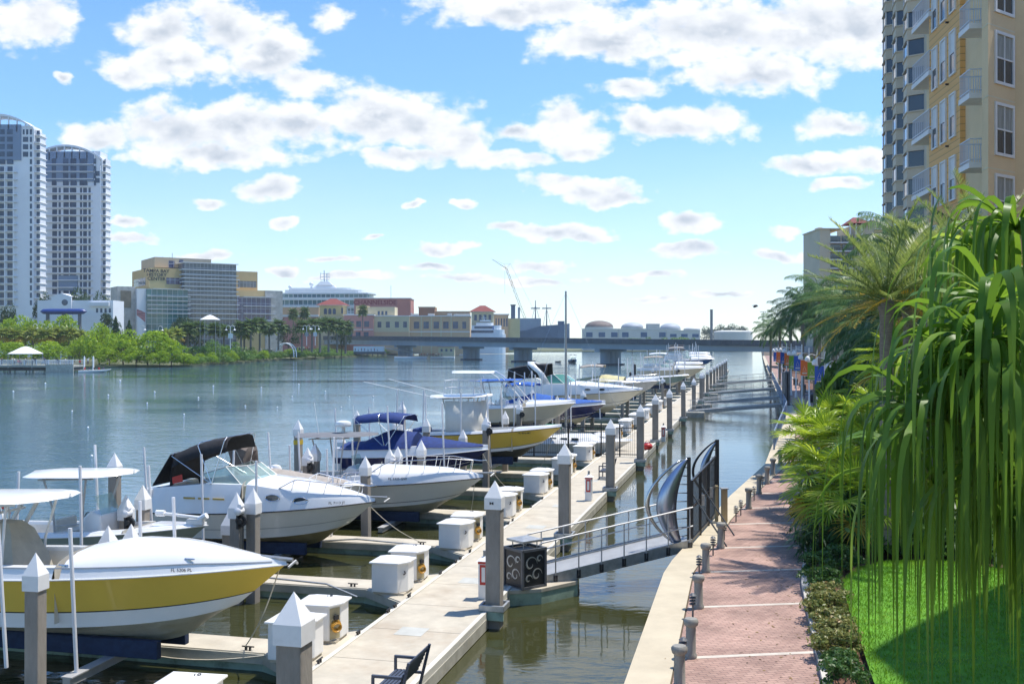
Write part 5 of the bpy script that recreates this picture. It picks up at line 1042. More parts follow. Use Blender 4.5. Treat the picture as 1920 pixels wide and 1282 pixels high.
def hbox(px0,px1,y0,y1,bf,dp,m,name='wall',par=None):
    a0,a1=ha(px0,bf),ha(px1,bf); Y=hy((a0+a1)/2,bf); z1=CAMH-(y0-641)*Y/F; zz=.8 if y1 is None else CAMH-(y1-641)*Y/F
    return MB().box(a0,a1,bf,bf+dp,zz,z1).build(name,m,par or mu)
hbox(280,347,503,None,0,34,M_mtan); hbox(312,346,521,533,-.10,.09,M_cblue,'window_band')
hbox(290,396,484,503,6,26,M_mtan2,'penthouse'); hbox(316,327,489,502,5.9,.09,M_cblue,'window'); hbox(336,344,487,493,5.9,.09,M_cblue,'window')
a0=ha(280,0); Yc=hy(a0,0); zb0,zb1=CAMH+(641-532)*470/F,CAMH+(641-520)*470/F
MB().box(a0-.1,a0-.02,7,30,zb0-.4,zb1+.3).build('side_window_band',M_cw,mu)
gt=hbox(345.5,443,494,None,-5,22,M_cw,'glass_tower')
ag0,ag1=ha(345.5,-5),ha(443,-5); Yg=hy((ag0+ag1)/2,-5)
for k,y in enumerate((494,507,516,523,530,538,546,554,562,571,579,588,597)): z=CAMH+(641-y)*Yg/F; MB().box(ag0-.9-.2*(k%3),ag1+.8+.5*(k%2),-6.0-.2*(k%2),-5.05,z-.16,z+.16).build('louvre',M_slab,mu); MB().box(ag0-.95,ag0-.03,-5.0,12,z-.16,z+.16).build('side_louvre',M_slab,mu)
hbox(443.2,483,509,None,-1,25,M_mtan,'wing'); hbox(446,481,527,539,-1.1,.09,M_cw,'window_band'); hbox(443.3,497,544,None,-4,30,M_mtan,'lower_wing'); hbox(497.2,530,545,None,-4.4,24,M_stone,'stone_wall'); hbox(444,508,557,614,-4.95,.5,M_cblue,'blue_glass')
al0,al1=ha(456,-5),ha(510,-5); Yl=hy((al0+al1)/2,-5)
for y in(557,574,588,601): z=CAMH+(641-y)*Yl/F; MB().box(al0,al1+1.5,-5.9,-5.0,z-.14,z+.14).build('louvre',M_slab,mu)
hbox(275,352,542,None,-12,11.8,M_cteal,'teal_glass'); hbox(257,274.8,541,None,-11,12,M_slab,'white_wall')
at0,at1=ha(287,-12),ha(352,-12); Yt=hy((at0+at1)/2,-12)
for k,y in enumerate((542,556,564,572,580,588)): z=CAMH+(641-y)*Yt/F; MB().box(at0-(2.6 if k else 0),at1+1.0,-13.2,-12.03,z-.12,z+.12).build('louvre',M_slab,mu)
hbox(220,253.5,537,None,-8,14,M_stone,'stone_frame'); hbox(226,246,545,577,-8.12,.1,mat('bronze_panel',(.20,.17,.12),.6,.3,.4),'dark_panel')
for s,y in(('TAMPA BAY',508),('HISTORY',515.5),('CENTER',523)): put_text(s,2.1,M_ink,mu,(ha(293.5 if s!='TAMPA BAY' else 293,0),-.06,CAMH+(641-y)*hy(ha(293,0),0)/F),R(90),0,0,1.05,'wall_lettering')
b=MB()
for px in(305,318,323): a=ha(px,10); b.tube([(a,10,CAMH+150*Yc/F),(a,10,CAMH+(172 if px==323 else 164)*Yc/F)],.12,4)
b.build('roof_aerial',M_char,mu)
# flag and white tent before the museum
t=Far('flag_pole','flag pole with a red and white flag before the museum','flag pole',255,325); MB().tube([(0,0,0),(0,0,CAMH+74*t.u)],.10,6).build('pole',M_galv,t.t); b=MB(); b.loft([[(.2+.7*k,.15*sin(k),CAMH+62*t.u-.3*k),(.2+.7*k,.2*sin(k+1),CAMH+50*t.u-.55*k)] for k in range(5)]); b.build('flag_cloth',mat('flag_stripes',(.5,.22,.22),.7,.6,1.5,stretch=(.2,.2,3)),t.t)
def tent(px,Y,wpx,y0,y1,label):
    t=Far('tent',label,'tent',px,Y); hw=wpx*t.u/2; z1=CAMH-(y0-641)*t.u; ze=z1-(y1-y0)*.42*t.u; zb=CAMH-(y1-641)*t.u
    b=MB(); b.add([(-hw,-hw,ze),(hw,-hw,ze),(hw,hw,ze),(-hw,hw,ze),(-hw*.25,-hw*.25,z1-.25),(hw*.25,-hw*.25,z1-.25),(hw*.25,hw*.25,z1-.25),(-hw*.25,hw*.25,z1-.25),(0,0,z1)],[(0,1,5,4),(1,2,6,5),(2,3,7,6),(3,0,4,7),(4,5,8),(5,6,8),(6,7,8),(7,4,8)]); o=b.build('canopy',M_cap,t.t); md=o.modifiers.new('Solidify','SOLIDIFY'); md.thickness=.08
    for sx in(-1,1):
        for sy in(-1,1): MB().tube([(sx*hw*.96,sy*hw*.96,min(zb,1)),(sx*hw*.96,sy*hw*.96,ze)],.06,5).build('leg',M_galv,t.t)
    return t
tent(394,335,30,590,612,'white peaked event tent in front of the museum glass')
tent(48,255,46,649,682,'white pop up canopy on the river pier at far left')
# --- shops on the waterfront
M_yel2=mat('pale_yellow_wall',(.60,.49,.25),.85,.05,.2); M_pink=mat('pink_wall',(.54,.26,.22),.85,.06,.2); M_peach=mat('peach_wall',(.58,.38,.22),.85,.05,.2); M_crm=mat('cream_wall',(.58,.50,.32),.85,.05,.2); M_sal=mat('salmon_wall',(.52,.22,.17),.85,.08,.1); M_dred=mat('dark_red_wall',(.46,.21,.19),.85,.08,.1); M_tile=mat('terracotta_roof',(.20,.04,.03),.8,.2,1.5); M_br=mat('brown_wall',(.34,.20,.12),.85,.1,.2)
def hip(t,x0,x1,y0,y1,d0,d1,m=M_tile):
    u=t.u; a,c=(x0-t.px)*u,(x1-t.px)*u; ze=CAMH-(y1-641)*u; zt=CAMH-(y0-641)*u; q=(c-a)*.10
    MB().add([(a,d0,ze),(c,d0,ze),(c,d1,ze),(a,d1,ze),((a+c)/2-q,(d0+d1)/2,zt),((a+c)/2+q,(d0+d1)/2,zt)],[(0,1,5,4),(1,2,5),(2,3,4,5),(3,0,4),(0,3,2,1)]).build('roof',m,t.t)
t=Far('shop_tower','pale yellow tower with red hip roof and arched windows','building',622,600); t.box(599,644,572,None,0,13,M_yel2); t.box(597,646,593,None,-.6,13.6,M_crm,'lower_wall'); hip(t,593,650,559,572,-1.5,15); t.box(595,648,571,573,-1.1,14.5,M_trim,'cornice')
for x in(608,616.3,624.6):
    b=MB(); q=[]; u=t.u; w_=2.9*u; c=(x+2.2-622)*u; z0_=CAMH+52*u; z1_=CAMH+60*u
    pts=[(c-w_,z0_),(c+w_,z0_)]+[(c+w_*cos(a),z1_+w_*sin(a)) for a in[PI*k/8 for k in range(9)]]
    n=len(pts); b.add([(p[0],-.12,p[1]) for p in pts]+[(p[0],.0,p[1]) for p in pts],[tuple(range(n))]+[(i,(i+1)%n,n+(i+1)%n,n+i) for i in range(n)]); b.build('arched_window',M_wg,t.t)
t.many('window',[(604,610,598,606,-.7,-.6),(617,623,598,606,-.7,-.6),(630,636,598,606,-.7,-.6),(640,643,577,588,-.08,0)],M_wg)
t=Far('long_hall','long peach hall below the cruise ship decks','building',560,640); t.box(515,598,576,None,0,20,M_peach); t.box(515,598,590,594,-1,-.05,M_trim,'ledge'); t.box(530,592,594.5,None,-.6,-.05,M_dred,'lower_wall')
t=Far('pink_shop_block','pink waterfront shop block with dark square windows','building',668,590); t.box(645,700,591,None,0,18,M_pink); t.box(643,702,589.5,591.3,-.4,18,M_trim,'cornice'); t.many('window',[(653,663,602,613,-.1,0),(668,677,602,613,-.1,0),(683,692,602,613,-.1,0),(652,661,622,630,-.1,0),(667,676,622,630,-.1,0),(682,691,622,630,-.1,0)],M_wg); t.box(645,700,617,618.5,-.25,-.02,M_trim,'belt')
t=Far('cream_shop_block','cream waterfront shop block with stepped upper storey','building',733,592); t.box(700.2,767,593,None,0,18,M_crm); t.box(699,768,591.5,593.2,-.4,18,M_trim,'cornice'); t.box(688,739,575,592,3,18,M_crm,'upper_wall'); t.box(665,687,573,592,4,16,M_yel2,'upper_wall'); t.many('window',[(708,715,603,614,-.1,0),(723.5,731,603,614,-.1,0),(740.5,748,603,614,-.1,0),(756,763,603,614,-.1,0),(707,711,583,590,2.9,3),(714,718,583,590,2.9,3),(721,725,583,590,2.9,3)],M_wg); t.box(700.2,767,622,None,-.2,-.02,M_peach,'plinth')
t=Far('peach_shop_block','long peach waterfront shop block with five dark windows beside the yacht','building',830,595); t.box(767.2,881,593,None,0,18,M_peach); t.box(766,882,591.5,593.2,-.4,18,M_trim,'cornice'); t.many('window',[(776,786,603,616,-.1,0),(794,804,603,616,-.1,0),(813,823,603,616,-.1,0),(831,841,603,616,-.1,0),(849,859,603,616,-.1,0),(867,874,603,616,-.1,0)],M_wg); t.box(767.2,881,621,622.6,-.25,-.02,M_trim,'belt'); t.many('pilaster',[(789,791,593,None,-.2,-.01),(808,810,593,None,-.2,-.01),(826,828,593,None,-.2,-.01),(845,847,593,None,-.2,-.01)],M_crm)
t.many('roof_unit',[(772,783,588,591,3,7),(748+20,770,586,591,6,9),(838,846,587,591,3,7),(800,812,587,591,8,12),(850,880,588,591,5,12)],M_galv)
t=Far('brown_hall','flat brown hall behind the shop roofs','building',800,680); t.box(785,815,576,None,0,20,M_br); t.box(784,816,575,577,-.4,20,M_crm,'parapet'); t.box(815,880,583,None,4,20,M_peach)
t=Far('lettered_hall','big salmon hall with large faded red wall lettering','building',715,660); t.box(664,745,560,None,0,22,M_dred); t.box(745.1,770,560,None,-.4,22,M_sal); t.box(663,771,558.4,560,-.8,22,M_trim,'parapet'); put_text('CHANNELSIDE',4.1,mat('faded_red_letters',(.25,.05,.06),.8,.05,.3),t.t,((703-715)*t.u,-.06,CAMH+(641-567.5)*t.u),R(90),0,0,1.02,'wall_lettering'); MB().tube([((732-715)*t.u,3,CAMH+80*t.u),((732-715)*t.u,3,CAMH+106*t.u)],.15,4).build('aerial',M_char,t.t)
t=Far('shop_tower','square tower with dark red hip roof behind the white yacht','building',905,640); t.box(884,925,584,None,0,13,M_crm); hip(t,880,929,572,584,-1.5,15); t.box(882,927,583.4,585,-1,14,M_trim,'cornice'); t.many('window',[(889+9*k,894+9*k,590,601,-.1,0) for k in range(4)],M_wg)
t=Far('arcade_block','brown arcade block right of the red roofed tower','building',940,645); t.box(926,953,590,None,0,16,M_peach); t.box(925,955,588.5,590.3,-.4,16,M_trim,'cornice'); t.many('window',[(929+5*k,931.5+5*k,597,612,-.1,0) for k in range(5)],M_wg); t.box(953.2,975,597,None,2,16,M_yel2)
# --- cruise ship
cs_=Far('cruise_ship','white cruise ship with glass decks and tall mast behind the shops','ship',610,800); u=cs_.u
def tier(x0,x1,y0,y1,hw,m,name,nose=18,sl=0):
    X0,X1=(x0-610)*u,(x1-610)*u; n=10; r=nose*u*.5
    poly=[(X0,-hw+2),(X0,hw-2)]+[(X1-r+r*sin(PI*k/n),hw*cos(PI*k/n)) for k in range(n+1)]
    MB().prism(poly,CAMH-(y1-641)*u,CAMH-(y0-641)*u).build(name,m,cs_.t)
M_ship=mat('ship_white',(.70,.73,.76),.4,.04,.05); M_sg=curtain('ship_glass',(.02,.09,.12),(.04,.16,.19),(.5,.55,.58),3.5,9,.25); M_sg2=curtain('ship_cabins',(.05,.09,.11),(.10,.15,.17),(.6,.62,.64),2.6,2.8,.35)
tier(430,705,588,640,15,M_ship,'hull'); tier(430,700,577,587.9,14.5,M_sg2,'cabin_deck'); tier(430,702,574,576.9,15.2,M_ship,'deck_band'); tier(435,698,564,573.9,14.2,M_sg,'glass_deck'); tier(430,702,559,563.9,15.2,M_ship,'deck_band'); tier(500,700,553,558.9,14,M_sg,'glass_deck'); tier(520,705,550.5,552.9,14.6,M_ship,'deck_band',30); tier(540,690,545,550.4,13,M_ship,'upper_deck',40); tier(548,672,541,544.9,11,M_ship,'upper_deck',50)
b=MB(); 
for k,(y0,y1,w0,w1) in enumerate(((535,541,34,44),(528,535,16,30))): b.add([((610-w1/2-610)*u,-4,CAMH-(y1-641)*u),((610+w1/2-610)*u,-4,CAMH-(y1-641)*u),((610+w1/2-610)*u,4,CAMH-(y1-641)*u),((610-w1/2-610)*u,4,CAMH-(y1-641)*u),(-w0/2*u,-3,CAMH-(y0-641)*u),(w0/2*u,-3,CAMH-(y0-641)*u),(w0/2*u,3,CAMH-(y0-641)*u),(-w0/2*u,3,CAMH-(y0-641)*u)],[(0,1,5,4),(1,2,6,5),(2,3,7,6),(3,0,4,7),(4,5,6,7)])
b.build('mast_base',M_ship,cs_.t)
b=MB()
for x,y in((-2,507),(3,512)): b.tube([(x*u,0,CAMH+113*u),(x*u,0,CAMH+(641-y)*u)],.5,6)
for y in(513,519,525): b.box(-9*u,8*u,-.3,.3,CAMH+(641-y)*u-.2,CAMH+(641-y)*u+.2)
for x in(-9,7): b.box(x*u-.2,x*u+.2,-.2,.2,CAMH+118*u,CAMH+130*u)
b.build('mast',M_ship,cs_.t)
for x,y,r in((584,533,4.2),(544,538,3.6)):
    MB().ball(((x-610)*u,0,CAMH+(641-y)*u),r*u,r*u,r*u,12,8).build('radar_dome',M_ship,cs_.t,smooth=True); MB().tube([((x-610)*u,0,CAMH+90*u),((x-610)*u,0,CAMH+(638-y)*u)],[1.6,.8],6).build('dome_stand',M_ship,cs_.t)
# --- crane
t=Far('crane','yellow lattice boom crane leaning left over the shops','crane',993,760); u=t.u; q=lambda x,y,d=0:Vector(((x-993)*u,d,CAMH-(y-641)*u)); M_cr=mat('crane_yellow',(.55,.45,.22),.6,.2,1); b=MB()
A_,B_=q(996,628),q(949,503); n=22
for s,d in((-1,-1),(1,-1),(-1,1),(1,1)): b.tube([A_+Vector((s*.9,d*.9,0)),B_+Vector((s*.5,d*.5,0))],.16,4)
for k in range(n): f=k/n; g_=(k+1)/n; s=1 if k%2 else -1; b.tube([A_.lerp(B_,f)+Vector((s*.85,-.8,0)),A_.lerp(B_,g_)+Vector((-s*.8,-.8,0))],.10,3); b.tube([A_.lerp(B_,f)+Vector((s*.85,.8,0)),A_.lerp(B_,g_)+Vector((s*.8,-.8,0))],.10,3)
b.build('boom',M_cr,t.t); b=MB(); b.tube([B_,q(922,486)],[.35,.15],4); b.tube([B_,q(957,494)],.15,3); b.tube([B_,q(945,495)],.15,3); b.build('jib',M_cr,t.t); b=MB(); b.tube([q(922,486),q(945,495),q(957,494),q(1003,585),q(1006,628)],.07,3); b.tube([q(946.5,508),q(946.5,550)],.08,3); b.build('cable',M_char,t.t); t.box(986,1008,612,632,-3,3,mat('crane_cab',(.3,.25,.1)),'cab')
# --- grey ship
M_gs=mat('navy_ship_grey',(.13,.17,.23),.7,.12,.15); M_gs2=mat('navy_ship_light',(.30,.34,.38),.7,.1,.15)
t=Far('grey_ship','blue grey old cargo ship with crossed masts left of the sailboat mast','ship',1020,720); u=t.u; q=lambda x,y,d=0:((x-1020)*u,d,CAMH-(y-641)*u)
b=MB(); b.loft([[q(x,yt,-w_),q(x,640,-w_*.7),q(x,645,0),q(x,640,w_*.7),q(x,yt,w_)] for x,yt,w_ in((950,622,7),(985,620,8),(1015,611,8),(1045,609,6),(1063,607,2.5),(1068,606,.2))]); b.add([q(950,622,-7),q(950,640,-5),q(950,645,0),q(950,640,5),q(950,622,7)],[(0,1,2,3,4)]); b.loft([[q(x,yt+.5,-w_),q(x,yt+.5,w_)] for x,yt,w_ in((950,622,7),(985,620,8),(1015,611,8),(1045,609,6),(1063,607,2.5),(1068,606,.2))]); b.build('hull',M_gs,t.t)
t.box(951,1014,597,622,-5,5,M_gs2,'superstructure'); t.box(958,966,572,597,-2,2,M_gs,'funnel'); t.box(957,967,571,573,-2.3,2.3,M_char,'funnel_cap'); t.box(971,975,576,597,-1,1,M_gs2,'stack'); t.box(1046,1058,602,609,-2,2,M_gs,'gun_mount')
for x,y0,y1 in((1004,563,600),(1025,570,612)):
    b=MB(); b.tube([q(x,y1),q(x,y0)],[.5,.25],5); b.tube([q(x-9,578,0),q(x+9,578,0)],.35,4); b.box((x-8-1020)*u,(x+8-1020)*u,-1,1,CAMH+62*u,CAMH+64*u); b.tube([q(x-7,y1),q(x-1,y0+12)],.15,3); b.tube([q(x+8,y1),q(x+1,y0+12)],.15,3); b.build('mast',M_gs,t.t)
# --- port: tanks, sheds, chimney
M_tank=mat('tank_white',(.58,.58,.55),.6,.08,.08); M_tdome=mat('tank_brown_dome',(.16,.125,.11),.7,.25,.3); M_tgrey=mat('tank_grey_dome',(.38,.42,.46),.6,.1,.2); M_blu=mat('shed_blue',(.04,.11,.22),.7,.1,.2)
for x0,x1,yt,yd,m,lab in((1097,1150,613,601,M_tdome,'white storage tank with a dark brown dome roof'),(1165,1206,613,604.5,M_tgrey,'white storage tank with a pale grey dome, right of the brown domed one'),(1237,1276,616,605.5,M_tgrey,'storage tank with grey dome right of the white gabled shed'),(1282,1313,617,613,M_tank,'low white storage tank at the right of the tank row'),(1338,1410,622,619,M_tank,'wide low white tank near the chimney')):
    t=Far('storage_tank',lab,'storage tank',(x0+x1)/2,900,'storage tanks across the port'); r=(x1-x0)/2*t.u; z1=CAMH+(641-yt)*t.u; z2=CAMH+(641-yd)*t.u
    MB().lathe([(r,0),(r,z1)],28).build('tank_wall',M_tank,t.t,smooth=True); MB().lathe([(r*1.0,z1+.02)]+[(r*cos(a),z1+(z2-z1)*sin(a)) for a in[PI/2*k/6 for k in range(1,6)]]+[(.1,z2)],28).build('dome',m,t.t,smooth=True)
    MB().tube([(-r-.3,-2,0),(-r-.3,-2,z1)],.2,4).build('pipe',M_char,t.t)
t=Far('port_shed','white gabled port shed between the domed tanks','building',1226,880); t.box(1215,1237,607,None,0,14,M_tank); hip(t,1214,1238,602.5,607,-.5,14.5,M_tank); t.many('door',[(1219,1223,622,634,-.2,0)],M_blu)
for x0,x1,y0,m,lab in((1093,1160,617,M_tank,'long low white shed with blue doors, below the brown domed tank'),(1160.5,1250,617,M_tank,'long low white shed in the middle of the port'),(1250.5,1312,620,M_tank,'long low white shed left of the dark trees')):
    t=Far('port_shed',lab,'building',(x0+x1)/2,840,'low sheds along the port'); t.box(x0,x1,y0,None,0,12,m); t.box(x0-.5,x1+.5,y0-1,y0,-.5,12.5,M_slab,'roof'); n=3; t.many('door',[(x0+6+(x1-x0-20)/2*k,x0+18+(x1-x0-20)/2*k,y0+6,632,-.2,0) for k in range(n)],M_blu)
t=Far('chimney','tall slim dark chimney beyond the bridge','chimney',1334,1000); r=2.6*t.u; MB().lathe([(r*1.05,0),(r,CAMH+(641-581)*t.u)],14).build('stack',mat('chimney_grey',(.16,.18,.20),.8,.1,.1),t.t,smooth=True); MB().lathe([(r*1.1,CAMH+59.5*t.u),(r*1.1,CAMH+61*t.u)],14).build('rim',M_char,t.t)
t=Far('light_mast','tall stadium style light mast near the bridge end','light mast',1431,330); MB().tube([(0,0,3),(0,0,CAMH+57*t.u)],[.18,.10],6).build('pole',M_galv,t.t); b=MB(); b.box(-.9,.9,-.15,.15,CAMH+56.5*t.u,CAMH+57.2*t.u); [b.cb(k*.6,0,CAMH+55.5*t.u,.3,.3,.25) for k in(-1.2,0,1.2)]; b.build('lamp_head',M_galv,t.t)
# bird in the sky
t=thing('bird','dark bird gliding in the sky above the bridge end','bird',P(1415.5,575,90)); b=MB(); b.lathe([(.002,-.22),(.07,-.12),(.08,.02),(.05,.16),(.03,.22),(.055,.27),(.01,.34)],8); o=b.build('body',M_char,t,smooth=True); o.rotation_euler=(0,R(80),R(20)); b=MB(); b.loft([[(-.1,y,z),(.12-.05*abs(y),y,z+.01),(.2-.22*abs(y),y,z)] for y,z in((-.75,.10),(-.35,.16),(0,.03),(.35,.16),(.75,.10))]); b.build('wings',M_char,t)
# --- bridge
br=thing('road_bridge','long flat concrete road bridge on round piers across the river','bridge',(0,0,0)); B0=Vector((62,262,0)); B1=Vector((-97,572,0)); bd=(B1-B0).normalized(); bnv=Vector((-bd.y,bd.x,0)); bL=(B1-B0).length
if bnv.x<0: bnv=-bnv
M_brc=mat('bridge_concrete',(.30,.34,.38),.85,.12,.08,stain=(.2,.22,.25,.5),sscale=.1); M_brd=mat('bridge_parapet',(.115,.12,.13),.9,.25,.3,stretch=(1,1,3))
def bz(f,k): return (5.0 if k==0 else 6.45 if k==1 else 7.9)+(1.2,2.3,3.0)[k]*(f if f<1 else 1)
b=MB(); c_=MB(); n=24
for i in range(n+3):
    f0,f1=(i-1)/n,i/n; p0=B0+bd*bL*f0; p1=B0+bd*bL*f1
    for mb,k0,k1,w0,w1 in((b,0,1,.6,11.4),(c_,1,2,0,.35),(c_,1,2,11.65,12)):
        mb.hexa([(*(p0+bnv*w0).xy,bz(f0,k0)+.003),(*(p0+bnv*w1).xy,bz(f0,k0)+.003),(*(p1+bnv*w1).xy,bz(f1,k0)+.003),(*(p1+bnv*w0).xy,bz(f1,k0)+.003),(*(p0+bnv*w0).xy,bz(f0,k1)),(*(p0+bnv*w1).xy,bz(f0,k1)),(*(p1+bnv*w1).xy,bz(f1,k1)),(*(p1+bnv*w0).xy,bz(f1,k1))])
b.build('deck_girder',M_brc,br); c_.build('parapet',M_brd,br)
b=MB()
for i in range(80):
    p=B0+bd*bL*(i/80)-bnv*.02; b.ob((p.x,p.y),.12,.06,bz(i/80,1)+.15,bz(i/80,2)-.1,math.atan2(bd.y,bd.x))
b.build('parapet_pilaster',mat('parapet_rust',(.17,.155,.145),.9,.2,.3),br)
for px in(1145,981,884,760):
    k=(px-960)/F; q0=B0+bnv*6; s=(q0.x-k*q0.y)/(k*bd.y-bd.x); f=s/bL; p=B0+bd*s
    b=MB()
    for w_ in(4.0,6,8.0): c=p+bnv*w_; b.lathe([(1.7,-2),(1.7,bz(f,0)-.9)],14,(c.x,c.y,0))
    b.build('pier_column',M_brc,br,smooth=True); c=p+bnv*6; MB().ob((c.x,c.y),3.0,10.4,bz(f,0)-1.0,bz(f,0)-.01,math.atan2(bd.y,bd.x)).build('pier_cap',M_brc,br); MB().ob((c.x,c.y),3.8,8.4,-1,.5,math.atan2(bd.y,bd.x)).build('pier_footing',M_brd,br)
# cars on the bridge end
for k,(px,Y,col,lab) in enumerate(((1392,300,(.5,.5,.52),'small silver car on the bridge at right'),(1405,292,(.04,.04,.05),'small dark car on the bridge at far right'),(1377,306,(.6,.6,.6),'small white car on the bridge, leftmost of three'))):
    s_=(B0.y-Y)/-bd.y; p=B0+bd*s_+bnv*4; t=thing('parked_car' if 0 else 'car',lab,'car',(p.x,p.y,bz(s_/bL,1)+.05),math.atan2(bd.y,bd.x)); m=mat('car_paint_%s'%('silver','black','white')[k],col,.3,.05,1,coat=.6)
    b=MB(); b.loft([[(x,-y,z0),(x,-y,z1),(x,y,z1),(x,y,z0)] for x,y,z0,z1 in((-2.2,.75,.3,.7),(-2.1,.85,.25,.95),(-1.0,.88,.25,1.0),(1.0,.88,.25,.95),(2.1,.82,.25,.75),(2.25,.7,.3,.6))],close=True); b.build('body',m,t); b=MB(); b.hexa([(-1.7,-.78,.96),(1.1,-.78,.94),(1.1,.78,.94),(-1.7,.78,.96),(-1.2,-.62,1.45),(.4,-.62,1.45),(.4,.62,1.45),(-1.2,.62,1.45)]); b.build('cabin',M_glassb,t)
    for x in(-1.35,1.35):
        for y in(-.86,.86): MB().tube([(x,y-.1,.32),(x,y+.1,.32)],.32,12).build('wheel',M_rub,t)
# --- yacht behind the bridge, boats near it
t=Far('yacht','large white excursion yacht partly hidden behind the bridge','yacht',908,640); u=t.u
def yt(x0,x1,y0,y1,hw,m,name,nose=14):
    X0,X1=(x0-908)*u,(x1-908)*u; r=nose*u; MB().prism([(X0,-hw),(X0,hw)]+[(X1-r+r*sin(PI*k/8),hw*cos(PI*k/8)) for k in range(9)],CAMH-(y1-641)*u,CAMH-(y0-641)*u).build(name,m,t.t)
yt(862,948,626,663,5,M_ship,'hull',20); yt(866,946,618,626,4.6,M_ship,'main_deck'); yt(872,938,619.5,624,4.7,M_wg,'window_band'); yt(885,940,610,617.9,4.0,M_ship,'upper_deck'); yt(890,936,612,616,4.1,M_wg,'window_band'); yt(893,925,605,609.9,3.2,M_ship,'bridge_deck'); yt(900,920,600,603,2.4,M_ship,'fly_top')
b=MB(); b.tube([((908-908)*u,0,CAMH+40*u),((907-908)*u,0,CAMH+49*u)],.3,5); b.box(-6*u,5*u,-.2,.2,CAMH+44*u,CAMH+45*u); b.build('mast',M_ship,t.t); yt(926,938,611,618,4.1,M_bluec,'blue_awning')
f=boat('motorboat','dark blue canopied motorboat on the water beyond the bridge pier',(0,0,0),7,2.6,1.2,1.6,side=M_navyg,tc=.55,cap=((0,.3),(1,.2)),group=None,rz=R(-80),rail=M_gel); bimini(f,1.0,4.6,3.2,3.3,1.1,M_navyc,foot=3); windshield(f,3.2,4.4,f['dz'](.5)-.2,.6,.9,.8,.5); f['root'].location=(21.5,372,-.3)
f=boat('dinghy','small dark dinghy on the water beside the blue canopied motorboat',(0,0,0),3.2,1.4,.5,.7,side=M_char,tc=.8,cap=((0,.05),(1,.05)),crown=((0,.01),(1,.01)),group=None,rz=R(-60),rail=False,deckm=M_char,liner=M_char); f['root'].location=(16.5,380,-.15)
# --- riverside landing beneath the left bridge end
t=Far('river_landing','white walled river landing stage beside the left bridge end','landing stage',700,500); t.box(664,722,659,664,-2,4,M_char,'deck'); t.box(664,722,649,659,-2,-1.8,M_slab,'railing'); t.many('leg',[(668+10*k,669.5+10*k,664,None,-1,0) for k in range(6)],M_char)
a=P(722,652,498); c=P(788,662,478); b_=gang('gangway','long lattice gangway from the white landing stage down to the rafts',c,a,1.6,False,True)
for px,w_,lab in((770,60,'low white raft under the left bridge end, nearer the landing'),(830,45,'low white raft under the bridge beside the round pier')):
    t=Far('raft',lab,'raft',px,466); t.box(px-w_/2,px+w_/2,668.5,671.5,-2,2,M_slab,'deck'); t.box(px-w_/2+1,px+w_/2-1,671.5,673,-1.8,1.8,M_char,'float')
t=Far('boathouse','small cream boathouse under the left part of the bridge','building',838,560); t.box(822,852,650,668,0,6,M_crm); t.box(820,854,648.5,650,-1,7,M_dred,'roof'); t.many('window',[(826+9*k,830+9*k,654,659,-.1,0) for k in range(3)],M_wg)
# --- pier with railing at far left
pr=thing('river_pier','long white railed river pier at the far left waterline','pier',(-125,257,0)); MB().box(-60,16.2,-3,3,1.25,1.75).build('deck',M_fascia,pr); MB().box(-60,16,-2.6,2.6,.4,1.24).build('underframe',mat('dark_pier_timber',(.10,.09,.075),.9,.3,1),pr)
MB().box(9.5,16.3,-3.3,-3.02,-.5,1.9).build('concrete_end',M_fascia,pr)
b=MB()
for y in(-2.9,2.9):
    for z in(2.15,2.6,2.95): b.box(-60,16.2,y-.05,y+.05,z-.05,z+.05)
b.build('rails',M_slab,pr)
for k in range(26): MB().cb(-59+3*k,-2.9,1.75,.16,.16,1.35).build('rail_post',M_slab,pr)
b=MB(); [b.cb(-59+.4*k,-2.9,1.75,.07,.07,1.2) for k in range(188)]; b.build('balusters',M_slab,pr)
for k in range(12): MB().lathe([(.22,-2),(.22,1.2)],8,(-40+5*k,-2.2,0)).build('pier_pile',M_pile,pr)
f=boat('motorboat','long low white open boat beside the river pier end',(0,0,0),7.5,2.0,.55,.85,tc=.85,cap=((0,.05),(1,.05)),crown=((0,.01),(1,.01)),group=None,rail=M_gel); f['root'].location=(-106.5,252,-.1); f['root'].rotation_euler=(0,0,R(8))
for px,lab in((158,'left white mooring post by the river pier'),(175,'right white mooring post by the river pier')):
    X=(px-960)/F*253; tag(MB().lathe([(.2,-2),(.2,3.6),(.02,4.1)],10,(X,253,0)).build('mooring_post',M_cap,smooth=True),lab,'post')
# white ring arch
t=Far('arch_sculpture','white curved double arch among the shore shrubs','arch',534,420); b=MB(); u=t.u
for dx,r in((0,17),(4,17)): b.tube([((-17*cos(PI*k/20)+dx)*u,(.8 if dx else 0),1.3+(26*sin(PI*k/20)**.7)*u) for k in range(0,21)],.22,6)
[b.tube([((-17*cos(PI*k/20))*u,0,1.3+(26*sin(PI*k/20)**.7)*u),((-17*cos(PI*k/20)+4)*u,.8,1.3+(26*sin(PI*k/20)**.7)*u)],.1,4) for k in range(4,20,2)]
b.build('arch',M_cap,t.t)
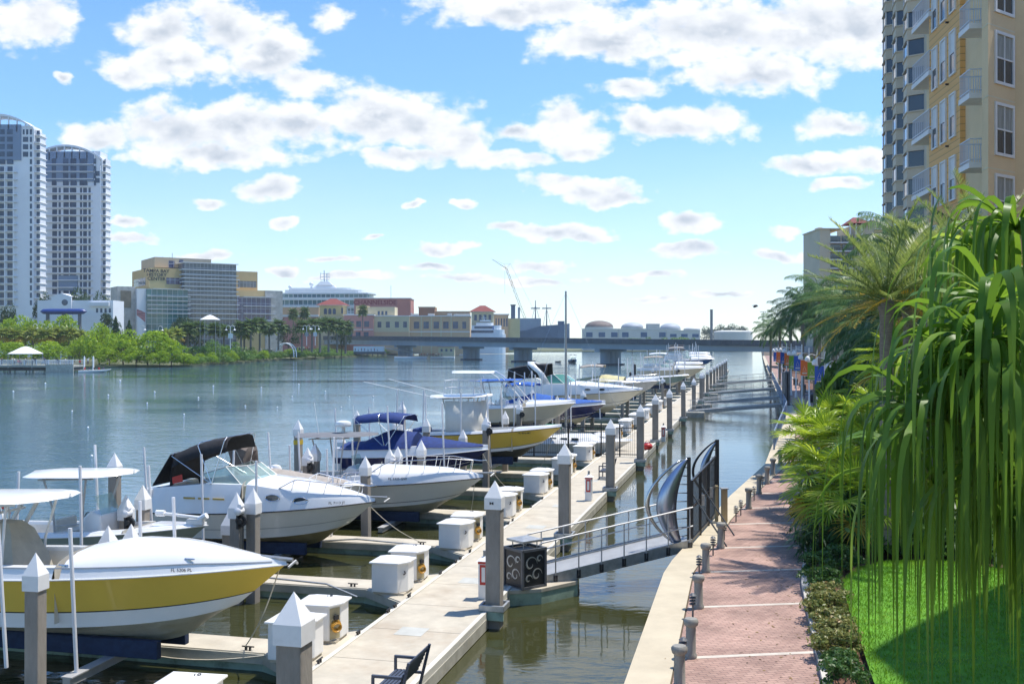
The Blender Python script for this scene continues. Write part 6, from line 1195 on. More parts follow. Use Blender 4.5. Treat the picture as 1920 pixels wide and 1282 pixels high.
# hooked shore lamps
def make_lamp(two):
    t=thing('shore_lamp','x','street lamp',(0,0,0),0,'white hooked lamps along the far shore'); MB().tube([(0,0,0),(0,0,7.0)],[.14,.09],6).build('pole',M_cap,t)
    for s in((-1,1) if two else (1,)):
        MB().tube([(0,0,6.8)]+[(s*(.7-.7*cos(PI*k/8)),0,7.0+.85*sin(PI*k/8)) for k in range(1,9)]+[(s*1.4,0,6.7)],.07,5).build('hook',M_cap,t); MB().lathe([(.12,6.75),(.22,6.5),(.48,6.3),(.46,6.22),(.1,6.2)],10,(s*1.4,0,0)).build('lamp_shade',M_cap,t,smooth=True)
    return t
la,lb=make_lamp(False),make_lamp(True); f1=f2=True
for px,y,Y,two,lab in((62,607,335,0,'first white hooked lamp from the left'),(78,608,345,0,'second white hooked lamp from the left'),(90,607,340,0,'third white hooked lamp from the left'),(176,609,345,0,'lone white hooked lamp before the conical trees'),(264,610,350,0,'white hooked lamp right of the conical trees'),(297,611,352,0,'white hooked lamp before the museum teal glass'),(432,610,340,1,'white double lamp with a banner before the museum'),(575,610,400,1,'left double lamp with white banners by the arch'),(591,610,402,1,'right double lamp with white banners by the arch')):
    src=lb if two else la; o=src if (f2 if two else f1) else copy_tree(src); f2,f1=(False if two else f2),(f1 if two else False)
    p=P(px,y,Y); o.location=(p.x,Y,p.z-7.85); o['label']=lab
    if two: MB().box(-.75,.75,-.04,.04,3.6,5.2).build('banner',M_cap,o)
# ================================================================ vegetation
rg=np.random.default_rng(11)
def leaves(cent,size,normals=None,asp=.55,jit=.9):
    """one folded-less quad per centre"""
    n=len(cent); a=rg.normal(0,1,(n,3)); a/=np.linalg.norm(a,axis=1)[:,None]
    if normals is not None: nn=normals+rg.normal(0,jit,(n,3)); nn/=np.linalg.norm(nn,axis=1)[:,None]
    else: nn=rg.normal(0,1,(n,3)); nn/=np.linalg.norm(nn,axis=1)[:,None]
    e=np.cross(a,nn); e/=np.linalg.norm(e,axis=1)[:,None]+1e-9; g=np.cross(nn,e); s=size*rg.uniform(.6,1.35,(n,1))
    V=np.stack([cent-e*s,cent-g*s*asp+nn*s*.15,cent+e*s,cent+g*s*asp+nn*s*.15],1).reshape(-1,3); return V,np.arange(4*n).reshape(-1,4)
def crown_pts(nb,nl,rad,rb,flat=.8,low=-.2,hol=.75):
    c=[];nr=[]
    for i in range(nb):
        while True:
            q=rg.uniform(-1,1,3)
            if q@q<=1 and q[2]>low: break
        q=q/np.linalg.norm(q)*(np.linalg.norm(q)**.5)*.8; b=np.array([q[0]*rad,q[1]*rad,q[2]*rad*flat]); r=rb*rg.uniform(.6,1.25)
        d=rg.normal(0,1,(nl,3)); d/=np.linalg.norm(d,axis=1)[:,None]; d[:,2]=np.where(d[:,2]<-.5,-d[:,2],d[:,2]); k=rg.uniform(hol,1.08,(nl,1))*r
        c.append(b+d*k*np.array([1,1,.8])); nr.append(d)
    return np.concatenate(c),np.concatenate(nr)
TREE={}
def tree_kind(key,nb,nl,rad,rb,size,m,flat=.8,low=-.2,trunk=True,zc=None,name='broadleaf_tree',tr=.12,asp=.55):
    """unit trees: a few crowns of each kind, reused by copies"""
    c,nr=crown_pts(nb,nl,rad,rb,flat,low); zc=zc if zc is not None else rad*flat*.9; c[:,2]+=zc; c[:,2]=np.maximum(c[:,2],.02)
    V,Fc=leaves(c,size,nr,asp); t=thing(name,'x','tree',(0,0,-60)); npmesh('crown',V,Fc,m,t)
    b=MB()
    if trunk:
        b.tube([(0,0,-.3),(.05,0,zc*.5),(-.03,.04,zc)],[tr,tr*.75,tr*.4],7)
        for k in range(5): a=k*1.3; b.tube([(0,0,zc*(.4+.08*k)),(rad*.3*cos(a),rad*.3*sin(a),zc*(.7+.08*k)),(rad*.6*cos(a),rad*.6*sin(a),zc*(.9+.1*k))],[tr*.5,tr*.3,tr*.12],5)
        b.build('trunk',M_bark,t,smooth=True)
    TREE.setdefault(key,[]).append(t); return t
M_bark=mat('bark',(.12,.095,.07),.95,.3,3,.6,15); M_ptr=mat('palm_trunk',(.20,.175,.145),.95,.25,5,.7,12,stretch=(1,1,3))
L_br=leafmat('bright_mangrove_leaf',(.14,.27,.012),(.33,.47,.02),(.48,.54,.03),scale=.25,trans=.42)
L_md=leafmat('mid_green_leaf',(.07,.15,.025),(.15,.28,.04),(.25,.36,.06),scale=.25,trans=.35)
L_dk=leafmat('dark_green_leaf',(.018,.045,.014),(.05,.095,.025),(.09,.14,.03),scale=.3,trans=.22)
L_cy=leafmat('conifer_leaf',(.02,.06,.018),(.045,.115,.03),None,scale=.3,trans=.2)
USED=set()
def plant(key,loc,sc,label,group=None,cat='tree',nm=None):
    src=TREE[key][len([1 for u_ in USED if u_[0]==key])%len(TREE[key])] if 0 else TREE[key][rnd.randrange(len(TREE[key]))]
    if src.name not in USED: o=src; USED.add(src.name)
    else: o=copy_tree(src,None,CHM)
    o.location=loc; o.rotation_euler=(0,0,rnd.uniform(0,6.28)); o.scale=sc if hasattr(sc,'__len__') else (sc,)*3; o['label']=label; o['category']=cat
    if group: o['group']=group
    return o
for k in range(3): tree_kind('mangrove',30,110,1,.36,.055,L_br,flat=.9,low=-.6,zc=.85,name='mangrove_tree',tr=.04)
for k in range(3): tree_kind('shorebush',24,70,1,.36,.055,L_md,flat=.75,low=-.5,zc=.65,name='shore_tree',tr=.04)
for k in range(2): tree_kind('oak',26,80,1,.34,.05,L_dk,flat=.85,low=-.4,zc=.95,name='dark_tree',tr=.05)
def cone_tree():
    n=2600; h=rg.uniform(0,1,n)**.8; r=.30*(1-h)**.8*rg.uniform(.5,1.05,n)*(1+.25*np.sin(h*40)); a=rg.uniform(0,2*PI,n); c=np.stack([r*np.cos(a),r*np.sin(a),.06+h*.96],1); nr=np.stack([np.cos(a),np.sin(a),0*a+.4],1)
    V,Fc=leaves(c,.028,nr); t=thing('conifer','x','tree',(0,0,-60)); npmesh('crown',V,Fc,L_cy,t); MB().tube([(0,0,-.05),(0,0,.5)],[.02,.01],6).build('trunk',M_bark,t); TREE['conifer']=[t]
cone_tree()
# ---- palms
def strip(p,d,side,L,w_,n,g,tip=.05,wmid=.35,V=None,Fc=None,stiff=0,lin=False):
    """ribbon from p along d bending under gravity; width along side"""
    p=np.array(p,float); d=np.array(d,float); d/=np.linalg.norm(d); st=L/n; o=len(V)
    for k in range(n+1):
        s=k/n; wd=w_*(min(1,.35+s/wmid*.65) if s<wmid else max(tip,(1-(s-wmid)/(1-wmid))**1.15 if lin else 1-((s-wmid)/(1-wmid))**1.5))
        sd=np.cross(d,[0,0,1.0]) if side is None else np.array(side,float); sd=sd/(np.linalg.norm(sd)+1e-9)
        V.append(p-sd*wd/2); V.append(p+sd*wd/2)
        if k<n: Fc.append((o+2*k,o+2*k+1,o+2*k+3,o+2*k+2))
        gg=g*(max(0,s-stiff)/(1-stiff)) if stiff else g; d=d+np.array([0,0,-gg]); d/=np.linalg.norm(d); p=p+d*st
def pinnate(L,el,droop,nl,ll,lw,g,az=0,lift=.15,n=3,vee=.3,V=None,Fc=None,RV=None):
    pts=[];p=np.zeros(3);N_=24
    dirs=[]
    for k in range(N_+1):
        s=k/N_; a=el-droop*s**1.4; d=np.array([cos(a),0,sin(a)]); pts.append(p.copy()); dirs.append(d); p=p+d*L/N_
    ca,sa=cos(az),sin(az); Rz=np.array([[ca,-sa,0],[sa,ca,0],[0,0,1]])
    for i in range(nl):
        s=.10+.9*i/nl; k=min(N_-1,int(s*N_)); f=s*N_-k; q=pts[k]*(1-f)+pts[k+1]*f; d=dirs[k]; up=np.array([-d[2],0,d[0]])
        for sg in(-1,1):
            l=ll*(.45+.55*sin(PI*min(1,.15+s*.9)))*rg.uniform(.85,1.1); dd=d*(.45+.5*s)+np.array([0,sg,0])*.85+up*vee+rg.normal(0,.10,3)
            strip(Rz@q,Rz@dd,None,l,lw,n,g*rg.uniform(.7,1.3),V=V,Fc=Fc)
    if RV is not None: RV.append([tuple(Rz@q) for q in pts])
def palm_kind(key,name,nf,L,nl,ll,lw,g,el0,el1,dr0,dr1,m,h,tr,ring=True,vee=.3,n=3,m2=None,sheath=None):
    t=thing(name,'x','palm tree',(0,0,-60)); V=[];Fc=[];RV=[]; mi=[]
    for k in range(nf):
        f=k/(nf-1); el=el0+(el1-el0)*f+rg.normal(0,.06); c0=len(Fc)
        pinnate(L*rg.uniform(.88,1.08),el,dr0+(dr1-dr0)*f+rg.normal(0,.1),nl,ll,lw,g,az=k*2.4+rg.normal(0,.15),V=V,Fc=Fc,RV=RV,vee=vee,n=n)
        mi+=[(1 if (m2 is not None and f>.70 and rg.uniform()<.6) else 0)]*(len(Fc)-c0)
    npmesh('fronds',V,Fc,[m]+([m2] if m2 else []),t,mi=mi)
    b=MB(); [b.tube(r,[.035*(1-k/len(r)*.85) for k in range(len(r))],4) for r in RV]; b.build('frond_stems',M_stem,t)
    b=MB(); b.lathe([(tr*1.25,-h-.5),(tr*1.05,-h+.6)]+[(tr*(1+(.06 if k%2 else 0)),-h+.6+(h-.7)*k/24) for k in range(1,24)]+[(tr*1.3,-.25),(tr*.8,.15)],9); b.build('trunk',M_ptr,t,smooth=True)
    TREE.setdefault(key,[]).append(t)
M_stem=mat('frond_stem',(.16,.22,.05),.6,.2,2)
L_q=leafmat('queen_palm_leaf',(.05,.12,.05),(.13,.25,.085),(.26,.36,.15),scale=.5,trans=.42,rough=.38)
L_d=leafmat('date_palm_leaf',(.10,.165,.04),(.24,.32,.08),(.42,.43,.14),scale=.5,trans=.45,rough=.4)
L_dy=leafmat('yellow_frond',(.45,.33,.03),(.62,.44,.04),None,scale=.6,trans=.4)
L_f=leafmat('fan_palm_leaf',(.17,.29,.02),(.38,.52,.04),(.58,.60,.14),scale=.9,trans=.45,rough=.35)
L_fy=leafmat('yellowed_fan_leaf',(.34,.26,.03),(.50,.38,.06),None,scale=1,trans=.35)
L_h=leafmat('ribbon_palm_leaf',(.05,.13,.018),(.17,.33,.03),(.36,.50,.08),scale=1.3,trans=.5,rough=.42)
for k in range(2): palm_kind('queen','queen_palm',22,3.7,66,.95,.040,.55,1.25,-.35,1.5,1.1,L_q,9,.17,vee=.1)
for k in range(2): palm_kind('date','date_palm',34,3.9,70,.62,.034,.06,1.35,-.35,.55,.45,L_d,9,.26,vee=.4,n=2,m2=L_dy)
palm_kind('smalldate','phoenix_palm',24,2.0,40,.42,.03,.10,1.3,-.3,.9,.7,L_q,4,.12,vee=.3,n=2)
def fan(hub,pd,R_,ns,w_,spread,g,V,Fc,steps=5,stiff=.45,cup=.12):
    pd=np.array(pd,float); pd/=np.linalg.norm(pd); s=np.cross(pd,[0,0,1.]); s/=np.linalg.norm(s)+1e-9; up=np.cross(s,pd)
    for i in range(ns):
        a=-spread+2*spread*i/(ns-1); d=pd*cos(a)+s*sin(a)+up*(cup+rg.normal(0,.05)); sd=-pd*sin(a)+s*cos(a)+up*(.5 if i%2 else -.5)
        strip(hub,d,sd,R_*(.78+.25*cos(a*.5))*rg.uniform(.92,1.06),w_,steps,g*rg.uniform(.8,1.25),V=V,Fc=Fc,stiff=stiff,wmid=.5,tip=.04)
def fan_palm(key,name,nf,pl,Rf,m,m2,h,tr,ns=30,w_=.06,g=.5):
    t=thing(name,'x','palm tree',(0,0,-60)); V=[];Fc=[];b=MB();mi=[]
    for k in range(nf):
        f=k/(nf-1); el=1.3-1.95*f+rg.normal(0,.1); az=k*2.4; p1=np.array([cos(az)*cos(el),sin(az)*cos(el),sin(el)]); q=p1*pl*rg.uniform(.8,1.1); q[2]-=.10*pl*f
        b.tube([(0,0,-.1),tuple(q*.55+np.array([0,0,.06])),tuple(q)],[.022,.016,.012],4); pd=p1+np.array([0,0,-.55-.3*f]); c0=len(Fc)
        fan(q,pd,Rf*rg.uniform(.85,1.1),ns,w_,2.2,g,V,Fc); mi+=[(1 if f>.78 and rg.uniform()<.55 else 0)]*(len(Fc)-c0)
    npmesh('fronds',V,Fc,[m,m2],t,mi=mi); b.build('frond_stems',M_stem,t); MB().lathe([(tr*1.2,-h-.4),(tr,-h+.4),(tr,-.6),(tr*1.35,-.3),(tr*.8,.1)],9).build('trunk',M_ptr,t,smooth=True)
    TREE.setdefault(key,[]).append(t)
for k in range(2): fan_palm('fan','fan_palm',26,1.05,.95,L_f,L_fy,2.6,.15)
L_sb=leafmat('sabal_leaf',(.12,.19,.03),(.30,.36,.06),(.48,.44,.08),scale=.5,trans=.25)
fan_palm('sabal','sabal_palm',26,.9,1.1,L_sb,L_fy,4.2,.16,ns=13,w_=.2); fan_palm('sabaldark','sabal_palm',26,.9,1.1,leafmat('sabal_green_leaf',(.04,.085,.025),(.10,.17,.045),(.18,.24,.06),scale=.5,trans=.3),L_sb,4.2,.16,ns=13,w_=.2)
def bush(key,name,m,size,nb=26,nl=70,rb=.32,flat=.75):
    c,nr=crown_pts(nb,nl,1,rb,flat,-.3,.6); c[:,2]=np.maximum(.03,c[:,2]+.45); V,Fc=leaves(c,size,nr,.5); t=thing(name,'x','shrub',(0,0,-60)); npmesh('foliage',V,Fc,m,t)
    b=MB(); [b.tube([(0,0,-.1),(.25*cos(k),.25*sin(k),.3),(.5*cos(k*1.3),.5*sin(k*1.3),.75)],[.03,.02,.01],4) for k in range(6)]; b.build('stems',M_bark,t); TREE.setdefault(key,[]).append(t)
L_hb=leafmat('hedge_bright_leaf',(.06,.15,.02),(.15,.28,.04),(.30,.40,.10),scale=3,trans=.25); L_hd=leafmat('hedge_dark_leaf',(.025,.075,.018),(.07,.16,.035),(.17,.26,.07),scale=3,trans=.3); L_hv=leafmat('variegated_leaf',(.10,.15,.03),(.28,.28,.09),(.45,.30,.14),scale=3,trans=.25)
bush('hedgeb','hedge_shrub',L_hb,.075); bush('hedged','hedge_shrub',L_hd,.075); bush('hedgev','hedge_shrub',L_hv,.085); bush('hedgev','hedge_shrub',L_hv,.085)
bush('thicket','broadleaf_shrub',L_hd,.10,30,80); bush('thicket','broadleaf_shrub',L_hd,.085,34,80); bush('thicketb','broadleaf_shrub',L_md,.09,30,80)
def reed(key,name,m):
    V=[];Fc=[];t=thing(name,'x','shrub',(0,0,-60))
    for k in range(38):
        a=rg.uniform(0,6.28); p=np.array([.3*cos(a),.3*sin(a),0])*rg.uniform(0,1); d=np.array([cos(a)*.4,sin(a)*.4,1]); hgt=rg.uniform(.7,1.3)
        for j in range(9): q=p+d*hgt*(.25+.75*j/9)*.75; b_=rg.uniform(0,6.28); strip(q,[cos(b_),sin(b_),.5],None,.38,.05,3,.45,V=V,Fc=Fc)
    npmesh('foliage',V,Fc,m,t); MB().tube([(0,0,-.1),(0,0,.8)],.02,5).build('stems',M_bark,t); TREE.setdefault(key,[]).append(t)
reed('lance','lance_leaf_shrub',L_hd); reed('lance','lance_leaf_shrub',leafmat('lance_mid_leaf',(.02,.065,.025),(.06,.14,.045),(.16,.24,.12),scale=2))
CHM={}
for x in C.objects:
    if x.parent: CHM.setdefault(x.parent.name,[]).append(x)
# ---- far shore planting
def shore(key,px,yt,yb,wpx,Y,label,group):
    u_=Y/F; p=P(px,yb,Y); hgt=(yb-yt)*u_; return plant(key,(p.x,Y,max(.2,min(1.3,p.z))),(wpx*u_/2/1.1,wpx*u_/2/1.1,(hgt+max(0,p.z-1.3))/1.75),label,group)
G1='bright green mangroves along the far left shore'
for k,(px,yt,yb,w_,Y,lb) in enumerate(((10,598,668,70,350,'at the left picture edge'),(48,590,665,90,352,'behind the white pop up canopy'),(112,592,665,90,352,'below the long blue hull'),(190,604,670,80,345,'before the low white building'),(150,636,690,60,322,'right behind the pier end'),(186,626,691,92,318,'left of the tallest bright tree'),(232,622,691,90,312,'tallest, in the middle of the front row'),(278,622,690,104,308,'broadest, right part of the front row'),(322,640,689,66,306,'rightmost of the bright front row'),(205,655,692,60,305,'low at the waterline, middle'),(255,655,692,60,302,'low at the waterline, right of middle'),(300,660,690,50,301,'low at the waterline, right'),(20,640,672,80,300,'low behind the pier railing'),(90,640,675,90,298,'low behind the pier, right of the canopy'))): shore('mangrove',px,yt,yb,w_,Y,'bright yellow green mangrove '+lb,G1)
G2='mid green shrubs along the middle far shore'
for px,yt,yb,w_,Y,lb in ((372,640,683,60,335,'just right of the bright mangroves'),(400,632,683,76,345,'broad one below the double lamp'),(438,634,682,80,360,'broad one below the museum blue glass'),(470,648,681,60,385,'before the sabal clump'),(500,655,679,50,410,'left of the white arch'),(545,654,676,60,430,'under the white arch'),(590,652,674,70,455,'right of the white arch'),(628,655,672,60,480,'near the left bridge end'),(655,656,670,40,500,'touching the left bridge end'),(350,660,686,30,312,'small, at the bright mangroves foot'),(525,660,678,40,425,'low, left foot of the arch'),(565,645,668,60,470,'clipped, right of the arch'),(610,645,668,60,490,'clipped, far right of the arch')): shore('shorebush',px,yt,yb,w_,Y,'mid green shore tree '+lb,G2)
for px,yt,yb,w_,Y,lb in ((85,556,600,50,440,'dark tree clump left below the whole tower'),(150,548,600,60,435,'dark tree clump in the middle below the whole tower'),(190,555,600,50,440,'dark tree clump right below the whole tower'),(15,575,610,50,420,'dark tree clump below the cut tower'),(345,598,662,64,365,'dark round tree left of the white tent'),(365,610,665,50,372,'dark round tree below the white tent'),(205,590,640,50,370,'dark tree behind the conical trees'),(640,606,660,44,470,'dark round tree near the left bridge end'),(540,610,650,50,480,'dark tree behind the arch')): shore('oak',px,yt,yb,w_,Y,lb,'dark trees behind the far shore')
for px,yt,yb,lb in ((217,577,645,'tallest conical tree before the museum stone wall'),(242,584,645,'second conical tree, right of the tallest one'),(192,592,640,'small conical tree left of the tallest one'),(140,583,630,'lone conical tree before the low white building')): o=plant('conifer',(*P(px,yb,350).xy,.9),((yb-yt)*350/F*.98+2,)*3,lb,'conical trees on the far shore'); o.scale=(9.5,9.5,(yb-yt)*350/F+2.5)
SBL=['first','second','third','fourth','fifth','sixth','seventh','eighth','ninth','tenth','eleventh','twelfth','thirteenth','fourteenth','fifteenth','sixteenth']
for k,(px,yc,Y,s) in enumerate(((8,628,330,2.0),(28,630,332,2.1),(62,628,335,2.1),(84,630,332,2.2),(106,628,336,2.2),(130,628,335,2.2),(150,632,338,2.0),(312,632,340,2.0),(330,628,345,2.0))): plant('sabal',P(px,yc,Y),(s,s,s*.9),'olive sabal palm on the far left shore, %s from the left'%SBL[k],'olive sabal palms on the far left shore')
for k,(px,yc,Y,s) in enumerate(((352,618,350,2.0),(374,616,355,2.0),(402,618,365,2.0),(420,622,370,2.0),(452,616,380,2.3),(470,612,385,2.4),(487,610,392,2.4),(505,618,400,2.2),(522,612,410,2.3),(566,614,425,2.4),(585,612,432,2.6),(600,612,440,2.7),(616,610,446,2.8),(632,612,452,2.8),(648,615,462,2.8),(458,625,390,2.3))): plant('sabaldark',P(px,yc,Y),(s,s,s*.9),'dark sabal palm on the middle far shore, %s from the left'%SBL[k],'dark sabal palms on the middle far shore')
for px,yc,Y,lb in((550,590,520,'tall thin palm left of the yellow tower'),(571,588,525,'second thin palm left of the yellow tower'),(680,584,560,'tall thin palm before the pink shop block')): plant('sabaldark',P(px,yc,Y),(1.9,1.9,2.4),lb,'thin palms before the shops')
for k,(px,w_,yt) in enumerate(((1185,50,628),(1215,50,626),(1245,44,629),(1275,60,626),(1300,40,628))): shore('shorebush',px,yt,642,w_,760,'low green bush behind the bridge, %s from the left'%SBL[k],'low bushes behind the bridge')
for k,(px,w_,yt) in enumerate(((1325,34,614),(1350,40,611),(1375,44,610),(1395,30,613))): shore('oak',px,yt,636,w_,1050,'far dark tree by the chimney, %s from the left'%SBL[k],'far dark trees by the chimney')
for k in range(30):
    f=k/29*4; seg=[(-97,309),(-95,345),(-94,410),(-82,520),(-68,620)]; i=min(3,int(f)); a,c=seg[i],seg[i+1]; x=a[0]+(c[0]-a[0])*(f-i)-2; y=a[1]+(c[1]-a[1])*(f-i); s=rnd.uniform(2.2,3.6)
    plant('shorebush' if k%4 else 'mangrove',(x,y,.2),(s,s*1.6,s*.8),'low waterline bush on the middle far shore, %s'%('bright' if k%4==0 else 'mid green'),'low waterline bushes on the middle far shore','shrub')
# ---- right bank planting
def rp(key,px,y,Y,s,label,group): return plant(key,P(px,y,Y),s,label,group,'palm tree')
GQ='feathery queen palms along the promenade'
for px,y,Y,s,lb in((1462,610,150,1.1,'farthest, nearest the bridge end'),(1482,598,128,1.05,'second from the bridge end'),(1505,572,108,1.0,'left of the tallest one'),(1536,545,94,1.0,'tallest, against the sky'),(1528,595,97,.95,'below the tallest one'),(1570,575,82,.95,'in the middle of the row'),(1562,612,84,.8,'hanging over the lamp banners'),(1612,575,66,.95,'before the far apartment block'),(1605,612,62,.8,'low, right above the orange banner'),(1640,600,57,.9,'behind the yellow date fronds'),(1445,622,175,1.1,'small, over the bridge end')): rp('queen',px,y,Y,s,'queen palm '+lb,GQ)
GD='stiff olive date palms before the orange building'
for px,y,Y,s,lb in((1662,565,29,.72,'nearest the orange siding'),(1705,575,34,.78,'with yellow lower fronds reaching left'),(1800,545,36,.85,'below the middle balconies'),(1750,560,32,.78,'lower middle one'),(1840,520,36,1.0,'rightmost behind the ribbon palm')): rp('date',px,y,Y,s,'olive date palm '+lb,GD)
for px,y,Y,s,lb in((1672,560,54,.95,'behind the nearest date palm crown'),(1712,600,48,.9,'low behind the date palm trunks'),(1650,640,52,.85,'lowest in the dense belt'),(1735,500,52,.95,'under the left balconies'),(1690,650,44,.8,'low left of the ribbon fronds'),(1790,470,46,.9,'under the right balconies')): rp('queen',px,y,Y,s,'queen palm '+lb,GQ)
rp('queen',1682,452,62,1.05,'dark feathery palm at the foot of the bay window tower',None)
GF='bright fan palms over the promenade edge'
for px,y,Y,s,lb in((1560,912,31.5,1.0,'nearest, its fans reaching over the path'),(1605,945,30.0,.9,'right behind the nearest one'),(1555,848,36.5,.95,'second row left'),(1615,850,35,1.0,'second row right'),(1560,800,42,.95,'third row left'),(1605,798,41,.95,'third row middle'),(1650,790,39,1.0,'third row right'),(1592,792,49,.9,'back row left'),(1622,762,48,.95,'back row middle'),(1668,745,46,1.0,'back row right'),(1662,870,33,1.0,'behind the ribbon fronds'),(1518,826,38,.85,'farthest left, over the path edge')): rp('fan',px,y,Y,s,'bright fan palm '+lb,GF)
for px,y,Y,s,lb in((1690,690,37,1.0,'between the date palm trunks'),(1690,670,44,.95,'high behind the back row'),(1720,760,34,1.05,'tucked behind the left ribbon fronds')): rp('fan',px,y,Y,s,'bright fan palm '+lb,GF)
# hedge
GH='low shrubs along the path kerb'
for k,(px,y,r,key,lb) in enumerate(((1534,985,.62,'hedgeb','bright green, farthest'),(1535,1012,.60,'hedgeb','bright green, second from the far end'),(1545,1030,.45,'hedgeb','bright green, third from the far end'),(1534,1070,.62,'hedged','dark green, left of the round dark one'),(1540,1098,.60,'hedged','dark green, at the kerb bend'),(1572,1062,.70,'hedged','round dark one standing behind the row'),(1550,1128,.58,'hedgev','pale variegated, beyond the kerb bend'),(1553,1150,.62,'hedgev','pale variegated, second after the bend'),(1560,1172,.50,'hedgev','pale variegated, third after the bend'),(1566,1196,.55,'hedgev','reddish variegated, upper'),(1570,1222,.55,'hedgev','reddish variegated, lower'),(1580,1248,.42,'hedged','dark green, lower right'),(1582,1285,.55,'hedged','dark green, at the bottom edge'))):
    o=plant(key,G(px,y+10,1.26),(r,r,r*.85),'low shrub in the kerb row, '+lb,GH,'shrub')
# thicket behind the lawn and along the facade
GT='dark shrubs behind the lawn'
TL=[(8.9+.0,29.6),(10.3,30.2),(11.6,29.6),(12.9,28.8),(14.0,27.6),(15,26.0),(12.2,31.5),(14.2,30.4),(10.8,32.6),(15.9,28.4),(13.3,33.2),(16.2,31),(17.5,29.5),(15.5,34)]
for k,(x,y) in enumerate(TL): plant('thicket' if k%3 else 'lance',(x,y,1.2),rnd.uniform(1.2,1.7) if y<31 else rnd.uniform(1.8,2.4),'dense dark shrub behind the lawn, %s from the path'%SBL[k],GT,'shrub')
for k,(x,y,s) in enumerate(((12.3,23.9,.9),(13.0,22.8,1.0),(13.4,21.4,1.1),(12.0,20.6,.6),(13.9,25.2,1.2),(11.9,18.6,.7))): plant('lance',(x,y,1.3),s,'lance leaved shrub at the right lawn edge, %s from the far end'%['first','third','fifth','sixth','second','last'][k],'lance leaved shrubs at the right lawn edge','shrub')
GB='green bushes between the palms and the orange building'
for k,(px,y,Y,s) in enumerate(((1600,690,52,2.6),(1635,680,50,2.8),(1670,690,47,3.0),(1705,700,44,2.8),(1740,690,42,3.0),(1780,700,40,3.0),(1820,680,39,3.0),(1860,690,38,3.0),(1900,680,37,3.0),(1690,640,52,3.2),(1650,640,56,3.0),(1720,780,37,2.4),(1770,800,35,2.4),(1820,820,34,2.4),(1870,820,33,2.4),(1910,780,33,2.6))): 
    X=(px-960)/F*Y; z=CAMH-(y-641)/F*Y; plant('thicketb' if k%3==0 else 'thicket',(X,Y,1.2),(s*.75,s*.75,max(1.2,(z-1.2)/1.05)),'tall green bush in the thicket, %s in the row'%SBL[k],GB,'shrub')
for k,(Y,s) in enumerate(((62,1.2),(70,1.3),(78,1.0),(88,1.2),(100,1.4),(112,1.3),(126,1.5),(140,1.6),(158,1.8),(180,2.0),(205,2.4),(235,2.8))):
    plant('thicket',(ipx(PRn,Y)+2.2+.012*Y,Y,1.2),(s*1.0,s*2.4,s*.9),'dark bush along the far promenade, %s from the near end'%SBL[k],'dark bushes along the far promenade','shrub')
# ---- foreground ribbon palm
hp=thing('ribbon_palm','large ribbon fan palm with long hanging leaf tips filling the lower right foreground','palm tree',(4.75,6.3,1.2)); TC=np.array([4.75,6.3,6.9])
MB().lathe([(.26,-.3),(.20,.4),(.17,3),(.16,5.2),(.22,5.6),(.12,5.9)],12).build('trunk',M_ptr,hp,smooth=True)
def hero_fan(hub,pd,R_,ns,w_,spread,V,Fc):
    pd=np.array(pd,float); pd/=np.linalg.norm(pd); s=np.cross(pd,[0,0,1.]); s/=np.linalg.norm(s)+1e-9; up=np.cross(s,pd)
    for i in range(ns):
        a=-spread+2*spread*i/(ns-1)+rg.normal(0,.05); d=pd*cos(a)+s*sin(a)+up*rg.uniform(-.2,.95)+rg.normal(0,.12,3); sd=-pd*sin(a)+s*cos(a)+up*rg.uniform(-.9,.9)
        strip(hub,d,sd,R_*rg.uniform(.45,1.12),w_*rg.uniform(.75,1.2),20,rg.uniform(1.4,5.5),V=V,Fc=Fc,stiff=rg.uniform(.06,.16),wmid=.26,tip=.05,lin=True)
HL=[(1800,655,5.7,.95),(1768,790,5.5,1.2),(1868,565,5.4,.9),(1890,720,5.2,.95),(1832,745,5.9,.85),(1750,900,6.2,1.15),(1905,430,6.0,.95),(1925,900,5.4,1.25),(1755,700,6.6,.75),(1840,470,6.6,.85),(1845,640,5.2,.8),(1900,800,6.4,.9),(1700,820,6.8,.7),(1880,980,5.9,.75)]
for px,py,Y,s in HL:
    h=np.array(P(px,py,Y)); V=[];Fc=[]; pd=h-TC; pd=pd/np.linalg.norm(pd); pd2=np.array([pd[0],pd[1],.12])
    hero_fan(h,pd2,1.5*s,46,.046,2.4,V,Fc)
    V=np.array(V)-np.array([4.75,6.3,1.2]); fr=npmesh('frond',V,Fc,L_h,hp,smooth=True)
    a=TC-np.array([4.75,6.3,1.2]); e=h-np.array([4.75,6.3,1.2]); mid=(a+e)/2+np.array([0,0,.18]); MB().tube([tuple(a),tuple(mid),tuple(e)],[.03,.022,.016],6).build('frond_stem',M_stem,fr)
for k_ in list(TREE):                                                     # unused prototypes go
    for t in TREE[k_]:
        if t.name not in USED:
            for x in CHM.get(t.name,[]): bpy.data.objects.remove(x)
            bpy.data.objects.remove(t)
# ================================================================ near wing that shades the lawn, promenade furniture, people
wg=thing('near_wing','beige near wing of the apartment complex, right of the lawn','building',(0,0,0)); MB().prism([(15.2,23.6),(21.4,29.9),(44,29.9),(44,-12),(15.2,-12)],1,25).build('wall',M_stuc,wg)
for k in range(7):
    for j in range(5): o=win(15.19,3+3.1*k,1.2,1.7,0,parent=wg); o.location=(15.19,20-5.5*j,3+3.1*k); o.rotation_euler=(0,0,PI/2)
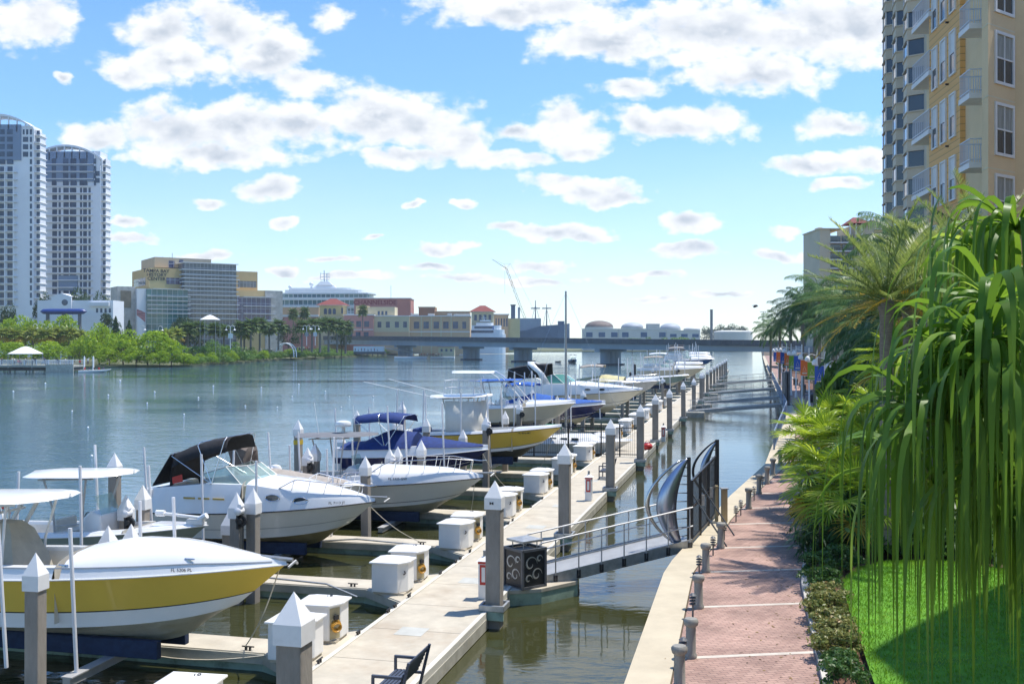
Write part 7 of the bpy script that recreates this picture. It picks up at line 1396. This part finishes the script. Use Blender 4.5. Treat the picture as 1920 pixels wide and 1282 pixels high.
# lamp posts with banners
M_ban={'orange':mat('orange_banner',(.72,.16,.025),.7,.05,1),'blue':mat('blue_banner',(.03,.10,.45),.7,.05,1),'green':mat('green_banner',(.20,.36,.03),.7,.05,1)}
def banner_post(px,y0,y1,wpx,col,label):
    h=1.45; Y=h*F/(y1-y0); p=P(px,y1,Y); t=thing('banner_post',label,'lamp post',(p.x+.40,Y,1.2),0,'white lamp posts with coloured banners'); zb=p.z-1.2
    MB().lathe([(.16,0),(.14,.5),(.07,.7),(.055,zb+2.6)],8).build('pole',M_cap,t,smooth=True); b=MB(); w_=.74
    o=MB().box(-.06-w_,-.06,-.012,.012,zb,zb+h).build('banner',M_ban[col],t)
    e=MB(); cx=-.06-w_/2; e.tube([(cx-.14,-.02,zb+.5),(cx,-.02,zb+.9),(cx+.14,-.02,zb+.5)],.018,4); e.tube([(cx-.18,-.02,zb+.40),(cx+.18,-.02,zb+.40)],.018,4); e.box(cx-.22,cx+.22,-.02,-.013,zb+.16,zb+.28); e.build('emblem',mat('pale_print',(.65,.6,.5),.7),o)
    b.tube([(0,0,zb+h+.03),(-.06-w_,0,zb+h+.03)],.02,5); MB().tube([(0,0,zb-.03),(-.06-w_,0,zb-.03)],.02,5).build('arm',M_cap,t); MB().tube([(0,0,zb+2.0),(-.5,0,zb+2.15),(-.8,0,zb+1.95)],.03,5).build('lantern_arm',M_cap,t); b.build('arm',M_cap,t)
    MB().lathe([(.05,zb+1.98),(.16,zb+1.9),(.24,zb+1.70),(.22,zb+1.55),(.06,zb+1.5)],10,(-.8,0,0)).build('lantern',M_cap,t,smooth=True)
for px,y0,y1,w_,c,lb in((1562,693,727,18,'orange','nearest, beside the bright fan palms'),(1537,686,720,16,'blue','second from the viewer'),(1523,679,711,11,'green','third from the viewer'),(1509,675,704,11,'orange','fourth from the viewer'),(1496,667,694,10,'blue','fifth from the viewer'),(1486,667,691,9,'green','sixth from the viewer'),(1477,662,685,8,'orange','seventh from the viewer'),(1469,660,681,8,'blue','eighth from the viewer'),(1461,660,679,6,'orange','ninth from the viewer'),(1455,660,677,6,'blue','farthest from the viewer')): banner_post(px,y0,y1,w_,c,'white lamp post with %s banner, %s'%(c,lb))
# bins and benches along the far promenade
for k,(Y,lb) in enumerate(((106,'nearest dark litter bin on the far promenade'),(128,'second dark litter bin on the far promenade'),(150,'third dark litter bin on the far promenade'))):
    x=ipx(PRn,Y)-.5; t=thing('litter_bin',lb,'litter bin',(x,Y,1.2),0,'dark litter bins on the far promenade'); MB().lathe([(.30,0),(.34,.05),(.36,.85)],12).build('body',M_black,t,smooth=True); MB().lathe([(.38,.86),(.38,.92),(.25,1.05),(.05,1.08)],12).build('lid',M_char,t,smooth=True)
for Y,lb in((114,'dark bench on the far promenade between two bins'),(139,'dark bench deep on the far promenade')): dup(bn,(ipx(PRn,Y)-.6,Y,1.21),PI+DRZ+PI,lb,group='benches on the far promenade')
# fallen leaves on the path and mulch, mooring lines
nl=420; ys=rg.uniform(16,48,nl); xr=np.array([ipx(PRn,y) for y in ys]); xs=xr-np.abs(rg.normal(0,.9,nl)); zz=np.full(nl,1.214); an=rg.uniform(0,6.28,nl); sz_=rg.uniform(.02,.05,nl)
cc=np.stack([xs,ys,zz],1); e=np.stack([np.cos(an)*sz_,np.sin(an)*sz_,0*an],1); g=np.stack([-np.sin(an)*sz_*.45,np.cos(an)*sz_*.45,0*an+.006],1)
tag(npmesh('fallen_leaves',np.stack([cc-e,cc-g,cc+e,cc+g],1).reshape(-1,3),np.arange(4*nl).reshape(-1,4),leafmat('dry_leaf',(.10,.06,.02),(.28,.18,.06),None,trans=.1)),'dry fallen leaves scattered on the brick path','leaf litter',kind='stuff')
def mooring(a,b,sag,label):
    a=Vector(a); b=Vector(b); tag(MB().tube([a.lerp(b,k/10)-Vector((0,0,sag*sin(PI*k/10))) for k in range(11)],.014,5).build('mooring_rope',M_rope),label,'rope')
mooring(P(690,945,34.9),D(35.6,-2.0,.55)+UD*-.45,.15,'mooring rope from the white cruiser bow down to its finger')
mooring(P(890,900,41.5),D(41.9,-2.0,.55)+UD*-.45,.15,'mooring rope from the white cabin boat bow down to its finger')
mooring(P(905,850,46.8),D(48.3,-2.0,.55)+UD*-.45,.2,'mooring rope from the navy boat bow to its finger')
mooring(P(1040,806,53.5),D(54.8,-2.0,.55)+UD*-.45,.2,'mooring rope from the farther yellow boat bow to its finger')
mooring(P(525,1062,22.5),D(23.4,-2.0,.55)+UD*-.45,.2,'mooring rope from the near yellow bow to the finger behind it')
# people
def body_mesh(pose):
    if pose=='stand': J={'pel':(0,0,.95),'chest':(0,0,1.32),'neck':(0,0,1.50),'head':(0,.02,1.62),'top':(0,0,1.74),'sL':(-.18,0,1.42),'eL':(-.26,.02,1.15),'hL':(-.26,.10,.90),'sR':(.18,0,1.42),'eR':(.27,.0,1.15),'hR':(.25,.12,.92),'kL':(-.11,.03,.50),'aL':(-.13,0,.08),'fL':(-.14,.16,.03),'kR':(.11,.06,.50),'aR':(.12,-.05,.08),'fR':(.13,.11,.03)}
    else: J={'pel':(0,0,.50),'chest':(0,-.03,.87),'neck':(0,-.02,1.05),'head':(0,.02,1.17),'top':(0,0,1.29),'sL':(-.18,-.02,.97),'eL':(-.25,.06,.72),'hL':(-.18,.28,.62),'sR':(.18,-.02,.97),'eR':(.25,.06,.72),'hR':(.18,.28,.62),'kL':(-.12,.42,.50),'aL':(-.12,.42,.08),'fL':(-.12,.58,.03),'kR':(.13,.42,.50),'aR':(.13,.40,.08),'fR':(.13,.56,.03)}
    E_=[('pel','chest'),('chest','neck'),('neck','head'),('head','top'),('chest','sL'),('sL','eL'),('eL','hL'),('chest','sR'),('sR','eR'),('eR','hR'),('pel','kL'),('kL','aL'),('aL','fL'),('pel','kR'),('kR','aR'),('aR','fR')]
    RD=dict(pel=.15,chest=.16,neck=.06,head=.10,top=.075,sL=.075,sR=.075,eL=.05,eR=.05,hL=.04,hR=.04,kL=.075,kR=.075,aL=.05,aR=.05,fL=.04,fR=.04)
    ks=list(J); me=bpy.data.meshes.new('person'); me.from_pydata([J[k] for k in ks],[(ks.index(a),ks.index(b)) for a,b in E_],[]); o=bpy.data.objects.new('person',me); C.objects.link(o); md=o.modifiers.new('Skin','SKIN'); me.skin_vertices  # layer made by the modifier
    for i,k in enumerate(ks): me.skin_vertices[0].data[i].radius=(RD[k],RD[k]); me.skin_vertices[0].data[i].use_root=(k=='pel')
    s=o.modifiers.new('Sub','SUBSURF'); s.levels=1; s.render_levels=1
    dg=bpy.context.evaluated_depsgraph_get(); out=bpy.data.meshes.new_from_object(o.evaluated_get(dg)); bpy.data.objects.remove(o); return out
def make_skin_layer():
    pass
M_skin=mat('skin',(.45,.27,.19),.6,.05,3)
SH=[('red',(.50,.04,.03)),('white',(.70,.70,.68)),('navy',(.03,.04,.12)),('yellow',(.70,.50,.02)),('light blue',(.22,.35,.5)),('black',(.03,.03,.03))]
PM={}
try:
    for pose in('stand','sit'):
        base_=body_mesh(pose)
        for nm,col in SH:
            me=base_.copy(); me.materials.clear(); me.materials.append(M_skin); me.materials.append(mat('shirt_'+nm.replace(' ','_'),col,.8)); me.materials.append(mat('trousers',(.05,.06,.09),.8,.3,2)); me.materials.append(mat('hair',(.04,.025,.015),.7))
            zc=.45 if pose=='sit' else 0
            for p in me.polygons:
                z=p.center.z+zc; x=abs(p.center.x); q=p.center
                p.material_index=3 if (z>1.66 or (z>1.56 and q.y<-.03)) else 0 if z>1.49 else (1 if z>.97 and not(x>.2 and z<1.2) else (2 if (x<.2 or pose=='sit') and z<=.98 else 0))
                p.use_smooth=True
            PM[pose,nm]=me
except Exception as ex: print('PEOPLE',ex)
def person(loc,pose,nm,label,group=None,rz=None):
    me=PM.get((pose,nm)); 
    if me is None: return
    o=bpy.data.objects.new('person',me); C.objects.link(o); o.location=loc; o.rotation_euler=(0,0,rnd.uniform(0,6.28) if rz is None else rz); tag(o,label,'person',group); return o
Yp=181; person((ipx(PRn,180)-1.4,180,1.21),'stand','black','person in black standing far down the promenade'); person((ipx(PRn,118)-1.0,118,1.21),'stand','yellow','person in a bright yellow shirt on the far promenade'); person((ipx(PRn,205)-1.2,205,1.21),'stand','white','person in white farthest down the promenade')
cols=['red','white','navy','light blue','black','white']
for k in range(20):
    x=-139+ (k%10)*2.6+rnd.uniform(-.7,.7)+(9 if k>=10 else 0); c=cols[k%6]; person((x,258+rnd.uniform(-2,2),1.76),'sit' if k%3==0 else 'stand',c,'%s person in %s on the river pier'%('sitting' if k%3==0 else 'standing',c),'people on the river pier at far left')
for k in range(5): c=cols[(k*2)%6]; person((-105.2+1.1*k,252.2+.15*k,.15),'sit',c,'person in %s sitting in the low white boat'%c,'people in the low white boat')
for k in range(26):
    px=455+ (k*37%70) if k<12 else 553+(k*29%36); Y=430 if k<12 else 450; c=cols[(k*5)%6]; p=P(px,655 if k<12 else 652,Y); person((p.x,Y+rnd.uniform(-3,3),1.3 if p.z<1.3 else p.z-1.2),'stand',c,'tiny person in %s in the far shore crowd'%c,'crowd on the far shore by the arch')
for k in range(16):
    px=666+6*k if k<8 else 790+5.5*(k-8); Y=498 if k<8 else 466; c='red' if k%3!=1 else 'white'; z=CAMH-(659-641)*500/F if k<8 else CAMH-(668.5-641)*466/F; person(((px-960)/F*Y,Y+ (0 if k<8 else 0),z),'stand',c,'tiny person in %s on the landing below the bridge'%c,'people on the landing and rafts below the bridge')
# ================================================================ sea haze
hz=MB().box(-520,420,-45,1250,-3.2,118).build('haze',(lambda m:m)(bpy.data.materials.new('haze_air'))); m=hz.data.materials[0]; m.use_nodes=True; t=m.node_tree; t.nodes.remove(t.nodes['Principled BSDF']); v=t.nodes.new('ShaderNodeVolumePrincipled'); v.inputs['Color'].default_value=(.82,.90,1,1); v.inputs['Density'].default_value=.00013; v.inputs['Anisotropy'].default_value=.25; t.links.new(v.outputs[0],t.nodes['Material Output'].inputs['Volume']); tag(hz,kind='stuff')
